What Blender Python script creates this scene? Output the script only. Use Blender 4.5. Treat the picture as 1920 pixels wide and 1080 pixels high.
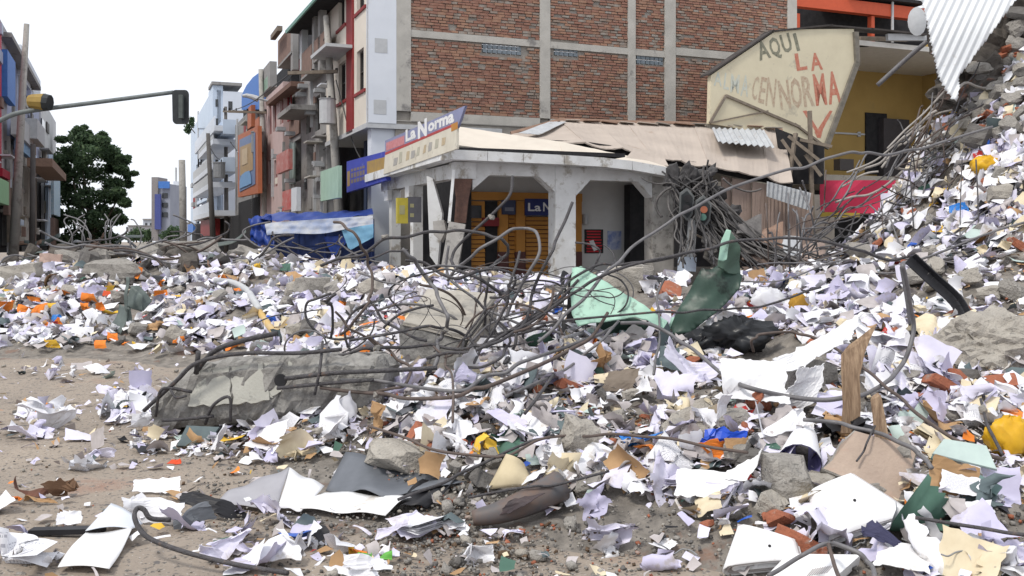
import bpy, math, random
import numpy as np
from mathutils import Vector, Matrix

random.seed(7)
RS = np.random.RandomState(11)
SC = bpy.context.scene
COL = SC.collection
for o in list(bpy.data.objects):
    bpy.data.objects.remove(o)

# ------------------------------------------------------------------ camera
F, HZ, CH = 1800.0, 450.0, 1.7          # focal length and horizon in photo pixels, eye height in metres
cam_d = bpy.data.cameras.new('camera')
cam_d.sensor_width = 36.0
cam_d.lens = F / 1920.0 * 36.0
cam_d.shift_y = -(540.0 - HZ) / 1920.0
cam_d.clip_start = 0.1
cam_d.clip_end = 3000.0
cam = bpy.data.objects.new('camera', cam_d)
COL.objects.link(cam)
cam.location = (0, 0, CH)
cam.rotation_euler = (math.radians(90), 0, 0)
SC.camera = cam

# ------------------------------------------------------------------ overcast sky, sun, exposure
SUN_EL, SUN_AZ = math.radians(56), math.radians(222)   # azimuth clockwise from +Y: behind the camera, to the left
w = bpy.data.worlds.new('World')
SC.world = w
w.use_nodes = True
nt = w.node_tree
bg = nt.nodes['Background']
sky = nt.nodes.new('ShaderNodeTexSky')
sky.sky_type = 'NISHITA'
sky.sun_disc = False
sky.sun_elevation = SUN_EL
sky.sun_rotation = SUN_AZ
sky.air_density = 1.0
sky.dust_density = 3.0
mx = nt.nodes.new('ShaderNodeMix')
mx.data_type = 'RGBA'
mx.inputs['Factor'].default_value = 0.88                # an even cloud layer over the blue
mx.inputs[7].default_value = (12.6, 13.0, 13.9, 1)
nt.links.new(sky.outputs['Color'], mx.inputs[6])
nt.links.new(mx.outputs[2], bg.inputs['Color'])
bg.inputs['Strength'].default_value = 0.085
sun_d = bpy.data.lights.new('sun', 'SUN')
sun_d.energy = 2.1
sun_d.angle = math.radians(10)
sun_d.color = (1.0, 0.95, 0.87)
sun = bpy.data.objects.new('sun', sun_d)
COL.objects.link(sun)
sd = Vector((math.sin(SUN_AZ) * math.cos(SUN_EL), math.cos(SUN_AZ) * math.cos(SUN_EL), math.sin(SUN_EL)))
sun.rotation_euler = (-sd).to_track_quat('-Z', 'Y').to_euler()
vs = SC.view_settings
vs.view_transform = 'Standard'
vs.look = 'None'
vs.exposure = 0.12
vs.gamma = 1.0
vs.use_curve_mapping = False
SC.cycles.max_bounces = 6

# ------------------------------------------------------------------ materials
MATS = {}
def mat(name, c, c2=None, rough=0.85, scale=6.0, mix=0.6, bump=0.0, bscale=40.0, metal=0.0, spots=None, spot_scale=3.0, spot_t=0.58, spec=0.3):
    """principled material: two tones mixed by noise, optional stains, optional fine relief"""
    if name in MATS:
        return MATS[name]
    m = bpy.data.materials.new(name)
    m.use_nodes = True
    t = m.node_tree
    b = t.nodes['Principled BSDF']
    b.inputs['Roughness'].default_value = rough
    b.inputs['Metallic'].default_value = metal
    b.inputs['Specular IOR Level'].default_value = spec
    tc = t.nodes.new('ShaderNodeTexCoord')
    col = None
    if c2 is None:
        c2 = tuple(v * 0.8 for v in c)
    n = t.nodes.new('ShaderNodeTexNoise')
    n.inputs['Scale'].default_value = scale
    n.inputs['Detail'].default_value = 6
    n.inputs['Roughness'].default_value = 0.62
    t.links.new(tc.outputs['Object'], n.inputs['Vector'])
    r = t.nodes.new('ShaderNodeValToRGB')
    r.color_ramp.elements[0].position = 0.5 - 0.25 * mix - 0.04
    r.color_ramp.elements[1].position = 0.5 + 0.25 * mix + 0.04
    r.color_ramp.elements[0].color = (*c2, 1)
    r.color_ramp.elements[1].color = (*c, 1)
    t.links.new(n.outputs['Fac'], r.inputs['Fac'])
    out = r.outputs['Color']
    if spots:
        n2 = t.nodes.new('ShaderNodeTexNoise')
        n2.inputs['Scale'].default_value = spot_scale
        n2.inputs['Detail'].default_value = 5
        n2.inputs['Roughness'].default_value = 0.7
        t.links.new(tc.outputs['Object'], n2.inputs['Vector'])
        r2 = t.nodes.new('ShaderNodeValToRGB')
        r2.color_ramp.elements[0].position = spot_t - 0.05
        r2.color_ramp.elements[1].position = spot_t + 0.06
        t.links.new(n2.outputs['Fac'], r2.inputs['Fac'])
        mm = t.nodes.new('ShaderNodeMix')
        mm.data_type = 'RGBA'
        t.links.new(r2.outputs['Color'], mm.inputs['Factor'])
        t.links.new(out, mm.inputs[6])
        mm.inputs[7].default_value = (*spots, 1)
        out = mm.outputs[2]
    t.links.new(out, b.inputs['Base Color'])
    if bump:
        n3 = t.nodes.new('ShaderNodeTexNoise')
        n3.inputs['Scale'].default_value = bscale
        n3.inputs['Detail'].default_value = 5
        t.links.new(tc.outputs['Object'], n3.inputs['Vector'])
        bp = t.nodes.new('ShaderNodeBump')
        bp.inputs['Strength'].default_value = bump
        bp.inputs['Distance'].default_value = 0.02
        t.links.new(n3.outputs['Fac'], bp.inputs['Height'])
        t.links.new(bp.outputs['Normal'], b.inputs['Normal'])
    MATS[name] = m
    return m

def printed(name, c, ink=(0.2, 0.2, 0.25), lines=26.0):
    """paper carrying columns of small print, laid out in the sheet's own UVs"""
    m = mat(name, c, tuple(v * 0.9 for v in c), rough=0.8, scale=5)
    t = m.node_tree
    b = t.nodes['Principled BSDF']
    base = b.inputs['Base Color'].links[0].from_socket
    uv = t.nodes.new('ShaderNodeUVMap')
    sep = t.nodes.new('ShaderNodeSeparateXYZ')
    t.links.new(uv.outputs['UV'], sep.inputs['Vector'])
    def math_(op, a, bb):
        n = t.nodes.new('ShaderNodeMath'); n.operation = op
        for i, v in enumerate((a, bb)):
            if isinstance(v, (int, float)): n.inputs[i].default_value = v
            else: t.links.new(v, n.inputs[i])
        return n.outputs[0]
    ln = math_('LESS_THAN', math_('FRACT', math_('MULTIPLY', sep.outputs['Y'], lines), 0), 0.38)
    nz = t.nodes.new('ShaderNodeTexNoise'); nz.inputs['Scale'].default_value = 1.0
    mp = t.nodes.new('ShaderNodeMapping'); mp.inputs['Scale'].default_value = (42, lines / 2.2, 1)
    t.links.new(uv.outputs['UV'], mp.inputs['Vector']); t.links.new(mp.outputs['Vector'], nz.inputs['Vector'])
    wd = math_('GREATER_THAN', nz.outputs['Fac'], 0.47)
    inx = math_('MULTIPLY', math_('GREATER_THAN', sep.outputs['X'], 0.12), math_('LESS_THAN', sep.outputs['X'], 0.88))
    iny = math_('MULTIPLY', math_('GREATER_THAN', sep.outputs['Y'], 0.14), math_('LESS_THAN', sep.outputs['Y'], 0.86))
    fac = math_('MULTIPLY', math_('MULTIPLY', math_('MULTIPLY', ln, wd), math_('MULTIPLY', inx, iny)), 0.6)
    mm = t.nodes.new('ShaderNodeMix'); mm.data_type = 'RGBA'
    t.links.new(fac, mm.inputs['Factor']); t.links.new(base, mm.inputs[6]); mm.inputs[7].default_value = (*ink, 1)
    t.links.new(mm.outputs[2], b.inputs['Base Color'])
    return m

# ------------------------------------------------------------------ object helpers
def tag(o, label=None, cat=None, group=None, kind=None):
    if label: o['label'] = label
    if cat: o['category'] = cat
    if group: o['group'] = group
    if kind: o['kind'] = kind
    elif cat: o['kind'] = 'thing'
    return o

def empty(name, loc, label=None, cat=None, group=None):
    o = bpy.data.objects.new(name, None)
    o.empty_display_size = 0.3
    COL.objects.link(o)
    o.location = loc
    return tag(o, label, cat, group)

class MB:
    """collects geometry in world metres, then links it as ONE mesh object"""
    def __init__(s):
        s.v, s.f, s.m, s.uv = [], [], [], None
    def add(s, vs, fs, m=0):
        k = len(s.v)
        s.v.extend([tuple(p) for p in vs])
        s.f.extend([tuple(i + k for i in f) for f in fs])
        s.m.extend([m] * len(fs))
        return s
    def quad(s, a, b, c, d, m=0):
        return s.add([a, b, c, d], [(0, 1, 2, 3)], m)
    def hexa(s, p, m=0):
        """eight corners: bottom four counter-clockwise, then top four"""
        return s.add(p, [(3, 2, 1, 0), (4, 5, 6, 7), (0, 1, 5, 4), (1, 2, 6, 5), (2, 3, 7, 6), (3, 0, 4, 7)], m)
    def box(s, c, size, rot=None, m=0, jit=0.0):
        p = []
        for dz in (-.5, .5):
            for dx, dy in ((-.5, -.5), (.5, -.5), (.5, .5), (-.5, .5)):
                q = Vector((dx * size[0], dy * size[1], dz * size[2]))
                if jit: q += Vector((random.uniform(-jit, jit), random.uniform(-jit, jit), random.uniform(-jit, jit)))
                if rot is not None: q = rot @ q
                p.append(q + Vector(c))
        return s.hexa(p, m)
    def bar(s, a, b, wd, th, up=Vector((0, 0, 1)), m=0):
        a, b = Vector(a), Vector(b)
        d = (b - a).normalized()
        sx = d.cross(up)
        if sx.length < 1e-4: sx = Vector((1, 0, 0))
        sx.normalize()
        u = sx.cross(d)
        sx = sx * wd / 2; u = u * th / 2
        return s.hexa([a - sx - u, a + sx - u, b + sx - u, b - sx - u, a - sx + u, a + sx + u, b + sx + u, b - sx + u], m)
    def slab(s, poly, n, th, m=0, m_edge=None):
        """polygon pushed back along n by th"""
        k = len(poly)
        n = Vector(n).normalized() * th
        vs = [Vector(p) for p in poly] + [Vector(p) - n for p in poly]
        s.add(vs, [tuple(range(k)), tuple(range(2 * k - 1, k - 1, -1))], m)
        s.add(vs, [(i, i + k, (i + 1) % k + k, (i + 1) % k) for i in range(k)], m if m_edge is None else m_edge)
        return s
    def tube(s, pts, r, sides=6, m=0, r2=None):
        pts = [Vector(p) for p in pts]
        n = len(pts)
        t0 = (pts[1] - pts[0]).normalized()
        nrm = t0.orthogonal().normalized()
        vs, fs = [], []
        for i, p in enumerate(pts):
            t = (pts[min(i + 1, n - 1)] - pts[max(i - 1, 0)])
            if t.length < 1e-6: t = t0
            t.normalize()
            nrm = (nrm - t * nrm.dot(t))
            if nrm.length < 1e-6: nrm = t.orthogonal()
            nrm.normalize()
            bn = t.cross(nrm)
            rr = r if r2 is None else r + (r2 - r) * i / (n - 1)
            for k in range(sides):
                a = 2 * math.pi * k / sides
                vs.append(p + (nrm * math.cos(a) + bn * math.sin(a)) * rr)
        for i in range(n - 1):
            for k in range(sides):
                k2 = (k + 1) % sides
                fs.append((i * sides + k, i * sides + k2, (i + 1) * sides + k2, (i + 1) * sides + k))
        fs.append(tuple(range(sides - 1, -1, -1)))
        fs.append(tuple((n - 1) * sides + k for k in range(sides)))
        return s.add(vs, fs, m)
    def cyl(s, a, b, r, sides=12, m=0, r2=None):
        return s.tube([a, b], r, sides, m, r2)
    def build(s, name, mats, parent=None, smooth=False, at=None):
        if not isinstance(mats, (list, tuple)): mats = [mats]
        root = parent
        while root is not None and root.parent is not None: root = root.parent
        if root is not None:
            org = Vector(root.location)
        elif at is not None:
            org = Vector(at)
        else:
            A = np.array(s.v)
            org = Vector(((A[:, 0].min() + A[:, 0].max()) / 2, (A[:, 1].min() + A[:, 1].max()) / 2, A[:, 2].min()))
        me = bpy.data.meshes.new(name)
        me.from_pydata([(x - org.x, y - org.y, z - org.z) for x, y, z in s.v], [], s.f)
        for m in mats: me.materials.append(m)
        if any(s.m): me.polygons.foreach_set('material_index', s.m)
        if smooth: me.polygons.foreach_set('use_smooth', [True] * len(s.f))
        o = bpy.data.objects.new(name, me)
        COL.objects.link(o)
        if parent is not None: o.parent = parent
        else: o.location = org
        return o

def spline(pts, n=6):
    """Catmull-Rom through the points"""
    pts = [Vector(p) for p in pts]
    if len(pts) < 3: return pts
    P_ = [pts[0] * 2 - pts[1]] + pts + [pts[-1] * 2 - pts[-2]]
    out = []
    for i in range(1, len(P_) - 2):
        a, b, c, d = P_[i - 1:i + 3]
        for k in range(n):
            t = k / n
            out.append(0.5 * ((2 * b) + (c - a) * t + (2 * a - 5 * b + 4 * c - d) * t * t + (3 * b - a - 3 * c + d) * t ** 3))
    out.append(pts[-1])
    return out

def P(px, py, Y):
    """the point seen at photo pixel (px, py) at depth Y"""
    return Vector(((px - 960.0) * Y / F, Y, CH - (py - HZ) * Y / F))

class Frame:
    """a wall's own axes: u along it, n out of it (towards its viewer), z up"""
    def __init__(s, o, u):
        s.o = Vector((o[0], o[1], 0)); s.u = Vector((u[0], u[1], 0)).normalized()
        s.n = Vector((s.u.y, -s.u.x, 0))
    def p(s, u, z, n=0.0):
        return s.o + s.u * u + s.n * n + Vector((0, 0, z))
    def box(s, mb, u0, u1, z0, z1, n0, n1, m=0):
        q = [s.p(u0, z0, n1), s.p(u1, z0, n1), s.p(u1, z0, n0), s.p(u0, z0, n0),
             s.p(u0, z1, n1), s.p(u1, z1, n1), s.p(u1, z1, n0), s.p(u0, z1, n0)]
        return mb.hexa(q, m)
    def at(s, px, py, n=0.0):
        """(u, z) where the ray through photo pixel (px, py) meets the plane n metres in front of the wall"""
        k = (px - 960.0) / F
        o = s.o + s.n * n
        # (o.x + u*ux) = k*(o.y + u*uy)
        u = (k * o.y - o.x) / (s.u.x - k * s.u.y)
        Y = o.y + u * s.u.y
        return u, CH - (py - HZ) * Y / F

def facing(fr):
    return fr.n

# ------------------------------------------------------------------ value noise (numpy)
_T = RS.rand(256, 256)
def vnoise(x, y, sc=1.0, seed=0):
    x = np.asarray(x) * sc + seed * 17.3 + 1000.0; y = np.asarray(y) * sc + seed * 9.1 + 1000.0
    xi = np.floor(x).astype(int); yi = np.floor(y).astype(int)
    fx = x - xi; fy = y - yi
    fx = fx * fx * (3 - 2 * fx); fy = fy * fy * (3 - 2 * fy)
    a = _T[xi & 255, yi & 255]; b = _T[(xi + 1) & 255, yi & 255]
    c = _T[xi & 255, (yi + 1) & 255]; d = _T[(xi + 1) & 255, (yi + 1) & 255]
    return (a * (1 - fx) + b * fx) * (1 - fy) + (c * (1 - fx) + d * fx) * fy

# ------------------------------------------------------------------ the heap's height over the street
CTRL = []
def ctl(Y, *pz):
    for px, z in pz: CTRL.append(((px - 960.0) * Y / F, Y, z))
for q in ((-14, 9), (-9, 7), (-8, 10.5), (-7, 13), (-5, 9.5), (-4.5, 11.5), (-3.4, 8), (-3.6, 6), (-2.6, 7.4), (-1.9, 5.6), (-.4, 5.2), (.8, 4.9), (-1, 3.5), (2.2, 3.6), (-6, 4.5),
          (-12, 13.6), (-16, 14), (4.0, 3.0), (-12, 3), (-3, 1.5), (5, 1.2), (0, 1.2)):
    CTRL.append((q[0], q[1], -0.04))
for q in ((-16, 40), (-24, 44), (-10, 40), (-28, 60), (-4, 42), (4, 44), (12, 44), (-34, 40)):
    CTRL.append((q[0], q[1], 0.0))
ctl(6, (700, .07), (1000, .12), (1300, .28), (1700, .42), (2000, .45), (2350, .4))
ctl(7.5, (520, .05), (800, .28), (1100, .42), (1400, .58), (1700, .72), (2000, .8), (2350, .8))
ctl(9, (400, .08), (700, .45), (1000, .62), (1300, .75), (1600, .9), (1850, 1.08), (2150, 1.3))
ctl(11, (350, .0), (560, .3), (800, .7), (1100, .88), (1400, 1.0), (1650, 1.25), (1850, 1.75), (2150, 2.5))
ctl(13, (300, 0), (430, .05), (520, .3), (700, .72), (900, .92), (1100, 1.0), (1300, 1.05), (1500, 1.15), (1650, 1.5), (1760, 2.4), (1870, 3.3), (2000, 4.2), (2250, 5.0))
ctl(15, (0, .2), (200, .22), (400, .35), (600, .75), (800, .9), (1000, .95), (1300, 1.0), (1450, 1.05), (1540, 1.2), (1630, 1.65), (1730, 2.95), (1850, 4.45), (1980, 5.6), (2250, 6.2))
ctl(17, (-150, .55), (0, .62), (200, .66), (400, .75), (600, .95), (800, .95), (1100, .85), (1400, .85), (1600, 1.0), (1750, 2.35), (1900, 3.9), (2150, 5.2))
ctl(20, (-150, 1.0), (0, 1.0), (200, 1.05), (400, 1.15), (550, 1.15), (720, .9), (950, .6), (1250, .55), (1500, .6), (1700, .9), (1900, 2.0), (2150, 3.6))
ctl(24, (-150, 1.1), (0, 1.15), (250, 1.2), (450, 1.25), (650, .9), (850, .4), (1200, .35), (1600, .5), (1900, 1.0))
ctl(30, (-100, .9), (100, .95), (280, .95), (430, 1.05), (560, .8), (750, .3))
ctl(35, (50, .4), (250, .45), (420, .45))
CT = np.array(CTRL)
def _tps(r2): return np.where(r2 > 1e-9, r2 * np.log(r2 + 1e-12), 0.0)
_n = len(CT)
_D = ((CT[:, None, :2] - CT[None, :, :2]) ** 2).sum(-1)
_A = np.zeros((_n + 3, _n + 3))
_A[:_n, :_n] = _tps(_D) + np.eye(_n) * 0.35
_A[:_n, _n:] = np.c_[np.ones(_n), CT[:, :2]]
_A[_n:, :_n] = _A[:_n, _n:].T
_W = np.linalg.solve(_A, np.r_[CT[:, 2], 0, 0, 0])
GX0, GY0, GS, GNX, GNY = -24.0, 1.0, 0.1, 400, 400
_gx = GX0 + np.arange(GNX) * GS
_gy = GY0 + np.arange(GNY) * GS
_XX, _YY = np.meshgrid(_gx, _gy, indexing='ij')
_H = np.zeros(_XX.shape)
for i in range(_n):
    _H += _W[i] * _tps((_XX - CT[i, 0]) ** 2 + (_YY - CT[i, 1]) ** 2)
_H += _W[_n] + _W[_n + 1] * _XX + _W[_n + 2] * _YY
_H = np.clip(_H, -0.08, 6.5)
_edge = np.clip((_gx - GX0) / 3, 0, 1)[:, None] * np.clip((GX0 + GNX * GS - _gx) / 2, 0, 1)[:, None] * np.clip((GY0 + GNY * GS - _gy) / 3, 0, 1)[None, :]
_H = _H * _edge - 0.08 * (1 - _edge)
H_BASE = _H.copy()
_k = np.clip((_H + 0.02) / 0.3, 0, 1)
_H = _H + _k * ((vnoise(_XX, _YY, 0.9, 1) - .5) * .26 + (vnoise(_XX, _YY, 2.3, 2) - .5) * .15 + (vnoise(_XX, _YY, 4.7, 3) - .5) * .09)
HG = _H
def Hs(x, y, g=None):
    g = HG if g is None else g
    x = np.clip((np.asarray(x, float) - GX0) / GS, 0, GNX - 1.001); y = np.clip((np.asarray(y, float) - GY0) / GS, 0, GNY - 1.001)
    i = x.astype(int); j = y.astype(int); fx = x - i; fy = y - j
    return (g[i, j] * (1 - fx) + g[i + 1, j] * fx) * (1 - fy) + (g[i, j + 1] * (1 - fx) + g[i + 1, j + 1] * fx) * fy
def zat(x, y):
    return max(0.0, float(Hs(x, y)))
_YS = np.geomspace(3.0, 60.0, 2500)
def G(px, py):
    """where the ray through a photo pixel meets the heap or the ground"""
    z = CH - (py - HZ) * _YS / F
    h = np.maximum(Hs((px - 960.0) * _YS / F, _YS), 0.0)
    k = np.nonzero(z <= h)[0]
    Y = _YS[k[0]] if len(k) else 40.0
    return Vector(((px - 960.0) * Y / F, Y, max(0.0, float(Hs((px - 960.0) * Y / F, Y)))))
def normal_at(x, y):
    e = 0.15
    return Vector((float(Hs(x - e, y) - Hs(x + e, y)), float(Hs(x, y - e) - Hs(x, y + e)), 2 * e)).normalized()
# ------------------------------------------------------------------ ground and heap
def sheet_grid(name, xs_of_y, ys, zf, material, kind, nx):
    X = np.zeros((len(ys), nx)); Yv = np.zeros((len(ys), nx))
    for j, y in enumerate(ys):
        X[j] = xs_of_y(y); Yv[j] = y
    Z = zf(X, Yv)
    me = bpy.data.meshes.new(name)
    n = len(ys)
    idx = np.arange(n * nx).reshape(n, nx)
    q = np.stack([idx[:-1, :-1], idx[:-1, 1:], idx[1:, 1:], idx[1:, :-1]], -1).reshape(-1, 4)
    fill_mesh(me, np.stack([X, Yv, Z], -1).reshape(-1, 3), q)
    me.materials.append(material)
    me.polygons.foreach_set('use_smooth', np.ones(len(q), bool))
    o = bpy.data.objects.new(name, me)
    COL.objects.link(o)
    o['kind'] = kind
    return o

def fill_mesh(me, V, Q, mi=None, uv=None):
    """vertices (n,3), faces (m,k) all of one size, straight into the mesh"""
    k = Q.shape[1]
    me.vertices.add(len(V)); me.vertices.foreach_set('co', np.ascontiguousarray(V, dtype=np.float32).ravel())
    me.loops.add(Q.size); me.loops.foreach_set('vertex_index', np.ascontiguousarray(Q, dtype=np.int32).ravel())
    me.polygons.add(len(Q)); me.polygons.foreach_set('loop_start', np.arange(0, Q.size, k, dtype=np.int32))
    if mi is not None: me.polygons.foreach_set('material_index', np.ascontiguousarray(mi, dtype=np.int32))
    if uv is not None:
        l = me.uv_layers.new(name='UVMap')
        l.data.foreach_set('uv', np.ascontiguousarray(uv, dtype=np.float32).ravel())
    me.update(calc_edges=True)

def ground_material():
    m = mat('street_dirt', (.345, .290, .235), (.235, .200, .168), rough=.95, scale=1.1, mix=.9, bump=.55, bscale=26, spots=(.265, .165, .125), spot_scale=.55, spot_t=.64)
    t = m.node_tree
    b = t.nodes['Principled BSDF']
    base = b.inputs['Base Color'].links[0].from_socket
    tc = [n for n in t.nodes if n.type == 'TEX_COORD'][0]
    for sc, th, c in ((34.0, .62, (.12, .11, .10)), (60.0, .67, (.42, .40, .37)), (9.0, .66, (.13, .12, .115))):
        n = t.nodes.new('ShaderNodeTexNoise'); n.inputs['Scale'].default_value = sc; n.inputs['Detail'].default_value = 3
        t.links.new(tc.outputs['Object'], n.inputs['Vector'])
        r = t.nodes.new('ShaderNodeValToRGB'); r.color_ramp.elements[0].position = th - .03; r.color_ramp.elements[1].position = th + .03
        t.links.new(n.outputs['Fac'], r.inputs['Fac'])
        mm = t.nodes.new('ShaderNodeMix'); mm.data_type = 'RGBA'
        t.links.new(r.outputs['Color'], mm.inputs['Factor']); t.links.new(base, mm.inputs[6]); mm.inputs[7].default_value = (*c, 1)
        base = mm.outputs[2]
    t.links.new(base, b.inputs['Base Color'])
    return m
M_DIRT = ground_material()
M_HEAP = mat('rubble_dust', (.29, .262, .23), (.105, .096, .086), rough=.97, scale=7, mix=.7, bump=.9, bscale=30, spots=(.20, .115, .08), spot_scale=1.7, spot_t=.62)

ys = np.r_[[-40, -20, -8, -3], np.geomspace(2.0, 60, 260), [75, 100, 140, 220, 400, 800]]
def gx(y):
    s = max(abs(y), 2.0)
    return np.linspace(-1, 1, 221) * (s * 1.0 + 14) if y > 0 and y < 70 else np.linspace(-1, 1, 221) * (s + 30)
sheet_grid('ground', gx, ys, lambda X, Y: np.where((Y > 1) & (Y < 50), (vnoise(X, Y, 1.1, 4) - .5) * .05 + (vnoise(X, Y, 4.0, 5) - .5) * .022 + (vnoise(X, Y, 13.0, 6) - .5) * .012, 0.0) - .012, M_DIRT, 'structure', 221)

ys = np.geomspace(3.0, 40.5, 330)
def hx(y):
    lo, hi = max(-.78 * y - 1, -23.9), min(.78 * y + 1.2, 15.8)
    return np.linspace(lo, hi, 340)
def heap_z(X, Y):
    h = Hs(X, Y)
    k = np.clip((h + .02) / .2, 0, 1)
    return h + k * ((vnoise(X, Y, 9, 7) - .5) * .07 + (vnoise(X, Y, 21, 8) - .5) * .035) - .03
o = sheet_grid('rubble_heap', hx, ys, heap_z, M_HEAP, 'stuff', 340)
# ------------------------------------------------------------------ building helpers
def wall(mb, fr, u0, u1, z0, z1, th, holes=(), m=0, n=0.0):
    """wall th thick with its face n in front of the frame, cut by rectangular holes (u0,u1,z0,z1)"""
    us = sorted({u0, u1} | {h[i] for h in holes for i in (0, 1) if u0 < h[i] < u1})
    zs = sorted({z0, z1} | {h[i] for h in holes for i in (2, 3) if z0 < h[i] < z1})
    for a, b in zip(us, us[1:]):
        run = None
        for c, d in list(zip(zs, zs[1:])) + [(None, None)]:
            solid = c is not None and not any(h[0] - 1e-6 <= a and b <= h[1] + 1e-6 and h[2] - 1e-6 <= c and d <= h[3] + 1e-6 for h in holes)
            if solid: run = [run[0] if run else c, d]
            elif run:
                fr.box(mb, a, b, run[0], run[1], n - th, n, m); run = None
    return mb

def window(parent, fr, h, fm, gm, n=0.0, rec=.10, bars=1, rows=0, fw=.05, label=None):
    """a window in the hole h: frame set back in the wall, pane behind it"""
    u0, u1, z0, z1 = h
    mb = MB()
    a, b = n - rec - .05, n - rec
    fr.box(mb, u0, u0 + fw, z0, z1, a, b); fr.box(mb, u1 - fw, u1, z0, z1, a, b)
    fr.box(mb, u0 + fw, u1 - fw, z0, z0 + fw, a, b); fr.box(mb, u0 + fw, u1 - fw, z1 - fw, z1, a, b)
    for i in range(bars):
        c = u0 + (u1 - u0) * (i + 1) / (bars + 1)
        fr.box(mb, c - fw * .35, c + fw * .35, z0 + fw, z1 - fw, a + .01, b - .005)
    for i in range(rows):
        c = z0 + (z1 - z0) * (i + 1) / (rows + 1)
        fr.box(mb, u0 + fw, u1 - fw, c - fw * .3, c + fw * .3, a + .012, b - .007)
    w_ = mb.build('window', fm, parent)
    g = MB(); fr.box(g, u0 + .01, u1 - .01, z0 + .01, z1 - .01, a - .01, a + .005)
    g.build('pane', gm, w_)
    if label: w_['label'] = label
    return w_

def hole_px(fr, x0, x1, y0, y1, n=0.0):
    """(u0,u1,z0,z1) of a rectangle on the wall from its photo pixels (heights read at its middle)"""
    xm = (x0 + x1) / 2
    return fr.at(x0, y0, n)[0], fr.at(x1, y0, n)[0], fr.at(xm, y1, n)[1], fr.at(xm, y0, n)[1]

def px_poly(fr, pts, n=0.0):
    return [fr.p(*fr.at(x, y, n), n) for x, y in pts]

def px_slab(mb, fr, pts, n, th, m=0):
    return mb.slab(px_poly(fr, pts, n), fr.n, th, m)

def lettering(text, a, b, nrm, height, material, parent, name='lettering', ext=.006, bold=0.0, shear=0.0):
    """raised letters from a to b (baseline), scaled to fill that run; height of the capitals in metres"""
    cu = bpy.data.curves.new('lettering', 'FONT')
    cu.body = text; cu.resolution_u = 2; cu.extrude = 0.0; cu.offset = bold; cu.shear = shear
    tmp = bpy.data.objects.new('lettering', cu)
    COL.objects.link(tmp)
    bpy.context.view_layer.update()
    me = bpy.data.meshes.new_from_object(tmp)
    bpy.data.objects.remove(tmp); bpy.data.curves.remove(cu)
    V = np.array([v.co for v in me.vertices])
    lo, hi = V.min(0), V.max(0)
    cap = .70
    ax = (Vector(b) - Vector(a)); L = ax.length; ax.normalize()
    nrm = Vector(nrm).normalized(); ay = nrm.cross(ax).normalized(); nn = ax.cross(ay)
    s = MB()
    vs = []
    for x, y, z in V:
        vs.append(Vector(a) + ax * ((x - lo[0]) / (hi[0] - lo[0]) * L) + ay * (y / cap * height) + nn * ext)
    s.add(vs, [tuple(p.vertices) for p in me.polygons])
    bpy.data.meshes.remove(me)
    return s.build(name, material, parent)

D_ = Vector((.405, -1, 0)).normalized()          # along the street, towards the camera
E_ = Vector((1, .405, 0)).normalized()           # across it, to the right

M_WHT = mat('white_wall_paint', (.66, .69, .74), (.60, .63, .68), rough=.8, scale=1.2, spots=(.50, .51, .53), spot_scale=.7, spot_t=.64)
M_CRM = mat('cream_wall_paint', (.70, .64, .56), (.62, .57, .50), rough=.8, scale=1.5, spots=(.50, .46, .40), spot_scale=1.2, spot_t=.66)
M_REDP = mat('dark_red_paint', (.27, .03, .03), (.20, .022, .022), rough=.6)
M_GLS = mat('dark_window_glass', (.035, .04, .045), (.02, .022, .025), rough=.12, spec=.6)
M_FRM = mat('dark_window_frame', (.07, .06, .055), rough=.5)
M_DRK = mat('dark_interior', (.035, .034, .036), (.018, .018, .02), rough=.95)  # for dark parts, and for interior shade put into the colour
M_MORT = mat('grey_mortar', (.34, .315, .28), (.25, .23, .205), rough=.97, scale=3, bump=.5)
M_COL = mat('column_concrete', (.48, .46, .42), (.37, .355, .325), rough=.95, scale=2.2, bump=.3, spots=(.22, .21, .20), spot_scale=1.6, spot_t=.62)
M_B1 = mat('brick_red', (.315, .165, .12), (.235, .125, .095), rough=.95, scale=7, spots=(.25, .21, .18), spot_scale=1.1, spot_t=.60)
M_B2 = mat('brick_orange', (.365, .21, .145), (.285, .165, .115), rough=.95, scale=7, spots=(.27, .23, .19), spot_scale=1.1, spot_t=.60)
M_B3 = mat('brick_dusty', (.30, .235, .19), (.235, .18, .15), rough=.95, scale=7, spots=(.30, .275, .245), spot_scale=3.0, spot_t=.54)
M_GBLK = mat('glass_block', (.16, .19, .22), (.10, .13, .15), rough=.25, spec=.6)
M_LGREY = mat('light_grey_paint', (.50, .51, .52), (.42, .43, .44), rough=.8)
M_STEEL = mat('dull_steel', (.33, .34, .35), (.24, .245, .25), rough=.6, metal=.3)

# ------------------------------------------------------------------ white apartment building with the bare brick party wall
CB = Vector((-3.27, 27, 0))
FW = Frame(CB, E_)
bld = empty('apartment_building', (-3.27, 27, 0), 'tall white and red apartment building with a bare red brick side wall', 'building')
UR = FW.at(1493, 100)[0]
ZT = 10.6
cols = [(FW.at(743, 100)[0], FW.at(770, 100)[0]), (FW.at(1012, 100)[0], FW.at(1031, 100)[0]), (FW.at(1177, 100)[0], FW.at(1191, 100)[0]),
        (FW.at(1246, 100)[0], FW.at(1266, 100)[0]), (FW.at(1476, 100)[0], UR)]
ZB0, ZB1 = FW.at(880, 232)[1], FW.at(880, 215)[1]
ZM0, ZM1 = FW.at(880, 78)[1], FW.at(880, 65)[1]
vents = [hole_px(FW, 905, 978, 77, 101), hole_px(FW, 1040, 1084, 81, 105), hole_px(FW, 1194, 1244, 96, 121)]
mb = MB(); FW.box(mb, 0, UR, 0, ZB0, -.25, -.02); mb.build('plastered_base', M_MORT, bld)
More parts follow.
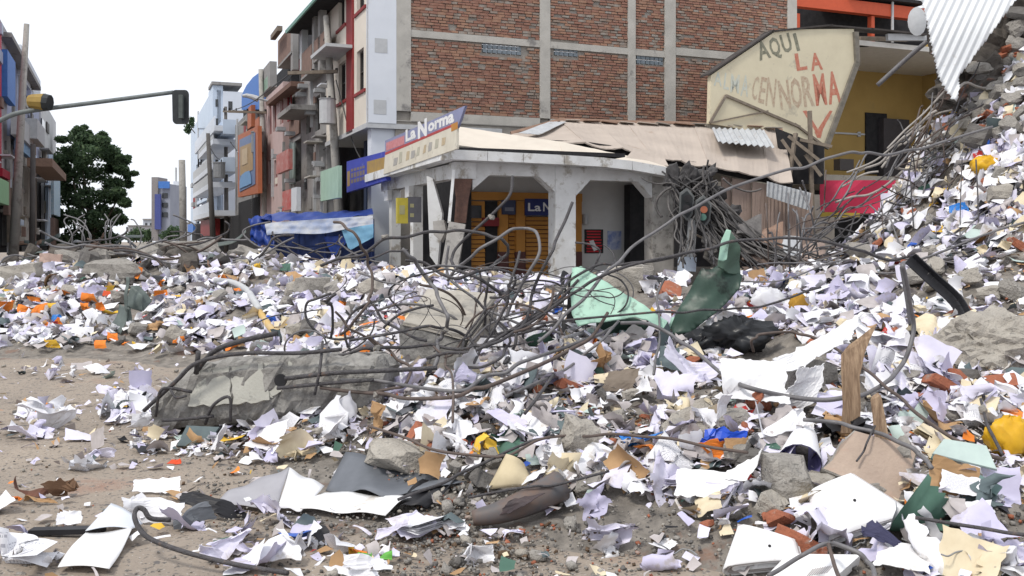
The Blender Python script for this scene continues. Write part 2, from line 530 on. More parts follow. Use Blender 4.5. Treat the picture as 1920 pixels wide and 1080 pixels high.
mb = MB(); wall(mb, FW, 0, UR, ZB0, ZT, .12, vents, n=-.055); mb.build('mortar_bed', M_MORT, bld)
for i, (a, b) in enumerate(cols):
    mb = MB(); FW.box(mb, a, b, ZB1 + .003, ZT, -.06, .035)
    mb.build('concrete_column', M_COL, bld)
for z0, z1, nn in ((ZB0, ZB1, .028), (ZM0, ZM1, .022)):
    for (a, b), (c, d) in zip(cols, cols[1:]):
        if z0 == ZM0 and c > cols[3][0] + .1:
            z0, z1 = FW.at(1370, 112)[1], FW.at(1370, 98)[1]
        mb = MB(); FW.box(mb, b + .002, c - .002, z0, z1, -.06, nn)
        mb.build('concrete_beam', M_COL, bld)
mb = MB(); FW.box(mb, cols[0][0], UR, ZB0 - .02, ZB0 - .001, -.05, .02); mb.build('ledge', M_COL, bld)
rb = random.Random(3)
bricks = []
courses = int((ZT - ZB1) / .083)
for (a, b), (c, d) in zip(cols, cols[1:]):
    for k in range(courses):
        z = ZB1 + .015 + k * .083
        zm = (ZM0, ZM1) if c < cols[3][0] + .1 else (FW.at(1370, 112)[1], FW.at(1370, 98)[1])
        if z + .075 > zm[0] and z < zm[1]: continue
        u = b + .01 - (.12 if k % 2 else 0) + rb.uniform(-.03, .03)
        while u < c - .04:
            L = rb.uniform(.18, .26)
            u0, u1 = max(u, b + .008), min(u + L, c - .008)
            if u1 - u0 > .05 and not any(u1 > h[0] - .03 and u0 < h[1] + .03 and z + .075 > h[2] - .03 and z < h[3] + .03 for h in vents):
                bricks.append((u0, u1, z, z + rb.uniform(.052, .068), rb.uniform(-.025, .012), rb.choices([0, 1, 2], [.52, .26, .22])[0]))
            u += L + rb.uniform(.012, .028)
rb2 = random.Random(9)
bricks = [q for q in bricks if rb2.random() > .025]
def seen(q):
    p = FW.p((q[0] + q[1]) / 2, q[2]); py = HZ - (p.z - CH) * F / p.y
    return (q[1] - q[0]) / p.y if 0 < py < 225 else 0
bricks.sort(key=seen, reverse=True)
MBR = [M_B1, M_B2, M_B3]
shared = {}
for q in bricks[:296]:
    key = (round((q[1] - q[0]) * 25), q[5])
    if key not in shared:
        me_o = MB(); L = (q[1] - q[0]) / 2
        pts = []
        for dz in (-.035, .035):
            for du, dn in ((-L, .03), (L, .03), (L, -.03), (-L, -.03)):
                pts.append(FW.u * (du + rb.uniform(-.006, .006)) + FW.n * (dn + rb.uniform(-.004, .004)) + Vector((0, 0, dz + rb.uniform(-.005, .005))))
        me_o.hexa(pts)
        o = me_o.build('brick', MBR[q[5]], None, at=(0, 0, 0))
        shared[key] = o.data
    else:
        o = bpy.data.objects.new('brick', shared[key]); COL.objects.link(o)
    o.parent = bld
    o.location = FW.p((q[0] + q[1]) / 2, (q[2] + q[3]) / 2, q[4] - .03) - Vector(bld.location)
mb = MB()
for q in bricks[296:]:
    FW.box(mb, q[0], q[1], q[2], q[3], q[4] - .06, q[4], q[5])
o = mb.build('brickwork', MBR, bld); o['kind'] = 'stuff'
for h in vents:
    mb = MB()
    nx = max(4, int((h[1] - h[0]) / .15)); nz = 3
    for i in range(nx):
        for j in range(nz):
            a = h[0] + (h[1] - h[0]) * i / nx; b = h[0] + (h[1] - h[0]) * (i + 1) / nx
            c = h[2] + (h[3] - h[2]) * j / nz; d = h[2] + (h[3] - h[2]) * (j + 1) / nz
            FW.box(mb, a + .012, b - .012, c + .012, d - .012, -.12, -.02)
    mb.build('glass_block_vent', M_GBLK, bld)
# painted end of the overhang, beside the brick wall
U0 = FW.at(690, 100)[0]
ZS = FW.at(715, 231)[1]
mb = MB(); FW.box(mb, U0, cols[0][0] - .003, ZS, ZT, -.2, .03); mb.build('painted_end_wall', M_WHT, bld)
mb = MB(); FW.box(mb, U0 + .12, cols[0][0] + .08, 0, ZS - .004, -.55, -.12); mb.build('ground_column', M_WHT, bld)
for (x, y) in ((714, 86), (712, 201)):
    u, z = FW.at(x, y)
    mb = MB(); FW.box(mb, u - .18, u + .18, z - .2, z + .2, .032, .036); mb.build('filled_patch', M_LGREY, bld)
# street facade
CA = FW.p(U0, 0, .03)
FA = Frame(CA, D_)
UF = FA.at(612, 100)[0]
hs = [hole_px(FA, 669, 682, 93, 171), hole_px(FA, 635, 648, 117, 190), hole_px(FA, 669, 683, -40, 18), hole_px(FA, 635, 646, -60, 50)]
mb = MB(); wall(mb, FA, UF, -.002, ZS, ZT, .2, hs); mb.build('street_facade', M_CRM, bld)
for h in hs: window(bld, FA, h, M_FRM, M_GLS, rec=.1, bars=1, rows=1)
for x0, x1 in ((652, 664),):
    a, b = FA.at(x0, 100)[0], FA.at(x1, 100)[0]
    mb = MB(); FA.box(mb, a, b, ZS - .08, ZT, .003, .05); mb.build('red_pilaster', M_REDP, bld)
for h in hs:
    mb = MB(); FA.box(mb, h[0] - .25, h[1] + .25, h[2] - .10, h[2] - .01, .003, .05); mb.build('red_sill', M_REDP, bld)
mb = MB()
FA.box(mb, UF, -.01, ZS - .14, ZS - .004, -4.0, .05); mb.build('soffit', M_LGREY, bld)
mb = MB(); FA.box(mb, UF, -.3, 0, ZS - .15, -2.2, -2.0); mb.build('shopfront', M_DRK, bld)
for px in (640, 672):
    u = FA.at(px, 300)[0]
    mb = MB(); FA.box(mb, u - .16, u + .16, 0, ZS - .145, -1.1, -.75); mb.build('ground_column', mat('navy_column', (.03, .045, .09), rough=.6), bld)

# blue and yellow shop sign under the overhang
FSg = Frame(FA.p(0, 0, .25), D_)
sg = empty('shop_sign', FSg.p(FSg.at(690, 320)[0], 3.4), 'long blue shop sign with faded yellow panel, under the white building', 'sign')
mb = MB(); px_slab(mb, FSg, [(650, 303), (724, 283), (724, 338), (650, 361)], 0, .12); mb.build('sign_board', mat('sign_blue', (.05, .07, .42), (.04, .055, .33), rough=.55, scale=2, spots=(.16, .18, .42), spot_scale=3, spot_t=.62), sg)
mb = MB(); px_slab(mb, FSg, [(688, 303), (722, 294), (722, 328), (688, 338)], .004, .003); mb.build('yellow_panel', mat('sign_yellow', (.40, .26, .07), (.30, .20, .09), rough=.6, scale=5), sg)
mb = MB(); px_slab(mb, FSg, [(651, 322), (656, 320), (656, 348), (651, 350)], .004, .003); mb.build('yellow_panel', MATS['sign_yellow'], sg)
for k, (y0, y1) in enumerate(((317, 322), (325, 334), (337, 344))):
    mb = MB()
    for j in range(5):
        x = 658 + j * 5.4
        px_slab(mb, FSg, [(x, y0 - j * 1.45), (x + 4, y0 - j * 1.45 - 1), (x + 4, y1 - j * 1.45 - 1), (x, y1 - j * 1.45)], .004, .003)
    mb.build('faded_print', mat('faded_ochre', (.24, .19, .16), rough=.6), sg)

# ------------------------------------------------------------------ La Norma: corner shop behind an arcade
SC0 = Vector((-1.17, 20, 0))
FS = Frame(SC0, E_)
FL = Frame(SC0, D_)
shop = empty('corner_shop', (-1.17, 20, 0), 'damaged white corner shop with an arcade and orange shutters, its roof fallen in', 'shop')
M_ARC = mat('arcade_white', (.74, .75, .75), (.58, .58, .57), rough=.85, scale=2, spots=(.36, .335, .295), spot_scale=2.8, spot_t=.59, bump=.2)
M_ARCD = mat('arcade_dirty', (.48, .46, .43), (.30, .285, .265), rough=.9, scale=3, spots=(.20, .19, .175), spot_scale=4, spot_t=.58, bump=.3)
M_ORG = mat('shop_orange', (.48, .22, .045), (.40, .18, .04), rough=.6, scale=3)
M_MAR = mat('maroon_paint', (.11, .045, .04), rough=.6)
M_INW = mat('inner_wall', (.60, .60, .59), (.50, .50, .49), rough=.9, scale=1.5)
M_NAVY = mat('sign_navy', (.025, .035, .15), rough=.5)
M_WPL = mat('white_plastic', (.8, .8, .8), rough=.5)
ZF0, ZF1 = 3.32, 3.53
UE = FS.at(1252, 320)[0]
LE = FL.at(711, 345)[0]
# front and side fascia in panels
def fascia(fr, us, zf, n0, n1):
    for a, b in zip(us, us[1:]):
        mb = MB()
        za, zb = zf(a), zf(b)
        q = [fr.p(a + .006, za, n1), fr.p(b - .006, zb, n1), fr.p(b - .006, zb, n0), fr.p(a + .006, za, n0),
             fr.p(a + .006, za + .2, n1), fr.p(b - .006, zb + .2, n1), fr.p(b - .006, zb + .2, n0), fr.p(a + .006, za + .2, n0)]
        mb.hexa(q); mb.build('fascia_panel', M_ARC, shop)
fascia(FS, [-.25, .55, 1.35, 2.3, 3.2, 3.95, UE], lambda u: 3.34 - .012 * u - (.03 * max(0, u - 2.6) ** 2), .08, .42)
fascia(FL, [LE, -5.6, -4.6, -3.6, -2.6, -1.7, -.85, .30], lambda u: 3.33 + .012 * u, .10, .40)
mb = MB(); FS.box(mb, -.2, UE - 1.3, 3.52, 3.60, -.3, .36); mb.build('gutter', M_DRK, shop)
mb = MB(); FL.box(mb, LE + .1, .2, 3.50, 3.58, -.3, .34); mb.build('gutter', M_DRK, shop)
# arcade beam with haunches
def arch_beam(fr, a, b, z0, z1, hw, hz, th=.32, m=M_ARC, left=True, right=True):
    poly = [(a, z1), (b, z1)]
    poly = [(a, z1), (a, z0 - (hz if left else 0))]
    if left: poly.append((a + hw, z0))
    if right: poly.append((b - hw, z0))
    poly.append((b, z0 - (hz if right else 0))); poly.append((b, z1))
    pts = [fr.p(u, z, 0) for u, z in poly]
    mb = MB(); mb.slab(pts, fr.n, th)
    mb.build('arch_beam', m, shop)
c2 = (FS.at(1041, 400)[0], FS.at(1079, 400)[0]); c3 = (FS.at(1223, 400)[0], FS.at(1262, 400)[0])
cc = (FS.at(857, 320)[0], FS.at(886, 320)[0])
arch_beam(FS, cc[1], c2[0] - .004, 3.07, 3.34, .38, .32)
arch_beam(FS, c2[1] + .004, c3[0] - .004, 3.02, 3.30, .36, .36)
for c, top, mm in ((c2, 3.31, M_ARC), (c3, 3.26, M_ARCD)):
    mb = MB(); FS.box(mb, c[0], c[1], 0, top, -.36, .015); o = mb.build('column', mm, shop)
    mb = MB(); FS.box(mb, c[0] - .04, c[1] + .04, 0, .75, -.40, .05); mb.build('plinth', M_ARCD, o)
# broken corner column: stub, bared brick core, snapped lower shaft leaning left
mb = MB(); FS.box(mb, cc[0] - .05, cc[1] + .06, 2.98, 3.33, -.38, .05); mb.build('column_stub', M_ARC, shop)
mb = MB()
a0 = P(868, 336, 20.1); a1 = P(868, 372, 20.1); a2 = P(862, 418, 20.1)
mb.add([a0 + Vector((-.2, -.15, 0)), a0 + Vector((.2, -.15, 0)), a0 + Vector((.2, .15, 0)), a0 + Vector((-.2, .15, 0)), a1 + Vector((-.14, -.13, 0)), a1 + Vector((.12, -.13, 0)), a1 + Vector((.12, .13, 0)), a1 + Vector((-.14, .13, 0)), a2 + Vector((-.11, -.1, 0)), a2 + Vector((.13, -.1, 0)), a2 + Vector((.13, .1, 0)), a2 + Vector((-.11, .1, 0))], [(0, 1, 2, 3), (11, 10, 9, 8)] + [(r * 4 + i, r * 4 + 4 + i, r * 4 + 4 + (i + 1) % 4, r * 4 + (i + 1) % 4) for r in (0, 1) for i in range(4)])
mb.build('brick_core', mat('brick_core', (.15, .085, .065), (.10, .06, .05), rough=.95, scale=12, bump=.6), shop)
mb = MB(); mb.bar(P(836, 545, 19.9), P(858, 418, 19.9), .36, .34); o = mb.build('snapped_column', M_ARCD, shop)
mb = MB(); mb.bar(P(842, 418, 19.8), P(851, 318, 19.8), .07, .06); mb.build('pipe', M_ARC, shop)
mb = MB()
pts = [(800, 330), (811, 335), (829, 400), (820, 500), (806, 480)]
mb.slab([P(x, y, 20.6) for x, y in pts], Vector((-.2, -1, 0)), .14); mb.build('plaster_slab', M_ARC, shop)
mb = MB(); mb.slab([P(x, y, 20.3) for x, y in ((812, 415), (832, 412), (836, 432), (826, 452), (813, 440))], Vector((-.2, -1, .2)), .2); mb.build('mortar_lump', M_ARCD, shop)
# side columns and beam
mb = MB(); FL.box(mb, LE + .2, .0, 3.0, 3.31, -.25, 0.0); mb.build('side_beam', M_ARC, shop)
for px in (732, 772):
    u = FL.at(px, 400)[0]
    mb = MB(); FL.box(mb, u - .13, u + .13, 0, 2.995, -.24, .0); mb.build('column', M_ARC, shop)
    mb = MB(); FL.box(mb, u - .18, u + .18, 2.72, 2.99, .002, .12); mb.build('capital', M_ARC, shop)
# inner walls, ceiling
NB = -2.6
UB1 = FS.at(1300, 400)[0]
mb = MB(); FS.box(mb, FS.at(862, 400, NB)[0], UB1 + .6, 0, 3.3, NB - .2, NB - .08); mb.build('inner_wall', M_INW, shop)
mb = MB(); FS.box(mb, .95, FS.at(862, 400, NB)[0], 0, 3.3, NB - .2, NB - .08); mb.build('arcade_shade', M_DRK, shop)  # near-black sheet stands in for the shade behind the corner column
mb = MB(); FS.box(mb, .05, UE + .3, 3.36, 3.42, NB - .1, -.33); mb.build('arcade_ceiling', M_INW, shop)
mb = MB(); FL.box(mb, LE, -2.4, 0, 3.4, -1.2, -.95); mb.build('shopfront_shade', M_DRK, shop)  # near-black sheet stands in for the shadow inside the side arcade
mb = MB(); FS.box(mb, UE + .3, UE + 1.4, 0, 3.1, NB, NB + .3); mb.build('arcade_shade', M_DRK, shop)  # near-black sheet stands in for shade at the arcade's right end
FI = Frame(FS.p(0, 0, NB), E_)
def ibox(name, m, x0, x1, y0, y1, n0, n1, parent=None):
    h = hole_px(FI, x0, x1, y0, y1, n1)
    mb = MB(); FI.box(mb, h[0], h[1], h[2], h[3], n0, n1); return mb.build(name, m, parent or shop)
ibox('shop_header', M_ORG, 866, 1092, 361, 376, -.05, .16)
ibox('orange_pilaster', M_ORG, 868, 878, 377, 560, -.05, .12)
ibox('orange_pilaster', M_ORG, 936, 953, 377, 560, -.05, .14)
ibox('orange_pilaster', M_ORG, 968, 985, 377, 560, -.05, .14)
ibox('orange_pilaster', M_ORG, 1038, 1091, 377, 560, -.05, .13)
for a, b in ((936, 953), (968, 985), (1038, 1091)): ibox('maroon_skirting', M_MAR, a - .5, b + .5, 472, 560, -.04, .16)
ibox('dark_doorway', M_DRK, 910, 935, 377, 560, -.05, .03)
ibox('door_awning', mat('door_red', (.22, .025, .03), rough=.6), 908, 936, 408, 424, .02, .2)
ibox('transom_window', M_GLS, 879, 903, 385, 409, -.05, .06)
ibox('transom_frame', M_ORG, 878, 909, 377, 415, -.05, .04)
def shutter(x0, x1, y0, y1, pitch=.105):
    h = hole_px(FI, x0, x1, y0, y1, .05)
    mb = MB(); FI.box(mb, h[0], h[1], h[2], h[3], -.05, .012); sh = mb.build('roller_shutter', M_MAR, shop)
    k = int((h[3] - h[2]) / pitch)
    for i in range(k):
        mb = MB(); z = h[3] - (i + 1) * pitch
        q = [FI.p(h[0], z + .008, .075), FI.p(h[1], z + .008, .075), FI.p(h[1], z + .008, .02), FI.p(h[0], z + .008, .02),
             FI.p(h[0], z + pitch - .012, .045), FI.p(h[1], z + pitch - .012, .045), FI.p(h[1], z + pitch - .012, .02), FI.p(h[0], z + pitch - .012, .02)]
        mb.hexa(q); mb.build('slat', M_ORG, sh)
shutter(879, 909, 416, 556); shutter(954, 967, 378, 556); shutter(986, 1037, 406, 556)
# inner sign with the first letters showing past the column
sg = empty('inner_shop_sign', FI.p(FI.at(1010, 390)[0], 2.2), 'small navy sign reading La Norma above the orange shutter', 'sign')
mb = MB(); h = hole_px(FI, 985, 1058, 373, 404, .2); FI.box(mb, h[0], h[1], h[2], h[3], .145, .2); mb.build('sign_board', M_NAVY, sg)
h2 = hole_px(FI, 987, 1058, 376, 398, .2)
lettering('La', FI.p(h2[0] + .04, h2[2] + .03, .2), FI.p(FI.at(1008, 390)[0], h2[2] + .03, .2), FI.n, .19, M_WPL, sg, bold=.02)
lettering('Norma', FI.p(FI.at(1012, 390)[0], h2[2] + .03, .2), FI.p(FI.at(1074, 390)[0] - .06, h2[2] + .03, .2), FI.n, .21, M_WPL, sg, bold=.02)
sg2 = empty('dark_sign', FI.p(FI.at(955, 388)[0], 2.3), 'dark blue sign with greyed print over the shop doorway', 'sign')
h = hole_px(FI, 944, 968, 375, 402, .3); mb = MB(); FI.box(mb, h[0], h[1], h[2], h[3], .17, .26); mb.build('sign_board', mat('slate_blue', (.05, .06, .11), rough=.5), sg2)
mb = MB(); FI.box(mb, h[0] + .05, h[1] - .05, h[2] + .08, h[2] + .17, .262, .266); mb.build('faded_print', mat('grey_print', (.20, .21, .26), rough=.6), sg2)
# posters on the inner white wall
FIw = Frame(FS.p(0, 0, NB - .08), E_)
po = empty('poster', FIw.p(FIw.at(1113, 460)[0], 1.2), 'black poster with red lines of print on the arcade wall', 'poster')
h = hole_px(FIw, 1096, 1131, 430, 475, .01); mb = MB(); FIw.box(mb, h[0], h[1], h[2], h[3], .004, .012); mb.build('poster_sheet', mat('poster_black', (.02, .02, .022), rough=.6), po)
rp = random.Random(5)
mb = MB()
for i in range(8):
    z = h[3] - .035 - i * (h[3] - h[2] - .03) / 8
    FIw.box(mb, h[0] + .03 + rp.uniform(0, .05), h[1] - .03 - rp.uniform(0, .05), z - .036, z, .013, .016)
mb.build('red_print', mat('poster_red', (.62, .03, .04), rough=.6), po)
mb = MB(); mb.slab([FIw.p(*FIw.at(x, y), .02) for x, y in ((1104, 452), (1112, 450), (1120, 468), (1113, 471))], FIw.n, .003); mb.build('torn_scrap', M_WPL, po)
po = empty('poster', FIw.p(FIw.at(1153, 450)[0], 1.4), 'pale blue and white poster on the arcade wall', 'poster')
h = hole_px(FIw, 1139, 1165, 433, 468, .01); mb = MB(); FIw.box(mb, h[0], h[1], h[2], h[3], .004, .012); mb.build('poster_sheet', mat('poster_blue', (.16, .22, .46), (.48, .52, .62), rough=.6, scale=5, mix=.3), po)
mb = MB(); mb.cyl(FIw.p(FIw.at(1095, 409)[0], FIw.at(1095, 420)[1], .06), FIw.p(FIw.at(1095, 409)[0], FIw.at(1095, 402)[1], .06), .08, 8); tag(mb.build('meter_box', M_LGREY), 'grey electricity meter on the arcade wall beside the column', 'meter')
# hanging yellow and grey box sign in the side arcade
FH = Frame(P(766, 400, 22.0), E_)
sg = empty('hanging_sign', FH.p(0, 2.2), 'yellow and grey box sign hanging in the side arcade', 'sign')
ho = hole_px(FH, 745, 765, 371, 419); mb = MB(); FH.box(mb, ho[0], ho[1], ho[2], ho[3], -.12, 0); mb.build('yellow_face', mat('box_yellow', (.55, .46, .07), rough=.5), sg)
ho = hole_px(FH, 765.3, 790, 369, 417); mb = MB(); FH.box(mb, ho[0], ho[1], ho[2], ho[3], -.12, .002); mb.build('grey_face', mat('box_grey', (.14, .14, .16), rough=.5), sg)
mb = MB()
for y in (382, 400): h2 = hole_px(FH, 769, 776, y, y + 7); FH.box(mb, h2[0], h2[1], h2[2], h2[3], .003, .006)
h2 = hole_px(FH, 749, 759, 385, 402); FH.box(mb, h2[0], h2[1], h2[2], h2[3], .001, .005)
mb.build('faded_print', mat('box_print', (.42, .40, .22), rough=.6), sg)
# big tilted La Norma board over the side fascia
FB = Frame(FL.p(0, 0, .42), D_)
sg = empty('shop_board', FB.p(-2.5, 3.5), 'big tilted board reading La Norma over the side of the arcade', 'sign')
M_BLUEB = mat('board_blue', (.26, .275, .42), (.20, .215, .34), rough=.6, scale=2, spots=(.27, .28, .36), spot_scale=3, spot_t=.66)
M_CRMB = mat('board_cream', (.66, .62, .52), (.56, .52, .43), rough=.7, scale=2.5, spots=(.36, .33, .28), spot_scale=3, spot_t=.66)
mb = MB(); px_slab(mb, FB, [(722, 287), (722, 264), (872, 198), (857, 240), (856, 231)], 0, .05); mb.build('blue_band', M_BLUEB, sg)
mb = MB(); px_slab(mb, FB, [(719, 327), (722, 288), (856, 232), (856, 279)], 0, .05); mb.build('cream_band', M_CRMB, sg)
mb = MB(); px_slab(mb, FB, [(722, 291), (722, 286), (857, 229), (857, 234)], .004, .003); mb.build('red_line', mat('board_red', (.45, .07, .07), rough=.6), sg)
mb = MB(); px_slab(mb, FB, [(724, 283), (724, 268), (758, 254), (758, 270)], .005, .004); mb.build('red_panel', mat('board_pink', (.56, .25, .26), (.50, .18, .19), rough=.6, scale=12, mix=.3), sg)
mb = MB(); px_slab(mb, FB, [(846, 247), (846, 233), (858, 228), (858, 241)], .005, .004); mb.build('orange_mark', M_ORG, sg)
lettering('La', FB.p(*FB.at(761, 265), 0), FB.p(*FB.at(780, 257), 0), FB.n, .25, M_WPL, sg, bold=.045)
lettering('N', FB.p(*FB.at(784, 259), 0), FB.p(*FB.at(801, 252), 0), FB.n, .34, M_WPL, sg, bold=.05)
lettering('orma', FB.p(*FB.at(803, 247), 0), FB.p(*FB.at(852, 227), 0), FB.n, .235, M_WPL, sg, bold=.045)
rp = random.Random(8)
for i in range(9):
    x = 738 + i * 11 + rp.uniform(-2, 2); y = 311 - (x - 738) * .415
    mb = MB()
    w_, hgt = rp.uniform(6, 9), rp.uniform(14, 22)
    px_slab(mb, FB, [(x, y), (x + rp.uniform(1, 3), y - hgt), (x + w_, y - hgt * .9 - 3), (x + w_ * .8, y - 3)], .005, .004)
    mb.build('printed_picture', mat('print_%s' % 'abc'[i % 3].replace('a', 'grey').replace('b', 'olive').replace('c', 'ochre'), ((.40, .385, .36), (.48, .46, .37), (.52, .42, .28))[i % 3], rough=.7, scale=9), sg)

# roof over the shop: a cream sheet slid over the gutter, pinkish sheets behind
M_ROOFC = mat('cream_roof_sheet', (.66, .60, .515), (.58, .52, .445), rough=.7, scale=1.0, spots=(.46, .39, .32), spot_scale=1.4, spot_t=.66)
M_ROOFP = mat('tan_roof_sheet', (.47, .405, .35), (.39, .335, .29), rough=.75, scale=1.2, spots=(.32, .25, .20), spot_scale=2.2, spot_t=.66)
M_RUST = mat('rusty_sheet', (.30, .20, .15), (.20, .125, .09), rough=.8, scale=4)
M_GALV = mat('galvanised_sheet', (.55, .57, .59), (.44, .455, .47), rough=.55, metal=.25, scale=4, spots=(.32, .28, .25), spot_scale=3, spot_t=.64)
def sheet(name, q, th, m, parent, ribs=0, amp=.02, nu=14, nv=6, sag=0.0, seed=0):
    """roof sheet on four corner points (a,b along the lower edge, c,d back along the upper); ribs run from lower to upper edge"""
    a, b, c, d = [Vector(p) for p in q]
    nrm = (b - a).cross(d - a).normalized()
    r = np.random.RandomState(seed)
    if ribs: nu = ribs * 4
    mb = MB(); vs = []
    for lay in (0, 1):
        for j in range(nv + 1):
            for i in range(nu + 1):
                s, t = i / nu, j / nv
                p = (a * (1 - s) + b * s) * (1 - t) + (d * (1 - s) + c * s) * t
                off = (amp * math.sin(s * ribs * 2 * math.pi) if ribs else 0) - sag * math.sin(math.pi * s) * (1 - t) + (r.rand() - .5) * .012
                vs.append(p + nrm * (off - lay * th))
    W, fs = nu + 1, []
    K = W * (nv + 1)
    for j in range(nv):
        for i in range(nu):
            k = j * W + i
            fs.append((k, k + 1, k + W + 1, k + W)); fs.append((K + k, K + k + W, K + k + W + 1, K + k + 1))
    for i in range(nu):
        fs.append((i, K + i, K + i + 1, i + 1)); k = nv * W + i; fs.append((k, k + 1, K + k + 1, K + k))
    for j in range(nv):
        k = j * W; fs.append((k, k + W, K + k + W, K + k)); k = j * W + nu; fs.append((k, K + k, K + k + W, k + W))
    mb.add(vs, fs)
    return mb.build(name, m, parent)
sheet('roof_sheet', [P(857, 272, 19.75), P(1060, 291, 20.7), P(1052, 266, 22.3), P(858, 237, 21.4)], .02, M_ROOFC, shop, sag=.03)
sheet('roof_sheet', [P(1056, 290, 20.66), P(1252, 313, 21.6), P(1205, 298, 22.6), P(1048, 265, 22.25)], .02, M_ROOFC, shop, sag=.04, seed=1)
sheet('roof_sheet', [P(1170, 300, 21.9), P(1254, 311, 22.1), P(1242, 289, 23.2), P(1190, 277, 23.0)], .02, M_ROOFP, shop, sag=.04, seed=11)
top = [(958, 252), (1050, 227), (1115, 229), (1175, 231), (1235, 232), (1300, 234), (1365, 236), (1425, 240), (1466, 246)]
bot = [(1006, 262), (1096, 266), (1165, 276), (1222, 291), (1276, 300), (1330, 308), (1385, 321), (1440, 331), (1484, 341)]
def yb(px): return 22.2 + (px - 1000) * .0030
def yt(px): return 25.6 + (px - 1000) * .0028
for i, ((tx, ty), (bx, by)) in enumerate(zip(top, bot)):
    if i == len(top) - 1: break
    (tx2, ty2), (bx2, by2) = top[i + 1], bot[i + 1]
    lift = .03 * (i % 2)
    o = sheet('roof_sheet', [P(bx, by, yb(bx) - lift), P(bx2 + 3, by2, yb(bx2) - lift), P(tx2 + 3, ty2, yt(tx2)), P(tx, ty - 1 * (i % 2), yt(tx))], .03, M_ROOFP, shop, sag=.04 + .05 * (i % 3 == 1), seed=20 + i)
mb = MB(); pr = [P(x, y - 1, yt(x) + .05) for x, y in top]; mb.tube(pr, .07, 5); mb.build('ridge_cap', M_RUST, shop)
rp = random.Random(4)
for i in range(12):
    x = 1060 + i * 34
    yy = np.interp(x, [t[0] for t in top], [t[1] for t in top])
    mb = MB(); mb.bar(P(x, yy - 2, yt(x) - .15), P(x + rp.uniform(22, 40), yy + rp.uniform(-2, 3), yt(x) - .1), .25, .02); mb.build('ridge_strip', rp.choice([M_RUST, M_ROOFP, M_MORT]), shop)
mb = MB()
for i in range(len(bot) - 1):
    mb.bar(P(bot[i][0], bot[i][1] + 6, yb(bot[i][0]) + .35), P(bot[i + 1][0], bot[i + 1][1] + 6, yb(bot[i + 1][0]) + .35), .1, .16)
mb.build('eaves_beam', M_DRK, shop)
sheet('galvanised_patch', [P(1347, 266, 24.0), P(1452, 276, 24.6), P(1432, 243, 25.9), P(1335, 240, 25.8)], .01, M_GALV, shop, ribs=9, amp=.03, seed=40)
o = sheet('roof_scrap', [P(972, 249, 23.2), P(1012, 252, 23.4), P(1062, 228, 25.3), P(1030, 228, 25.2)], .01, M_GALV, shop, seed=41)
# boarded wall below those sheets
M_TANW = mat('tan_panel', (.34, .26, .22), (.27, .205, .175), rough=.8, scale=2, spots=(.20, .15, .13), spot_scale=2, spot_t=.64)
pan = [(1352, 330), (1372, 334), (1410, 340), (1440, 346), (1478, 352), (1525, 362)]
for i in range(len(pan) - 1):
    (x0, y0), (x1, y1) = pan[i], pan[i + 1]
    q = [P(x0 + 1, 545, 23.6), P(x1 - 1, 545, 23.7), P(x1 - 1, y1, 23.7), P(x0 + 1, y0, 23.6)]
    sheet('wall_panel', q, .03, M_TANW, shop, ribs=(0, 0, 0, 5, 5)[i], amp=.015, seed=50 + i)
sheet('galvanised_patch', [P(1437, 368, 23.3), P(1515, 394, 23.3), P(1521, 362, 23.3), P(1438, 340, 23.3)], .01, M_GALV, shop, ribs=10, amp=.03, seed=60)
mb = MB(); FS.box(mb, UE + 1.1, UE + 7.5, 0, 3.0, -3.3, -3.2); mb.build('rear_wall', M_MORT, shop)
# ------------------------------------------------------------------ cream house with the painted gable, torn open
FY = Frame(P(1470, 200, 27.0), E_)
yh = empty('gable_house', FY.p(0, 0), 'cream house with AQUI LA NORMA painted on its gable, its front torn off', 'house')
M_GAB = mat('gable_cream', (.66, .60, .44), (.58, .52, .38), rough=.85, scale=1.4, spots=(.44, .40, .31), spot_scale=1.6, spot_t=.63, bump=.15)
M_YEL = mat('room_yellow', (.40, .27, .09), (.335, .225, .075), rough=.85, scale=1.2, spots=(.34, .24, .09), spot_scale=1.2, spot_t=.66)
M_CEIL = mat('room_ceiling', (.62, .60, .56), (.54, .52, .48), rough=.9)
gp = [(1333, 141), (1452, 60), (1502, 55), (1601, 54), (1604, 117), (1546, 275), (1531, 268), (1331, 231)]
mb = MB(); mb.slab(px_poly(FY, gp[::-1], 0), FY.n, .16); mb.build('gable_wall', M_GAB, yh)
mb = MB(); mb.slab(px_poly(FY, [(1331, 231), (1531, 268), (1546, 275), (1546, 340), (1331, 340)], -.1), FY.n, .2)
mb.build('lower_wall', mat('lower_plaster', (.32, .30, .26), (.22, .205, .18), rough=.9, scale=2, spots=(.12, .11, .10), spot_scale=2), yh)
def plank(parent, name, m, x0, y0, x1, y1, wd, th, n, fr=FY):
    mb = MB(); mb.bar(fr.p(*fr.at(x0, y0, n), n), fr.p(*fr.at(x1, y1, n), n), th, wd, up=Vector((0, 0, 1))); return mb.build(name, m, parent)
M_TIM = mat('weathered_timber', (.24, .20, .16), (.15, .125, .10), rough=.9, scale=8)
plank(yh, 'edge_trim', mat('torn_edge', (.22, .20, .17), (.13, .12, .10), rough=.95, scale=6), 1604, 60, 1607, 118, .16, .1, .03)
plank(yh, 'edge_trim', MATS['torn_edge'], 1607, 117, 1548, 278, .16, .1, .03)
plank(yh, 'roof_line', M_TIM, 1331, 231, 1361, 179, .07, .05, .03)
plank(yh, 'roof_line', M_TIM, 1361, 179, 1500, 238, .07, .05, .034)
plank(yh, 'roof_line', M_TIM, 1490, 232, 1546, 274, .06, .05, .03)
plank(yh, 'roof_line', M_TIM, 1334, 230, 1440, 208, .04, .04, .05)
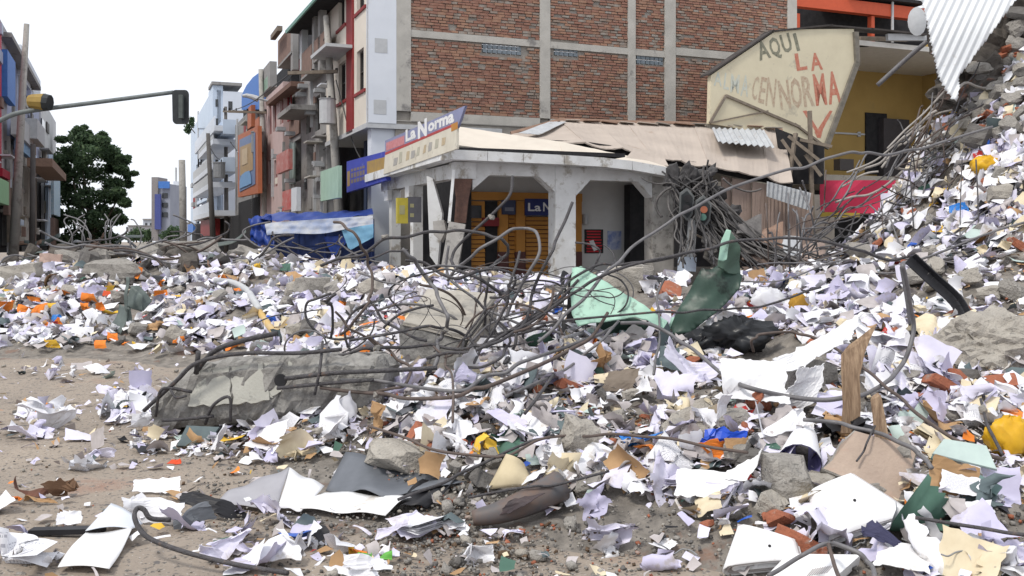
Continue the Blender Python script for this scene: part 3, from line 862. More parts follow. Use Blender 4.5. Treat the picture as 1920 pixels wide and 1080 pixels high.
for k, (a, b) in enumerate((((1330, 141), (1452, 58)), ((1448, 60), (1562, 48)), ((1556, 49), (1640, 56)), ((1634, 55), (1738, 66)))):
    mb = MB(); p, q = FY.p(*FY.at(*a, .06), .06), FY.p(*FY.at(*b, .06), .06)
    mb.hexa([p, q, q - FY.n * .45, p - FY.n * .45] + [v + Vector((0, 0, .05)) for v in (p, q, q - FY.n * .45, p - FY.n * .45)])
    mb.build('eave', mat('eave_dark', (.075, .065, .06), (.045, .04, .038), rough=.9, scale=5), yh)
for k, (x0, y0, x1, y1) in enumerate(((1606, 84, 1730, 84), (1612, 72, 1700, 74))):
    plank(yh, 'rafter', M_TIM if k else M_DRK, x0, y0, x1, y1, .12, .1, -.3 - .3 * k)
plank(yh, 'rafter', M_LGREY, 1663, 70, 1735, 70, .2, .1, -.1)
# the room behind
FYb = Frame(FY.p(0, 0, -3.6), E_)
mb = MB(); px_slab(mb, FYb, [(1490, 340), (1900, 340), (1900, 80), (1490, 80)], 0, .15); mb.build('back_wall', M_YEL, yh)
h = FY.at(1606, 88)
zc = FY.at(1640, 84)[1]; zf = FY.at(1640, 330)[1]
uL, uR = FY.at(1560, 200)[0], FY.at(1800, 200)[0] + 2.2
mb = MB(); FY.box(mb, uL, uR, zc, zc + .15, -3.6, -.2); mb.build('ceiling', M_CEIL, yh)
mb = MB(); FY.box(mb, uL - .5, uR, zf - .25, zf, -3.6, .0); mb.build('floor_slab', MATS['lower_plaster'], yh)
mb = MB(); FY.box(mb, uR - .1, uR, zf, zc, -3.6, -.3); mb.build('side_wall', M_YEL, yh)
def ybox(name, m, x0, x1, y0, y1, n0, n1, fr=FYb, parent=yh):
    h = hole_px(fr, x0, x1, y0, y1, n1); mb = MB(); fr.box(mb, *h, n0, n1); return mb.build(name, m, parent)
ybox('door', M_DRK, 1624, 1663, 212, 327, .0, .06)
ybox('door', mat('grey_door', (.06, .055, .06), rough=.6), 1657, 1705, 223, 330, .0, .30)
ybox('wall_pipe', M_LGREY, 1566, 1622, 249, 252, .0, .05)
ybox('wall_switch', M_LGREY, 1609, 1614, 247, 256, .0, .05)
tv = ybox('dark_box', M_FRM, 1575, 1601, 298, 319, .8, 1.1, parent=None); tag(tv, 'small dark box standing on the torn room floor', 'box')
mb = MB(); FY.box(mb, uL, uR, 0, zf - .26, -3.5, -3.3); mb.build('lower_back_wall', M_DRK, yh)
# painted words
M_OLV = mat('paint_olive', (.15, .15, .11), (.30, .29, .22), rough=.9, scale=14, mix=.5)
M_RPT = mat('paint_red', (.46, .13, .085), (.52, .27, .19), rough=.9, scale=12, mix=.6)
M_FPT = mat('paint_faded', (.46, .51, .48), (.58, .57, .47), rough=.9, scale=10, mix=.6)
M_BPT = mat('paint_brown', (.40, .28, .20), (.54, .47, .35), rough=.9, scale=14, mix=.5)
def paint(ch, m, x0, y0, x1, y1, hpx, bold=.035):
    a, b = FY.p(*FY.at(x0, y0)), FY.p(*FY.at(x1, y1))
    lettering(ch, a, b, FY.n, hpx * a.y / F, m, yh, name='painted_word', ext=.004, bold=bold - .008)
for ch, x0, x1, y, hh in (('A', 1424, 1446, 113, 33), ('Q', 1447, 1466, 106, 33), ('U', 1469, 1487, 99, 33), ('I', 1494, 1500, 95, 32)):
    paint(ch, M_OLV, x0, y, x1, y - (x1 - x0) * .3, hh)
for ch, x0, x1 in (('L', 1494, 1514), ('A', 1521, 1543)): paint(ch, M_RPT, x0, 132, x1, 129, 31)
for k, (ch, x0, x1) in enumerate((('A', 1338, 1353), ('L', 1356, 1366), ('M', 1369, 1385), ('A', 1388, 1402), ('C', 1408, 1418), ('E', 1421, 1432), ('N', 1435, 1452))):
    paint(ch, M_FPT if k < 4 else M_BPT, x0, 160 + k * 6.2, x1, 162 + k * 6.4, 26 + k * 4.6, .02)
for k, (ch, x0, x1) in enumerate((('N', 1464, 1484), ('O', 1486, 1506), ('R', 1508, 1528), ('M', 1530, 1551), ('A', 1554, 1578))):
    paint(ch, M_BPT if k < 3 else M_RPT, x0, 204 - k * 2.5, x1, 204 - k * 2.5 - 2.5, 52 + k * 1.5)
mb = MB()
for pts in ([(1505, 208), (1512, 207), (1536, 246), (1532, 252)], [(1556, 207), (1561, 208), (1538, 252), (1531, 246)], [(1527, 247), (1543, 243), (1539, 259), (1532, 258)]):
    mb.slab(px_poly(FY, pts[::-1], .002 + .002 * len(mb.f) / 6), FY.n, .002)
mb.build('painted_arrow', M_RPT, yh)

# red banner under the torn room
ban = MB()
for i in range(8):
    for j in range(4):
        def bp(i, j): return P(1538 + i * 20, 338 + j * 15.5 - 1.0 * i * (j == 0) * 0, 26.2) + Vector((0, .05 * math.sin(i * 1.1 + j), 0))
        ban.quad(bp(i, j + 1), bp(i + 1, j + 1), bp(i + 1, j), bp(i, j))
tag(ban.build('banner', mat('banner_red', (.54, .035, .09), (.45, .03, .07), rough=.6, scale=3)), 'crimson banner hung across the opening below the torn room', 'banner')
mb = MB(); mb.bar(P(1538, 402, 26.15), P(1612, 404, 26.15), .03, .13); tag(mb.build('yellow_strip', mat('strip_yellow', (.42, .30, .05), rough=.7)), 'yellow strip along the foot of the crimson banner', 'sign')
mb = MB(); mb.bar(P(1525, 470, 25.4), P(1518, 208, 25.4), .1, .1); tag(mb.build('utility_post', M_TIM), 'thin leaning timber post in front of the painted gable', 'post')

# ------------------------------------------------------------------ orange-red building behind
FO = Frame(P(1492, 30, 34.0), E_)
ob = empty('red_framed_building', FO.p(2, 0), 'dark building with orange-red steel beams behind the painted gable', 'building')
M_ORR = mat('orange_red_steel', (.58, .10, .04), (.50, .085, .035), rough=.55)
def obx(name, m, x0, x1, y0, y1, n0, n1):
    h = hole_px(FO, x0, x1, y0, y1, n1); mb = MB(); FO.box(mb, *h, n0, n1); mb.build(name, m, ob)
obx('top_beam', M_ORR, 1493, 1742, 2, 25, 0, .3)
obx('steel_post', M_ORR, 1493, 1500, 25, 130, 0, .2)
obx('steel_post', M_ORR, 1634, 1640, 30, 130, 0, .2)
obx('thin_post', M_LGREY, 1673, 1676, -20, 130, .3, .36)
obx('dark_upper_floor', M_DRK, 1493, 1850, 26, 200, -1.5, -1.2)
mb = MB(); mb.hexa([FO.p(u, z, n) for z in (FO.at(1600, 0)[1],) for u, n in ((2.0, .5), (5.5, .5), (5.5, -3), (2.0, -3))] + [FO.p(u, FO.at(1600, 0)[1] + .12, n) for u, n in ((3.2, .5), (5.5, .5), (5.5, -3), (3.2, -3))]); mb.build('roof_edge', M_DRK, ob)
# satellite dish
ds = empty('satellite_dish', P(1719, 62, 27.2), 'pale satellite dish standing on the roof edge beside the corrugated sheet', 'dish')
mb = MB(); vs, fs = [], []
c = P(1720, 40, 27.2)
for r_ in range(5):
    for k in range(16):
        a = 2 * math.pi * k / 16; q = r_ / 4 * .36
        vs.append(c + Vector((q * .75 * math.cos(a), .5 * q * q - .05, q * 1.15 * math.sin(a))))
for r_ in range(4):
    for k in range(16): fs.append((r_ * 16 + k, r_ * 16 + (k + 1) % 16, (r_ + 1) * 16 + (k + 1) % 16, (r_ + 1) * 16 + k))
mb.add(vs, fs); mb.build('bowl', M_LGREY, ds, smooth=True)
mb = MB(); mb.cyl(P(1720, 40, 27.3), P(1719, 66, 27.3), .025, 6); mb.build('mast', M_STEEL, ds)

# ------------------------------------------------------------------ right side of the street, towards the far end
F0 = Frame((-6.28, 32.5), D_)
M_BRF = mat('far_brick', (.25, .165, .135), (.18, .125, .105), rough=.95, scale=5)
M_GRY = mat('grey_render', (.34, .33, .32), (.25, .245, .24), rough=.9, scale=1.5, spots=(.18, .17, .165), spot_scale=1.5)
M_PNK = mat('pink_paint', (.56, .43, .41), (.47, .36, .345), rough=.85, scale=1.5)
M_PBL = mat('pale_blue_paint', (.55, .63, .74), (.48, .56, .67), rough=.85, scale=.8)
M_PBL2 = mat('whitish_blue_paint', (.66, .70, .77), (.60, .64, .71), rough=.85, scale=.8)
M_BLUP = mat('blue_panel', (.07, .20, .55), (.055, .16, .46), rough=.6)
M_CURT = mat('red_cloth', (.36, .02, .04), (.25, .015, .03), rough=.8)
M_GRN = mat('roof_green', (.18, .33, .28), (.13, .25, .21), rough=.7)
M_PGRN = mat('pale_green_board', (.36, .50, .40), (.30, .43, .34), rough=.8, scale=3)
def fb(parent, fr, name, m, x0, x1, y0, y1, n0, n1):
    h = hole_px(fr, x0, x1, y0, y1, n1); mb = MB(); fr.box(mb, *h, n0, n1); return mb.build(name, m, parent)
def fp(parent, fr, name, m, pts, n, th):
    mb = MB(); px_slab(mb, fr, pts[::-1], n, th); return mb.build(name, m, parent)
# house with brick balconies
b = empty('balcony_house', F0.p(F0.at(566, 400)[0], 0), 'unfinished brick and concrete house with an open roof terrace and a red curtain', 'house')
u0, u1 = F0.at(545, 300)[0], -.01
zt = F0.at(566, 150)[1]
ops = [hole_px(F0, 574, 583, 205, 250), hole_px(F0, 590, 600, 180, 245), hole_px(F0, 602, 609, 160, 225), hole_px(F0, 598, 611, 252, 320), hole_px(F0, 575, 590, 268, 330), hole_px(F0, 552, 565, 262, 340)]
mb = MB(); wall(mb, F0, u0, u1, 0, zt, .25, ops); mb.build('wall', M_GRY, b)
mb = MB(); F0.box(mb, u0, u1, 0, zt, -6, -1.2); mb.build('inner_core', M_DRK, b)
for h in ops[:3]: window(b, F0, h, M_FRM, M_GLS, rec=.12, bars=1)
for x0, x1, y0, y1 in ((521, 545, 62, 110), (565, 584, 92, 138), (588, 611, 66, 104)):
    fb(b, F0, 'brick_parapet', M_BRF, x0, x1, y0, y1, .28, .42)
    fb(b, F0, 'balcony_slab', M_GRY, x0 - 1, x1 + 1, y1, y1 + 4, -.2, .46)
fb(b, F0, 'terrace_back', M_DRK, 545, 611, 20, 140, -2.5, -2.2)
for x in (545, 562, 585, 596): fb(b, F0, 'terrace_post', M_LGREY if x == 562 else M_GRY, x, x + 4, 5 + (600 - x) * .7, 132, .2, .42)
fb(b, F0, 'red_curtain', M_CURT, 549, 559, 52, 134, .1, .18)
fb(b, F0, 'white_curtain', M_WHT, 559.5, 562, 44, 110, .1, .16)
fp(b, F0, 'roof_edge', M_GRN, [(534, 58), (590, -5), (616, -38), (616, -32), (590, 1), (536, 63)], .9, .06)
fp(b, F0, 'roof', M_DRK, [(535, 59), (590, -4), (616, -37), (616, -33), (590, 0), (537, 62)], .83, 3.3)
fp(b, F0, 'awning', M_LGREY, [(582, 105), (611, 80), (611, 86), (583, 111)], .9, 1.0)
fb(b, F0, 'green_board', M_PGRN, 601, 634, 316, 374, 1.0, 1.1)
fb(b, F0, 'brick_panel', M_BRF, 541, 561, 216, 255, .01, .06)
for x in (536, 541): fb(b, F0, 'door_leaf', mat('grey_green_door', (.30, .36, .34), (.24, .29, .28), rough=.7), x + 6, x + 10, 268, 345, .02, .08)
fb(b, F0, 'plank_end', M_TIM, 507, 520, 57, 66, .6, .8)
# pink house
b = empty('pink_house', F0.p(F0.at(522, 400)[0], 0), 'narrow pink house with brown shutters and broken tile roof', 'house')
u0, u1 = F0.at(500, 300)[0], F0.at(545, 300)[0]
zt = F0.at(522, 175)[1]
hs = [hole_px(F0, x, x + 6, a, c, .3) for x, a, c in ((503, 195, 253), (512, 190, 246), (525, 178, 232), (534, 172, 226), (503, 300, 345), (514, 300, 350))]
mb = MB(); wall(mb, F0, u0, u1, 0, zt, .25, hs, n=.3); mb.build('wall', M_PNK, b)
for h in hs: window(b, F0, h, M_REDP, M_GLS, n=.3, bars=0)
fp(b, F0, 'tile_roof', mat('old_tiles', (.22, .13, .10), (.14, .09, .075), rough=.95, scale=6), [(498, 192), (545, 152), (545, 161), (500, 198)], .6, .5)
fb(b, F0, 'balcony_slab', M_GRY, 520, 545, 205, 214, .0, .9)
fb(b, F0, 'ruined_loft', M_DRK, 502, 546, 135, 178, -2, -1.6)
fb(b, F0, 'broken_wall', M_GRY, 487, 506, 126, 172, .1, .4)
for lab, x0, x1, y0, y1, m in (('faded red sign fixed over the pink house door', 518, 541, 285, 322, 'sign_faded_red'), ('red and white sign board at the foot of the pink house', 529, 545, 357, 394, 'sign_bright_red')):
    tag(fb(None, F0, 'shop_sign', mat(m, (.42, .09, .08) if 'faded' in m else (.50, .04, .04), (.5, .3, .27), rough=.6, scale=4), x0, x1, y0, y1, .6, .75), lab, 'sign')
tag(fb(None, F0, 'sign_board', M_WHT, 546, 556, 352, 396, .6, .75), 'plain white sign board at the foot of the balcony house', 'sign')
# orange billboard shop
b = empty('shop_block', F0.p(F0.at(470, 400)[0], 0), 'dark shop block carrying a blue arched panel and an orange billboard', 'shop')
fb(b, F0, 'wall', M_GRY, 441, 500, 205, 470, -3, 0)
fp(b, F0, 'blue_arched_panel', M_BLUP, [(453, 206), (453, 178), (462, 160), (474, 145), (486, 136), (487, 205)], .3, .3)
fb(b, F0, 'side_strip', M_PGRN, 488, 502, 150, 172, .25, .4)
fb(b, F0, 'orange_post', mat('billboard_orange', (.46, .15, .07), (.39, .125, .06), rough=.6), 464, 471, 200, 240, .3, .5)
fb(b, F0, 'orange_post', MATS['billboard_orange'], 478, 485, 222, 250, .3, .5)
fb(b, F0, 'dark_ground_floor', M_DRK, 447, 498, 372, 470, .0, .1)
bb = empty('billboard', F0.p(F0.at(464, 300)[0], 4), 'orange framed billboard with a tan and blue picture, on the shop block', 'billboard')
fp(bb, F0, 'frame', MATS['billboard_orange'], [(446, 254), (483, 236), (484, 362), (446, 370)], .9, .18)
fp(bb, F0, 'picture', mat('picture_slate', (.16, .22, .38), (.12, .17, .30), rough=.5, scale=3), [(449, 262), (478, 248), (478, 345), (449, 360)], .93, .02)
fp(bb, F0, 'tan_panel', mat('picture_tan', (.42, .28, .13), (.34, .22, .10), rough=.5, scale=2), [(450, 276), (474, 266), (474, 318), (450, 330)], .95, .01)
fp(bb, F0, 'pale_panel', mat('picture_pale', (.55, .42, .26), rough=.5), [(453, 281), (464, 276), (464, 306), (453, 311)], .97, .01)
fp(bb, F0, 'blue_cloud', mat('picture_sky', (.18, .36, .62), rough=.5), [(449, 340), (453, 328), (460, 322), (467, 320), (470, 330), (471, 344), (449, 354)], .97, .01)
# pale blue apartment block
b = empty('pale_apartment_block', F0.p(F0.at(400, 400)[0], 0), 'tall pale blue apartment block with stacked balconies', 'building')
FPb = Frame(F0.p(F0.at(399, 300)[0], 0), E_)         # its end wall, facing the viewer
fb(b, FPb, 'end_wall', M_PBL2, 418, 456, 172, 470, -4, .12)
fb(b, FPb, 'stair_tower', M_PBL, 399, 418, 160, 470, -4, .0)
fb(b, FPb, 'roof_slab', M_GRY, 397, 454, 154, 159.5, -3, .25)
hs = [hole_px(F0, 370, 398, a, c, -.4) for a, c in ((255 - 40, 262), (296, 330), (350, 372), (378, 400), (412, 440))]
mb = MB(); wall(mb, F0, F0.at(352, 300)[0], F0.at(399, 300)[0], 0, F0.at(375, 208)[1], .3, hs[1:], n=-.3); mb.build('wall', M_PBL, b)
mb = MB(); F0.box(mb, F0.at(352, 300)[0], F0.at(399, 300)[0], 0, F0.at(375, 215)[1], -6, -1.4); mb.build('inner_core', M_GLS, b)
fp(b, F0, 'gable', M_PBL, [(370, 218), (398, 168), (399, 240), (370, 240)], -.2, .3)
for (x0, x1, y) in ((365, 402, 258), (372, 399, 275), (362, 398, 322), (362, 396, 352), (362, 398, 400)):
    fb(b, F0, 'balcony_slab', M_WHT, x0, x1, y, y + 9, -.4, 1.2)
    fb(b, F0, 'balcony_front', M_PBL2 if y in (258, 400) else M_LGREY, x0, x1, y - 16, y - .2, 1.08, 1.16)
for y in (232, 300): fb(b, F0, 'side_balcony', M_PBL, 404, 418, y, y + 26, -.2, .7)
fb(b, F0, 'ground_shop', M_DRK, 360, 452, 412, 470, .02, .1)
tag(fb(None, F0, 'shop_sign', M_BLUP, 352, 362, 420, 436, .6, .8), 'small blue shop sign at the foot of the pale blue block', 'sign')
tag(fb(None, F0, 'door_canopy', M_REDP, 376, 398, 412, 442, .4, .9), 'dark red hoarding at the foot of the pale blue block', 'hoarding')

for k, (x0, x1, y0, Y, c, lab) in enumerate(((240, 262, 424, 150, (.50, .50, .52), 'low pale house far down the street beside the tree'), (262, 284, 432, 160, (.42, .40, .40), 'low greyish house beyond the parked cars far down the street'), (318, 340, 418, 140, (.55, .56, .60), 'pale house right of the hazy blue-grey block'), (268, 286, 412, 190, (.48, .52, .58), 'farthest pale block left of the blue-grey block'))):
    fr = Frame(P(x0, 400, Y), (1, 0)); b = empty('distant_house', fr.p(.5, 0), lab, 'house', 'houses at the far end of the street')
    fb(b, fr, 'wall', mat('distant_wall_%s' % ('sand', 'grey', 'pale', 'mist')[k], c, rough=.9), x0, x1, y0, 452, -5, 0)
    fb(b, fr, 'roof', M_GRY, x0 - 1, x1 + 1, y0 - 2, y0, -5, .3)
    for q in range(2): fb(b, fr, 'window', M_GLS, x0 + 4 + q * 9, x0 + 8 + q * 9, y0 + 6, y0 + 12, .0, .05)
# fittings on the street fronts: air conditioners, pipes, shutters, ledges
rf = random.Random(41)
M_AC = mat('ac_grille', (.40, .41, .42), (.30, .31, .32), rough=.6, scale=20)
def byname(n): return [o for o in bpy.data.objects if o.name == n][0]
for nm, x0, x1, ya, yb_, off, nn in (('balcony_house', 547, 610, 150, 400, .0, 26), ('pink_house', 502, 543, 190, 400, .3, 16), ('shop_block', 442, 498, 215, 370, .0, 16), ('pale_apartment_block', 356, 397, 215, 410, -.3, 18)):
    b = byname(nm)
    for k in range(nn):
        x, y = rf.uniform(x0, x1 - 3), rf.uniform(ya, yb_)
        t = rf.random()
        if t < .25: fb(b, F0, 'air_conditioner', M_AC, x, x + 3.2, y, y + 7, off, off + .35)
        elif t < .5: fb(b, F0, 'downpipe', rf.choice([M_LGREY, M_GRY, M_DRK]), x, x + .9, y - 40, y + 50, off, off + .1)
        elif t < .72: fb(b, F0, 'shutter', rf.choice([M_FRM, M_GLS, M_GRY, M_REDP]), x, x + 4, y, y + 22, off - .05, off + .03)
        elif t < .88: fb(b, F0, 'ledge', rf.choice([M_GRY, M_COL, M_WHT]), x, x + rf.uniform(6, 14), y, y + 2.5, off - .1, off + .45)
        else: fb(b, F0, 'wall_patch', rf.choice([M_MORT, M_BRF, M_CRM, M_COL]), x, x + rf.uniform(3, 8), y, y + rf.uniform(8, 22), off - .05, off + .015)
for y in (190, 226, 262, 300, 340): fb(byname('pale_apartment_block'), FPb, 'window', M_GLS, 428, 436, y, y + 16, .1, .13); fb(byname('pale_apartment_block'), FPb, 'window', M_GLS, 404, 409, y - 4, y + 10, .0, .03)

# far end of the street
FE = Frame(P(300, 400, 118), (1, 0))
b = empty('distant_block', P(303, 450, 118), 'hazy blue-grey block closing the far end of the street', 'building')
fb(b, FE, 'wall', mat('far_grey', (.32, .34, .40), (.26, .28, .34), rough=.9, scale=.6), 287, 319, 345, 452, -6, 0)
fb(b, FE, 'tower', mat('far_tan', (.28, .26, .26), rough=.9), 284, 296, 332, 452, -3, .3)
fb(b, FE, 'blue_sign', M_BLUP, 297, 317, 340, 353, .3, .6)
fb(b, FE, 'blue_sign', mat('far_navy', (.08, .10, .30), rough=.8), 290, 301, 364, 430, .3, .6)
for y in (362, 380, 398): fb(b, FE, 'window', M_GLS, 304, 314, y, y + 9, .0, .1)
b = empty('distant_tower', P(331, 450, 126), 'thin white tower far down the street', 'tower')
FE2 = Frame(P(331, 400, 126), (1, 0))
fb(b, FE2, 'shaft', M_PBL2, 325, 335, 340, 452, -2, 0); fb(b, FE2, 'spire', M_LGREY, 328, 330, 314, 340, -1.2, -.8)

# ------------------------------------------------------------------ left side of the street
FLs = Frame((-17.9, 32.5), -D_)                 # faces right, across the street; u runs away from the camera
def lb(parent, name, m, x0, x1, y0, y1, n0, n1):
    a, c_ = FLs.at(x0, y0, n1), FLs.at(x1, y0, n1)
    xm = (x0 + x1) / 2
    mb = MB(); FLs.box(mb, min(a[0], c_[0]), max(a[0], c_[0]), FLs.at(xm, y1, n1)[1], FLs.at(xm, y0, n1)[1], n0, n1); return mb.build(name, m, parent)
b = empty('red_edged_building', FLs.p(FLs.at(8, 400)[0], 0), 'grey building with a bright red edge at the left border', 'building')
lb(b, 'wall', mat('left_grey', (.46, .45, .47), (.38, .37, .39), rough=.85, scale=1.5), -120, 13, -60, 330, -4, 0)
lb(b, 'red_edge', mat('bright_red_edge', (.50, .03, .06), rough=.6), -40, 3, 10, 330, .01, .12)
lb(b, 'ground_floor', M_DRK, -120, 18, 330, 470, -4, -.1)
tag(lb(None, 'green_awning', mat('awning_green', (.30, .52, .30), (.25, .44, .25), rough=.7), -10, 17, 335, 381, .3, .9), 'pale green shop awning at the left border', 'awning')
tag(lb(None, 'red_sign', M_CURT, 5, 19, 319, 334, .3, .5), 'small red sign above the pale green awning', 'sign')
b = empty('lilac_building', FLs.p(FLs.at(45, 400)[0], 0), 'lilac and blue building, its lower storeys torn open', 'building')
M_LIL = mat('lilac_paint', (.40, .43, .56), (.33, .36, .48), rough=.85, scale=1.5)
lb(b, 'wall', M_LIL, 13, 76, 150, 290, -5, -.1)
lb(b, 'upper_wall', M_WHT, 40, 76, 118, 170, -5, .05)
lb(b, 'roof_slab', M_GRY, 22, 77, 112, 120, -5, .4)
lb(b, 'blue_panel', M_BLUP, 14, 29, 105, 190, .05, .3)
lb(b, 'grey_parapet', M_LGREY, 36, 62, 228, 265, .3, .6)
for k, (x0, x1) in enumerate(((14, 24), (30, 36), (47, 54), (62, 68))):
    lb(b, 'torn_pier', (M_GRY, M_LIL, M_COL, M_BRF)[k], x0, x1, 268, 460, -.6, .1)
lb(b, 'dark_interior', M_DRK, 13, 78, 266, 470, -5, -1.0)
for k, y in enumerate((300, 352, 398)): lb(b, 'hanging_slab', (M_MORT, M_GRY, M_COL)[k], 14, 62, y, y + 6, -.9, .15)
for k in range(9):
    x = 16 + k * 6.2
    lb(b, 'board_or_shade_panel', random.choice([M_GRY, M_MORT, M_BRF, M_LIL, M_TIM]), x, x + random.uniform(2, 4), random.uniform(300, 390), random.uniform(400, 460), .12, .3)
tag(lb(None, 'blue_hoarding', mat('pale_hoarding', (.22, .36, .52), (.17, .29, .44), rough=.8, scale=3), 38, 58, 268, 288, .3, .5), 'pale blue hoarding over the torn lilac storeys', 'sign')
b = empty('white_block', FLs.p(FLs.at(92, 400)[0], 0), 'plain whitish block at the far end of the left row', 'building')
lb(b, 'wall', mat('left_white', (.60, .60, .60), (.52, .52, .52), rough=.85, scale=1), 77, 105, 205, 470, -5, .0)
for y in (225, 262): lb(b, 'window', M_GLS, 79, 84, y, y + 22, .0, .06)
lb(b, 'balcony', M_LGREY, 70, 84, 232, 268, .0, .9)
lb(b, 'torn_front', M_DRK, 77, 88, 300, 470, .02, .1)
lb(b, 'pale_pier', M_PBL, 88, 96, 300, 460, .02, .2)
lb(b, 'red_pier', M_BRF, 101, 112, 410, 470, .1, .4)
tag(lb(None, 'vertical_sign', mat('sign_pale_blue', (.34, .50, .62), (.52, .60, .66), rough=.7, scale=7, mix=.3), 101, 113, 330, 404, .7, .85), 'tall pale blue vertical sign on the far white block', 'sign')
tag(lb(None, 'door_awning', M_RUST, 98, 124, 312, 326, .5, 1.5), 'small brown awning over the vertical sign', 'awning')

for nm, x0, x1, ya, yb_, nn in (('lilac_building', 14, 74, 125, 440, 34), ('white_block', 78, 103, 215, 450, 18), ('red_edged_building', -20, 12, 20, 330, 8)):
    b = byname(nm)
    for k in range(nn):
        x, y = rf.uniform(x0, x1 - 3), rf.uniform(ya, yb_); t = rf.random()
        if t < .3: lb(b, 'window', rf.choice([M_GLS, M_FRM]), x, x + 4, y, y + 18, .02, .08)
        elif t < .5: lb(b, 'downpipe', rf.choice([M_LGREY, M_GRY, M_DRK]), x, x + .9, y - 30, y + 45, .1, .22)
        elif t < .7: lb(b, 'ledge', rf.choice([M_GRY, M_COL, M_WHT]), x, x + rf.uniform(5, 12), y, y + 2.5, .0, .5)
        else: lb(b, 'board_or_shade_panel', rf.choice([M_MORT, M_LIL, M_COL, M_BRF, M_PBL]), x, x + rf.uniform(2, 7), y, y + rf.uniform(8, 26), .05, .2)
# ------------------------------------------------------------------ tree
def leaf_cloud(name, parent, centers, n, size, mats, seed):
    """leaf-sized quads spread through overlapping clumps"""
    r = np.random.RandomState(seed)
    per = n // len(centers)
    Vv, Q, M = [], [], []
    k = 0
    for (c, rad) in centers:
        d = r.normal(size=(per, 3)); d /= np.linalg.norm(d, axis=1, keepdims=True)
        p = np.array(c) + d * np.array(rad) * (r.rand(per, 1) ** .42)
        a = r.normal(size=(per, 3)); a /= np.linalg.norm(a, axis=1, keepdims=True)
        e = np.cross(a, r.normal(size=(per, 3))); e /= np.linalg.norm(e, axis=1, keepdims=True)
        s = size * r.uniform(.5, 1.3, (per, 1))
        q = np.stack([p - a * s, p + e * s * .5, p + a * s, p - e * s * .5], 1)
        Vv.append(q.reshape(-1, 3)); Q.append(np.arange(per * 4).reshape(per, 4) + k); k += per * 4
        M.append(r.choice(len(mats), per, p=[.5, .32, .18][:len(mats)]))
    me = bpy.data.meshes.new(name)
    V = np.concatenate(Vv) - np.array(parent.location)
    fill_mesh(me, V, np.concatenate(Q), np.concatenate(M))
    for m in mats: me.materials.append(m)
    o = bpy.data.objects.new(name, me); COL.objects.link(o); o.parent = parent
    return o
def leafmat(n, c, c2):
    m = mat(n, c, c2, rough=.6)
    t = m.node_tree; b = t.nodes['Principled BSDF']; out = [k for k in t.nodes if k.type == 'OUTPUT_MATERIAL'][0]
    tr_ = t.nodes.new('ShaderNodeBsdfTranslucent'); tr_.inputs['Color'].default_value = (*[v * 1.3 for v in c], 1)
    ms = t.nodes.new('ShaderNodeMixShader'); ms.inputs[0].default_value = .4
    t.links.new(b.outputs[0], ms.inputs[1]); t.links.new(tr_.outputs[0], ms.inputs[2]); t.links.new(ms.outputs[0], out.inputs['Surface'])
    return m
M_LF = [leafmat('leaf_dark', (.06, .10, .05), (.045, .075, .04)), leafmat('leaf_mid', (.09, .145, .07), (.07, .115, .058)), leafmat('leaf_light', (.14, .20, .10), (.11, .165, .085))]
YT = 64
tr = empty('street_tree', P(172, 470, YT) * 1.0, 'big dark green street tree beyond the left row', 'tree')
tr.location.z = 0
mb = MB(); mb.tube(spline([(tr.location.x, YT, 0), (tr.location.x + .1, YT, 2.0), (tr.location.x - .1, YT, 4.5)]), .32, 8, r2=.18)
for a in range(6):
    q = Vector((tr.location.x, YT, 2 + .4 * a)); mb.tube(spline([q, q + Vector((math.cos(a * 2.2) * 1.1, math.sin(a * 2.2), 1.3)), q + Vector((math.cos(a * 2.2) * 2.0, math.sin(a * 2.2) * 1.6, 3.0))]), .12, 6, r2=.03)
mb.build('trunk', mat('bark', (.12, .095, .07), (.075, .06, .045), rough=.95, scale=6), tr)
cl = []
rt = random.Random(12)
for x, y, w_ in ((150, 258, 22), (178, 268, 22), (130, 290, 24), (165, 290, 26), (205, 285, 20), (120, 330, 22), (150, 330, 26), (185, 325, 26), (222, 305, 16), (228, 318, 14), (212, 345, 20), (130, 370, 24), (165, 370, 28), (200, 368, 22), (222, 362, 14), (140, 405, 26), (175, 410, 26), (210, 402, 20), (226, 412, 12), (185, 438, 24), (145, 440, 24), (148, 244, 10), (195, 262, 12), (236, 302, 8), (120, 455, 22), (160, 460, 26), (205, 450, 22), (112, 300, 16), (112, 345, 16), (240, 345, 10), (234, 380, 12)):
    p = P(x, y, YT + rt.uniform(-1.6, 1.6)); r_ = w_ * YT / F
    cl.append((p, (r_, r_ * 1.2, r_ * .75)))
for k in range(46):
    c_, r_ = rt.choice(cl[:24]); a_ = rt.uniform(0, 6.28)
    cl.append((Vector(c_) + Vector((math.cos(a_) * r_[0] * 1.05, rt.uniform(-1, 1), math.sin(a_) * r_[2] * 1.1)), tuple(v * rt.uniform(.3, .6) for v in r_)))
leaf_cloud('crown', tr, cl, 42000, .15, M_LF, 3)
# creeper hanging off the pale block
pl = empty('roof_plant', P(358, 235, 84), 'small dark plant hanging from the pale blue block', 'plant')
leaf_cloud('foliage', pl, [(P(355, 234, 84), (.45, .4, .5)), (P(352, 244, 84), (.3, .3, .35)), (P(359, 226, 84), (.25, .25, .4))], 420, .14, M_LF, 5)
mb = MB(); mb.tube([P(366, 250, 84), P(355, 236, 84)], .04, 5); mb.build('stem', MATS['bark'], pl)

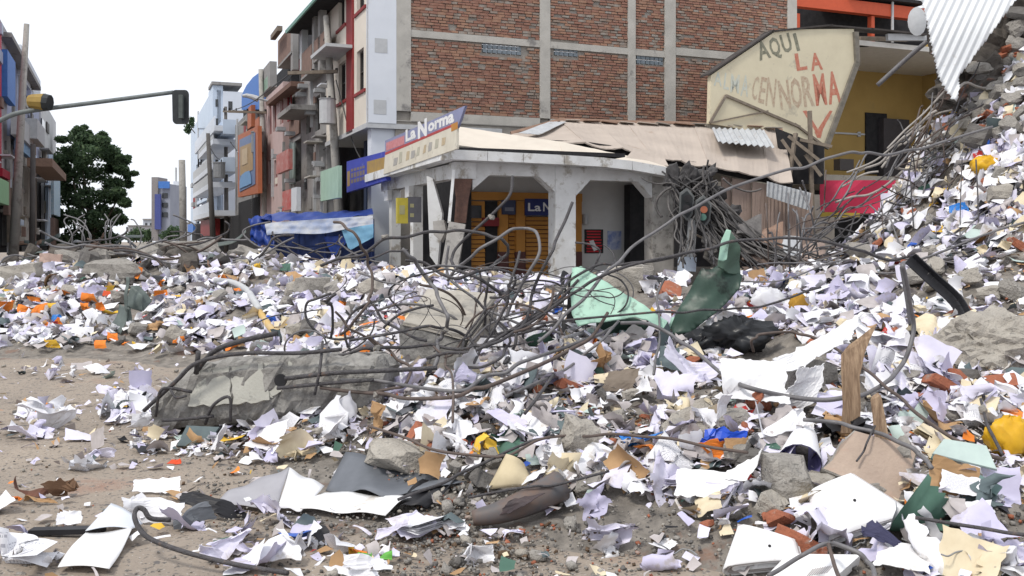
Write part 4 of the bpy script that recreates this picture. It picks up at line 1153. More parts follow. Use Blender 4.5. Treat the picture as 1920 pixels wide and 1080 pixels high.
# ------------------------------------------------------------------ poles, lamp, transformers
M_POLE = mat('pole_concrete', (.40, .385, .36), (.31, .30, .28), rough=.9, scale=3, spots=(.24, .23, .21), spot_scale=4)
M_POLED = mat('pole_dark', (.13, .12, .115), (.09, .085, .08), rough=.9, scale=3)
def pole(name, label, pts, Y, r0, r1, m=M_POLE, arms=()):
    root = empty(name, P(pts[0][0], 470, Y), label, 'pole', 'poles along the street')
    root.location.z = 0
    base = P(*pts[0], Y); base.z = 0
    mb = MB(); mb.tube([base] + [P(x, y, Y) for x, y in pts[1:]], r0, 8, r2=r1); mb.build('shaft', m, root, smooth=True)
    for (x0, y0, x1, y1) in arms:
        mb = MB(); mb.bar(P(x0, y0, Y - .15), P(x1, y1, Y - .15), .1, .1); mb.build('crossarm', M_TIM, root)
        for x in (x0 + 2, (x0 + x1) / 2, x1 - 2):
            mb = MB(); yy = y0 + (y1 - y0) * (x - x0) / (x1 - x0); mb.cyl(P(x, yy - 1, Y - .15), P(x, yy - 6, Y - .15), .05, 6); mb.build('insulator', M_DRK, root)
    return root
pole('utility_pole', 'tall concrete pole leaning right in front of the left row', [(22, 470), (50, 45)], 36, .20, .10)
pole('utility_pole', 'thick leaning concrete pole before the white and red building', [(645, 470), (612, 30)], 30, .17, .10, arms=((540, 137, 633, 134),))
pole('lamp_pole', 'straight concrete pole carrying the street lamp', [(501, 470), (489, 130)], 44, .17, .11, arms=((428, 209, 500, 211),))
pole('utility_pole', 'dark pole standing before the grey balcony house', [(567, 470), (566, 98)], 40, .19, .10, m=M_POLED)
pole('utility_pole', 'thin pole in front of the pale blue block', [(425, 470), (423, 200)], 62, .17, .10, m=M_POLED, arms=((418, 209, 445, 209),))
pole('utility_pole', 'short thick pole with a yellowish top far down the street', [(345, 480), (341, 300)], 55, .22, .19)
pole('utility_pole', 'broken dark pole among cables by the pale blue block', [(402, 470), (390, 250)], 58, .2, .12, m=M_POLED)
pole('utility_pole', 'short dark pole in front of the torn lilac storeys', [(60, 470), (62, 270)], 38, .12, .1, m=M_POLED)
lp = empty('street_lamp', P(500, 190, 43), 'street lamp head on a long arm over the street', 'lamp')
mb = MB(); mb.tube(spline([P(549, 205, 42), P(520, 194, 42.4), P(480, 184, 43)]), .05, 6); mb.build('arm', M_STEEL, lp)
mb = MB(); mb.tube([P(484, 186, 43), P(474, 182, 43), P(462, 179, 43), P(455, 180, 43)], .14, 8, r2=.07); mb.build('lamp_head', M_LGREY, lp)
fl = empty('flood_lamp', P(575, 225, 37), 'boxy grey floodlight hanging from the dark pole', 'lamp')
mb = MB(); mb.bar(P(569, 208, 37), P(588, 244, 37.3), .42, .36, up=Vector((0, -1, .3))); mb.build('housing', M_STEEL, fl)
mb = MB(); mb.bar(P(564, 214, 36.9), P(583, 210, 36.9), .2, .12); mb.build('bracket', M_LGREY, fl)
for k, (x, y0, y1, Y, w_, lab) in enumerate(((614, 187, 232, 30, .25, 'grey cylindrical transformer on the thick leaning pole'), (484, 249, 286, 44, .3, 'grey transformer on the street lamp pole'), (411, 306, 333, 58, .35, 'grey transformer on the broken dark pole'))):
    t_ = empty('transformer', P(x, y1, Y - .45), lab, 'transformer', 'transformers on poles')
    mb = MB(); mb.cyl(P(x, y1, Y - .45), P(x, y0, Y - .45), w_, 14); mb.build('tank', M_STEEL if k else M_LGREY, t_, smooth=False)
    mb = MB(); mb.cyl(P(x, y0, Y - .45), P(x, y0 - 2, Y - .45), w_ * 1.08, 14); mb.build('lid', M_STEEL, t_)
    mb = MB(); mb.cyl(P(x - 4, y0 - 2, Y - .45), P(x - 4, y0 - 7, Y - .45), .04, 6); mb.cyl(P(x + 4, y0 - 2, Y - .45), P(x + 4, y0 - 7, Y - .45), .04, 6); mb.build('bushing', M_DRK, t_)
# overhead cables
CAB = mat('cable_black', (.05, .05, .052), rough=.7)
rc = random.Random(2)
for i, (a, b_) in enumerate((((436, 209, 62), (500, 150, 44)), ((500, 152, 44), (566, 110, 40)), ((545, 137, 30.2), (431, 209, 61)), ((568, 180, 40), (628, 134, 30)), ((566, 240, 40), (640, 260, 30)), ((630, 150, 30), (700, 330, 27.5)), ((566, 150, 40), (612, 60, 30)), ((423, 300, 62), (390, 270, 58)), ((427, 260, 62), (497, 300, 44)))):
    p, q = P(*a), P(*b_)
    mid = (p + q) / 2 - Vector((0, 0, rc.uniform(.2, .7)))
    mb = MB(); mb.tube(spline([p, mid, q], 8), .022, 4)
    tag(mb.build('overhead_cable', CAB), ('cable from the pale block pole to the street lamp pole', 'cable from the street lamp pole to the dark pole', 'long cable from the thick leaning pole to the pale block', 'cable from the dark pole to the thick leaning pole', 'low cable from the dark pole past the thick leaning pole', 'cable from the thick leaning pole down to the blue shop sign', 'cable from the dark pole to the thick leaning pole top', 'short cable between the two pale block poles', 'low cable from the pale block pole to the lamp pole')[i], 'cable', 'cables between street poles')

# ------------------------------------------------------------------ signal on its mast arm, left
YM = 24.0
ma = empty('mast_arm', P(-40, 470, YM), 'long grey mast arm reaching over the street from the left', 'mast arm')
ma.location.z = 0
M_MAST = mat('mast_grey', (.17, .19, .19), (.12, .135, .135), rough=.6)
b0 = P(-45, 470, YM); b0.z = 0
mb = MB(); mb.tube(spline([b0, P(-45, 300, YM), P(-20, 238, YM), P(4, 224, YM), P(30, 213, YM), P(70, 206, YM), P(180, 192, YM), P(325, 173, YM)]), .075, 8, r2=.05); mb.build('arm', M_MAST, ma, smooth=True)
ts = empty('traffic_signal', P(338, 232, YM), 'black traffic signal housing hanging at the end of the mast arm', 'traffic light')
mb = MB()
pts = []
for cx, cy, a0 in ((347, 175, -90), (347, 225, 0), (330, 225, 90), (329, 175, 180)):
    for k in range(4):
        a = math.radians(a0 + k * 30); pts.append((cx + 6.5 * math.cos(a), cy + 6.5 * math.sin(a)))
M_HOUS = mat('signal_black', (.035, .04, .042), (.022, .025, .027), rough=.45)
mb.slab([P(x, y, YM - .05) for x, y in pts[::-1]], Vector((.25, -1, 0)), .16); mb.build('back_plate', M_HOUS, ts)
mb = MB(); mb.bar(P(340, 222, YM - .14), P(340, 178, YM - .14), .10, .12, up=Vector((0, -1, 0))); mb.build('rear_box', mat('signal_grey', (.09, .105, .10), (.065, .075, .07), rough=.5), ts)
for y in (184, 199, 214):
    mb = MB(); mb.tube([P(333, y, YM + .1), P(336, y, YM + .42)], .11, 10); mb.build('visor', M_HOUS, ts)
ys_ = empty('lamp_housing', P(75, 212, YM), 'yellow lantern housing with a black end on the mast arm', 'traffic light')
mb = MB(); mb.tube([P(56, 196, YM - .15), P(60, 176, YM - .15)], .01, 4)
mb = MB(); mb.tube([P(55, 190, YM - .2), P(62, 190, YM - .2), P(84, 191, YM - .2)], .15, 10, r2=.215); mb.build('yellow_body', mat('signal_yellow', (.32, .215, .055), (.25, .165, .045), rough=.5), ys_)
mb = MB(); mb.tube([P(84, 192, YM - .2), P(94, 193, YM - .2)], .22, 10, r2=.20); mb.build('black_visor', M_HOUS, ys_)
mb = MB(); mb.bar(P(54, 201, YM - .2), P(86, 203, YM - .2), .06, .05); mb.build('bracket', M_HOUS, ys_)

# ------------------------------------------------------------------ blue tarpaulin stall
st = empty('tarp_stall', P(600, 520, 25), 'street stall covered with a blue tarpaulin and a pale folded sheet', 'stall')
st.location.z = .4
M_TARP = mat('blue_tarp', (.02, .06, .31), (.013, .036, .19), rough=.45, scale=5)
M_TARPD = mat('dark_blue_tarp', (.022, .045, .16), (.015, .03, .11), rough=.5, scale=4)
M_TARPW = mat('pale_tarp', (.44, .45, .47), (.24, .29, .42), rough=.55, scale=3, mix=.4)
def cloth(fn, nu, nv, name, m, parent, th=None):
    mb = MB(); vs = [fn(i / nu, j / nv) for j in range(nv + 1) for i in range(nu + 1)]
    fs = [(j * (nu + 1) + i, j * (nu + 1) + i + 1, (j + 1) * (nu + 1) + i + 1, (j + 1) * (nu + 1) + i) for j in range(nv) for i in range(nu)]
    mb.add(vs, fs)
    o = mb.build(name, m, parent, smooth=True)
    if th:
        md = o.modifiers.new('thickness', 'SOLIDIFY'); md.thickness = th
    return o
def bil(a, b, c, d, u, v): return (Vector(a) * (1 - u) + Vector(b) * u) * (1 - v) + (Vector(d) * (1 - u) + Vector(c) * u) * v
def fold(u, v, s, a): return a * (math.sin(u * 23 + v * 3 + s) * .5 + math.sin(u * 51 + s * 2 - v * 7) * .25 + math.sin(v * 13 + u * 5 + s) * .3)
cloth(lambda u, v: bil(P(483, 412, 24.3), P(700, 400, 24.5), P(698, 393, 26.5), P(498, 401, 26.5), u, v) + Vector((0, 0, fold(u, v, 1, .05) - .12 * math.sin(math.pi * u) * (1 - v))), 30, 6, 'top_sheet', M_TARP, st)
cloth(lambda u, v: bil(P(500, 441, 24.0), P(700, 422, 24.1), P(699, 404, 24.3), P(497, 418, 24.2), u, v) + Vector((0, fold(u, v, 2, .05), -.06 * (1 - v) * math.sin(math.pi * u) + .03 * math.sin(u * 9) * (1 - v))), 36, 8, 'pale_sheet', M_TARPW, st)
cloth(lambda u, v: bil(P(512, 540, 24.5), P(702, 540, 24.7), P(702, 410, 24.6), P(512, 425, 24.5), u, v) + Vector((0, fold(u, v, 3, .07), 0)), 30, 10, 'front_sheet', M_TARPD, st)
cloth(lambda u, v: bil(P(470, 455, 24.6), P(514, 470, 24.3), P(510, 404, 24.4), P(466, 410, 24.8), u, v) + Vector((0, fold(u * .6, v, 6, .2), fold(u * .5, v, 7, .08))), 12, 12, 'bunched_end', M_TARP, st)
cloth(lambda u, v: bil(P(655, 470, 24.1), P(700, 445, 24.0), P(700, 420, 24.05), P(640, 430, 24.1), u, v) + Vector((0, fold(u, v, 9, .04), 0)), 10, 6, 'light_blue_flap', mat('light_blue_tarp', (.20, .42, .60), (.15, .33, .50), rough=.5), st)
cloth(lambda u, v: bil(P(622, 478, 24.2), P(630, 478, 24.2), P(662, 440, 24.2), P(606, 444, 24.2), u, v) + Vector((0, fold(u, v, 11, .05), 0)), 8, 6, 'blue_flap', M_TARP, st)
for x in (516, 560, 610, 655, 698):
    mb = MB(); mb.cyl(P(x, 545, 24.35), P(x, 425, 24.4), .03, 6); mb.build('frame_post', M_TARPD, st)
for y in (462, 492):
    mb = MB(); mb.cyl(P(514, y, 24.32), P(700, y - 2, 24.42), .02, 6); mb.build('frame_rail', M_TARPD, st)

# vehicles and boxes far down the street, half hidden
def far_car(x, y, Y, w_, m, lab):
    c = P(x, y, Y); c.z = 0
    r = empty('parked_car', c, lab, 'car', 'vehicles far down the street')
    prof = [(-.5, .35), (-.5, .75), (-.38, .85), (-.28, 1.35), (.22, 1.4), (.38, .95), (.5, .85), (.5, .35)]
    mb = MB(); L = 4.0
    pts = [c + Vector((px_ * w_, -.85, pz)) for px_, pz in prof]
    mb.slab(pts[::-1], Vector((0, -1, 0)), 1.7); mb.build('body', m, r)
    mb = MB(); pts = [c + Vector((px_ * w_, -.86, pz)) for px_, pz in ((-.34, .9), (-.25, 1.28), (.19, 1.32), (.32, .95))]; mb.slab(pts[::-1], Vector((0, -1, 0)), .01); mb.build('window', M_GLS, r)
    for sx in (-.32, .32):
        mb = MB(); mb.cyl(c + Vector((sx * w_, -.88, .32)), c + Vector((sx * w_, -.7, .32)), .32, 14); mb.build('wheel', M_DRK, r)
for k, (x, y, Y, lab) in enumerate(((256, 440, 110, 'distant green bush left of the low houses'), (278, 442, 120, 'distant green bush before the low houses'), (322, 438, 100, 'distant green bush right of the blue-grey block'))):
    bs = empty('bush', P(x, 452, Y), lab, 'bush', 'bushes far down the street')
    leaf_cloud('foliage', bs, [(P(x + dx, y + dy, Y), (.8, .8, .6)) for dx, dy in ((0, 0), (8, 3), (-9, 4), (3, -5))], 1200, .16, M_LF, 60 + k)
    mb = MB(); mb.tube([P(x, 455, Y), P(x, y, Y)], .08, 5); mb.build('stem', MATS['bark'], bs)
far_car(205, 452, 46, 3.6, mat('car_white', (.62, .62, .60), rough=.3), 'white car half hidden behind the rebar tangle')
far_car(255, 452, 52, 3.8, mat('car_grey', (.28, .31, .33), rough=.3), 'grey car half hidden behind the rebar tangle')
# ------------------------------------------------------------------ paper, shreds, stones
def rotm(yaw, n, roll=0.0):
    """rotation matrices: z to n, spun by yaw (arrays)"""
    n = n / np.linalg.norm(n, axis=1, keepdims=True)
    a = np.stack([np.cos(yaw), np.sin(yaw), np.zeros_like(yaw)], 1)
    x = a - n * (a * n).sum(1, keepdims=True)
    x /= np.linalg.norm(x, axis=1, keepdims=True)
    y = np.cross(n, x)
    return np.stack([x, y, n], 2)

def bend(V, p, d, n, th, R):
    """bend everything past the line through p (direction d) by th towards n, round a crease of radius R"""
    d = d / np.linalg.norm(d); n = n - d * n.dot(d); n = n / np.linalg.norm(n)
    s = (V - p) @ d; h = (V - p) @ n
    f = np.minimum(np.maximum(s / R, 0), th)
    s2 = np.where(s <= 0, s, (R - h) * np.sin(f) + np.maximum(s - R * th, 0) * math.cos(th))
    h2 = np.where(s <= 0, h, R - (R - h) * np.cos(f) + np.maximum(s - R * th, 0) * math.sin(th))
    return V + (s2 - s)[:, None] * d + (h2 - h)[:, None] * n

def grid_sheet(r, nx, ny, w, h, ragged=.05):
    u = np.linspace(-.5, .5, nx + 1); v = np.linspace(-.5, .5, ny + 1)
    U, V = np.meshgrid(u, v, indexing='ij')
    X, Y = U * w, V * h
    g = lambda n: r.uniform(-1, 1, n) * ragged
    X[0] += g(ny + 1) * w; X[-1] += g(ny + 1) * w; Y[:, 0] += g(nx + 1) * h; Y[:, -1] += g(nx + 1) * h
    if r.rand() < .4:                                   # a torn-off corner
        i, j = r.choice([0, nx]), r.choice([0, ny]); X[i, j] *= r.uniform(.35, .8); Y[i, j] *= r.uniform(.35, .8)
    idx = np.arange((nx + 1) * (ny + 1)).reshape(nx + 1, ny + 1)
    Q = np.stack([idx[:-1, :-1], idx[1:, :-1], idx[1:, 1:], idx[:-1, 1:]], -1).reshape(-1, 4)
    return np.stack([X, Y, np.zeros_like(X)], -1).reshape(-1, 3), Q, np.stack([U + .5, V + .5], -1).reshape(-1, 2)

def sheet_template(seed, nx=4, ny=5, w=.21, h=.29, curl=1.0, crumple=.012, crease=.5):
    r = np.random.RandomState(seed)
    V, Q, UV = grid_sheet(r, nx, ny, w, h, .035)
    for k in range(2 + (r.rand() < .4)):
        a = r.uniform(0, 6.283)
        V = bend(V, np.array([r.uniform(-.3, .3) * w, r.uniform(-.3, .3) * h, 0]), np.array([math.cos(a), math.sin(a), 0]), np.array([0, 0, r.choice([-1., 1.])]),
                 r.uniform(.15, 1.0) * curl * (.6 + crease), w * r.choice([.06, .3, .6]))
    V[:, 2] += crumple * (r.rand(len(V)) - .5)
    V -= V.mean(0); V[:, 2] -= np.percentile(V[:, 2], 12)
    return V, Q, UV

def wad_template(seed, n=7, s=.22):
    """a sheet folded over itself several times, half screwed up"""
    r = np.random.RandomState(seed)
    V, Q, UV = grid_sheet(r, n, n, s, s * r.uniform(.9, 1.4), .05)
    for k in range(6):
        a = r.uniform(0, 6.283)
        d = np.array([math.cos(a), math.sin(a), 0]); nn = np.array([0, 0, r.choice([-1., 1.])])
        if k > 2:
            d = r.normal(size=3); nn = r.normal(size=3)
        V = bend(V, V.mean(0) + r.uniform(-.28, .28, 3) * s * np.array([1, 1, .3]), d, nn, r.uniform(.5, 1.7), s * r.uniform(.03, .10))
        V = V - V.mean(0)
    V += (r.rand(*V.shape) - .5) * s * .035
    V *= np.array([1, 1, .8]); V[:, 2] -= np.percentile(V[:, 2], 25)
    return V, Q, UV

def book_template(seed, leaves=5, w=.2, h=.28):
    """a limp book: several bent leaves fanned from one spine"""
    r = np.random.RandomState(seed)
    Vs, Qs, Us, k = [], [], [], 0
    c0 = r.uniform(1.5, 5.0)
    for i in range(leaves):
        u = np.linspace(0, 1, 7); v = np.linspace(-.5, .5, 4)
        U, V = np.meshgrid(u, v, indexing='ij')
        c = c0 * (1 - i / leaves * 1.1) + r.uniform(-.4, .4)
        d = U * w
        cc = c if abs(c) > .2 else .2
        X = np.sin(d * cc) / cc; Z = (1 - np.cos(d * cc)) / cc + (leaves - i) * .005 + .01
        Yv = V * h + r.uniform(-.006, .006)
        Vs.append(np.stack([X - w * .4, Yv, Z + (r.rand(*X.shape) - .5) * .006], -1).reshape(-1, 3))
        idx = np.arange(28).reshape(7, 4) + k
        Qs.append(np.stack([idx[:-1, :-1], idx[1:, :-1], idx[1:, 1:], idx[:-1, 1:]], -1).reshape(-1, 4))
        Us.append(np.stack([U, V + .5], -1).reshape(-1, 2)); k += 28
    return np.concatenate(Vs), np.concatenate(Qs), np.concatenate(Us)

def stone_template(seed):
    """angular lump on a cube's topology, cut down to 12 triangles' worth of quads with chipped corners"""
    r = np.random.RandomState(seed)
    u = np.linspace(-1, 1, 3)
    V, Q = [], []
    key = {}
    def vid(p):
        k = tuple(np.round(p, 3))
        if k not in key:
            key[k] = len(V); q = np.array(p, float)
            q = q / np.linalg.norm(q) ** .55
            q = q * np.array([1, .8, .62]) * (1 + r.uniform(-.26, .26)) + r.uniform(-.1, .1, 3)
            V.append(q)
        return key[k]
    for ax in range(3):
        for sgn in (-1, 1):
            for i in range(2):
                for j in range(2):
                    c = []
                    for (a, b) in ((0, 0), (1, 0), (1, 1), (0, 1)):
                        p = [0, 0, 0]; p[ax] = sgn; p[(ax + 1) % 3] = u[i + a]; p[(ax + 2) % 3] = u[j + b]; c.append(vid(p))
                    Q.append(c if sgn > 0 else c[::-1])
    return np.array(V), np.array(Q), None

def bulk(name, templates, which, pos, R, scale, mi, mats, kind='stuff', smooth=False, parent=None):
    """many copies of a few templates joined into one object"""
    VV, QQ, MM, UU, k = [], [], [], [], 0
    for t, (V, Q, UV) in enumerate(templates):
        s = np.nonzero(which == t)[0]
        if not len(s): continue
        sc = scale[s]
        sc = sc[:, None, None] if sc.ndim == 1 else sc[:, None, :]
        W = np.einsum('nij,nkj->nki', R[s], V[None] * sc) + pos[s][:, None, :]
        VV.append(W.reshape(-1, 3))
        QQ.append((Q[None] + (np.arange(len(s)) * len(V))[:, None, None] + k).reshape(-1, 4)); k += len(s) * len(V)
        MM.append(np.repeat(mi[s], len(Q)))
        if UV is not None: UU.append(np.tile(UV[Q].reshape(-1, 2), (len(s), 1)))
    me = bpy.data.meshes.new(name)
    fill_mesh(me, np.concatenate(VV), np.concatenate(QQ), np.concatenate(MM), np.concatenate(UU) if UU else None)
    for m in mats: me.materials.append(m)
    if smooth: me.polygons.foreach_set('use_smooth', np.ones(len(me.polygons), bool))
    o = bpy.data.objects.new(name, me)
    COL.objects.link(o)
    if kind: o['kind'] = kind
    return o

PW = mat('white_paper', (.80, .80, .82), (.70, .70, .74), rough=.85, scale=8, spots=(.52, .48, .43), spot_scale=4, spot_t=.60)
PL = mat('lilac_paper', (.60, .575, .73), (.50, .475, .63), rough=.85, scale=7, spots=(.42, .38, .38), spot_scale=4, spot_t=.60)
PV = mat('pale_lilac_paper', (.71, .69, .80), (.60, .58, .70), rough=.85, scale=7, spots=(.45, .41, .40), spot_scale=4, spot_t=.60)
PG = mat('dusty_paper', (.50, .46, .46), (.36, .33, .32), rough=.9, scale=9)
PC = mat('cream_paper', (.72, .64, .47), (.58, .49, .34), rough=.85, scale=6)
PT = mat('tan_card', (.47, .30, .16), (.33, .20, .10), rough=.85, scale=6)
PO = mat('orange_paper', (.78, .26, .04), (.66, .17, .03), rough=.8, scale=6)
PY = mat('yellow_paper', (.74, .48, .06), (.60, .36, .04), rough=.8, scale=6)
PB = mat('blue_plastic', (.03, .13, .55), (.02, .07, .34), rough=.45, scale=6)
PR = mat('red_card', (.50, .05, .045), (.36, .03, .03), rough=.7, scale=6)
PD = mat('grey_green_folder', (.13, .17, .175), (.085, .11, .12), rough=.7, scale=6)
PK = mat('black_plastic', (.022, .022, .026), (.012, .012, .014), rough=.5, scale=8)
PGN = mat('green_card', (.075, .15, .115), (.05, .11, .08), rough=.7, scale=6)
PP = printed('printed_paper', (.76, .76, .79))
M_PK = PK
PE = mat('pale_green_sheet', (.47, .57, .53), (.38, .46, .44), rough=.7, scale=6)
PAPERS = [PW, PV, PL, PG, PC, PT, PP, PO, PY, PB, PR, PD, PK, PGN, PE]
P_PROB = np.array([.34, .21, .12, .15, .06, .022, .08, .008, .004, .0022, .002, .02, .018, .002, .008]); P_PROB /= P_PROB.sum()

EXC = np.array([(1635, 880, 95, 72), (1615, 955, 92, 72), (1435, 1032, 72, 48), (1520, 1066, 90, 30), (1470, 690, 135, 88), (1605, 715, 34, 105), (1650, 785, 20, 46), (630, 928, 245, 46), (185, 1026, 82, 55), (968, 966, 92, 36), (955, 890, 46, 40),
    (375, 816, 48, 22), (1155, 575, 95, 66), (1325, 545, 70, 88), (835, 640, 85, 100), (510, 738, 212, 72), (1880, 645, 66, 50), (1808, 880, 72, 56), (1486, 922, 38, 32), (1500, 856, 44, 38), (1205, 828, 44, 18), (1355, 838, 46, 28), (1518, 716, 36, 32), (1890, 835, 32, 36),
    (1340, 905, 78, 32), (1385, 630, 55, 28), (748, 868, 42, 22), (1098, 840, 32, 26), (245, 580, 40, 46), (1285, 695, 55, 32), (295, 910, 44, 16), (460, 590, 40, 16), (1735, 282, 30, 25), (1850, 318, 26, 18), (515, 1030, 50, 34), (895, 1042, 36, 16), (1758, 545, 22, 40)], float)
def excluded(px, py, k=1.0):
    e = np.zeros(np.shape(px), bool)
    for cx, cy, rx, ry in EXC: e |= ((px - cx) / rx) ** 2 + ((py - cy) / ry) ** 2 < k
    return e

def sample_area(n, fn, x0, x1, y0, y1, seed):
    """n random spots in the rectangle, kept with probability fn(x, y)"""
    r = np.random.RandomState(seed)
    x = r.uniform(x0, x1, n); y = r.uniform(y0, y1, n)
    k = r.rand(n) < fn(x, y)
    k &= np.abs(x) < .62 * y + 1.0
    k &= ~excluded(*pxy(x, y), .5)
    return x[k], y[k]

def field_normals(x, y, tilt, r):
    e = .15
    n = np.stack([Hs(x - e, y) - Hs(x + e, y), Hs(x, y - e) - Hs(x, y + e), np.full_like(x, 2 * e)], 1)
    n /= np.linalg.norm(n, axis=1, keepdims=True)
    return n + (r.rand(len(x), 3) - .5) * 2 * tilt[:, None]

def pxy(x, y):
    """photo pixel of a heap point"""
    z = np.maximum(Hs(x, y), 0)
    return 960 + x * F / y, HZ + (CH - z) * F / y

def paper_density(x, y):
    h = Hs(x, y)
    px, py = pxy(x, y)
    d = np.clip((h - .06) / .22, 0, 1)
    clump = np.clip((vnoise(x, y, .8, 12) - .22) * 2.8, .22, 1)
    d = d * clump
    d *= np.where((py > 930) & (px < 1250), .35, 1.0)
    d *= np.where((px > 1700) & (py < 300 - (px - 1700) * .2), .34, 1.0)           # broken masonry near the top of the right pile
    d *= np.where((px > 1430) & (px < 1780) & (y > 12.5), .75, 1.0)
    d *= np.where((y > 18.6) & (px < 720), .5, 1.0)
    d *= np.where(y > 21.5, .10, 1.0)
    d *= np.where((px > 820) & (y > 16), .45, 1.0)
    for cx, cy, rx, ry, v in ((255, 765, 85, 36, .55), (85, 782, 70, 20, .45), (60, 815, 60, 12, .35), (480, 835, 190, 36, .6), (300, 835, 90, 24, .3), (150, 700, 160, 20, .10), (880, 990, 150, 30, .3), (520, 1030, 130, 40, .25), (700, 1050, 110, 24, .35)):
        d = np.maximum(d, v * np.clip(1.6 - 1.6 * (((px - cx) / rx) ** 2 + ((py - cy) / ry) ** 2), 0, 1))
    return d

def toe_density(x, y):
    """litter on the dirt in front of the heap"""
    h = Hs(x, y)
    return np.where(h < .1, np.clip((h + .10) * 3.0, 0, .2) + .012, .05)

rr = np.random.RandomState(5)
T_SHEET = [sheet_template(s, 3, 4, curl=1.0, crumple=.012, crease=.6) for s in range(14)]
T_WAD = [wad_template(100 + s, 6, .22) for s in range(12)]
T_BOOK = [book_template(200 + s, 4) for s in range(4)]
TT = T_SHEET + T_WAD + T_BOOK
x, y = sample_area(56000, lambda a, b: paper_density(a, b), -14, 14, 4.0, 27, 21)
n = len(x)
which = rr.choice(len(TT), n, p=np.r_[np.full(14, .55 / 14), np.full(12, .40 / 12), np.full(4, .05 / 4)])
tl = rr.uniform(.1, .85, n)
sc = rr.uniform(.36, 1.0, n) * np.where(y < 9, .85, np.where(y > 12.5, 1.28, 1.0))
pos = np.stack([x, y, np.maximum(Hs(x, y), 0) + rr.uniform(-.02, .07, n)], 1)
sc3 = np.stack([sc * rr.uniform(.7, 1.1, n), sc * rr.uniform(.6, 1.1, n), sc], 1)
mi = rr.choice(len(PAPERS), n, p=P_PROB)
grey = (pxy(x, y)[0] > 700) & (pxy(x, y)[0] < 1330) & (y < 9.5)
mi = np.where(grey & (rr.rand(n) < .35), 3, mi)
bulk('paper_litter', TT, which, pos, rotm(rr.uniform(0, 6.3, n), field_normals(x, y, tl, rr)), sc3, mi, PAPERS, smooth=True)

SLOPE_P = np.array([.36, .17, .08, .09, .14, .04, .08, .005, .007, .004, .002, .015, .012, .004, .011]); SLOPE_P /= SLOPE_P.sum()
# the steep face on the right needs more to cover it
x, y = sample_area(26000, lambda a, b: paper_density(a, b) * np.clip(np.hypot(Hs(a + .15, b) - Hs(a - .15, b), Hs(a, b + .15) - Hs(a, b - .15)) / .3 - .35, 0, 1.6) / 1.6, 3.0, 9.5, 9.5, 16.5, 31)
n = len(x)
tl = rr.uniform(.1, .8, n); sc = rr.uniform(.5, 1.2, n)
pos = np.stack([x, y, np.maximum(Hs(x, y), 0) + rr.uniform(-.02, .09, n)], 1)
bulk('slope_litter', TT, rr.choice(len(TT), n, p=np.r_[np.full(14, .55 / 14), np.full(12, .40 / 12), np.full(4, .05 / 4)]), pos, rotm(rr.uniform(0, 6.3, n), field_normals(x, y, tl, rr)), np.stack([sc, sc * rr.uniform(.6, 1.1, n), sc], 1),
     rr.choice(len(PAPERS), n, p=SLOPE_P), PAPERS)

# small torn shreds everywhere between the sheets and out on the dirt
SHRED_P = np.array([.22, .16, .1, .22, .06, .08, .05, .012, .008, .006, .012, .03, .03, .004, .01]); SHRED_P /= SHRED_P.sum()
T_SH = [sheet_template(300 + s, 2, 2, .1, .12, .9, .012, .6) for s in range(6)] + [sheet_template(320 + s, 1, 4, .022, .15, 1.3, .004, .6) for s in range(4)]
x, y = sample_area(120000, lambda a, b: np.clip(paper_density(a, b) * .9 + toe_density(a, b) * .35, 0, 1) * np.clip((15 - b) / 9, .15, 1), -11, 9, 3.6, 18, 22)
n = len(x)
pos = np.stack([x, y, np.maximum(Hs(x, y), 0) + rr.uniform(0, .03, n)], 1)
mi = rr.choice(len(PAPERS), n, p=SHRED_P)
bulk('paper_shreds', T_SH, rr.choice(10, n), pos, rotm(rr.uniform(0, 6.3, n), field_normals(x, y, rr.uniform(.05, .8, n), rr)), rr.uniform(.22, .9, n), mi, PAPERS)

# grey gravel, mortar crumbs and brick crumbs
M_CON = mat('broken_concrete', (.36, .34, .31), (.22, .205, .185), rough=.95, scale=11, bump=1.0, bscale=55, spots=(.13, .125, .115), spot_scale=24, spot_t=.62)
M_CON2 = mat('pale_concrete', (.44, .41, .36), (.30, .275, .24), rough=.95, scale=10, bump=1.0, bscale=50, spots=(.19, .18, .165), spot_scale=20, spot_t=.62)
M_COND = mat('dark_concrete', (.17, .16, .15), (.10, .095, .09), rough=.95, scale=9, bump=.8, bscale=45)
M_BRK = mat('red_brick', (.38, .135, .075), (.27, .10, .06), rough=.95, scale=14, bump=.5, bscale=60, spots=(.36, .30, .26), spot_scale=9, spot_t=.60)
M_BRN = mat('brown_dirt', (.15, .10, .065), (.09, .062, .042), rough=.97, scale=9, bump=.8)
T_ST = [stone_template(s) for s in range(10)]
def pebble_template(seed):
    r = np.random.RandomState(seed)
    V = np.array([[x, y, z] for z in (-1, 1) for x, y in ((-1, -1), (1, -1), (1, 1), (-1, 1))], float) * np.array([.8, .65, .5]) + r.uniform(-.28, .28, (8, 3))
    return V, np.array([(3, 2, 1, 0), (4, 5, 6, 7), (0, 1, 5, 4), (1, 2, 6, 5), (2, 3, 7, 6), (3, 0, 4, 7)]), None
T_PB = [pebble_template(60 + s) for s in range(8)]
def gravel_d(a, b):
    h = Hs(a, b); px, py = pxy(a, b)
    d = np.clip((h + .05) * 4, .0, 1) * .5 + np.where((py > 900) & (px > 400) & (px < 1300), .5, .03)
    d = d + np.where((px > 1500) & (py < 330), .7, 0)
    return np.clip(d * np.clip((vnoise(a, b, 1.3, 31) - .25) * 2, .1, 1), 0, 1)
x, y = sample_area(36000, lambda a, b: gravel_d(a, b) * np.clip((12 - b) / 6, .10, 1), -9, 9, 3.5, 17, 23)
n = len(x)
pos = np.stack([x, y, np.maximum(Hs(x, y), 0) + rr.uniform(-.005, .01, n)], 1)
px, py = pxy(x, y)
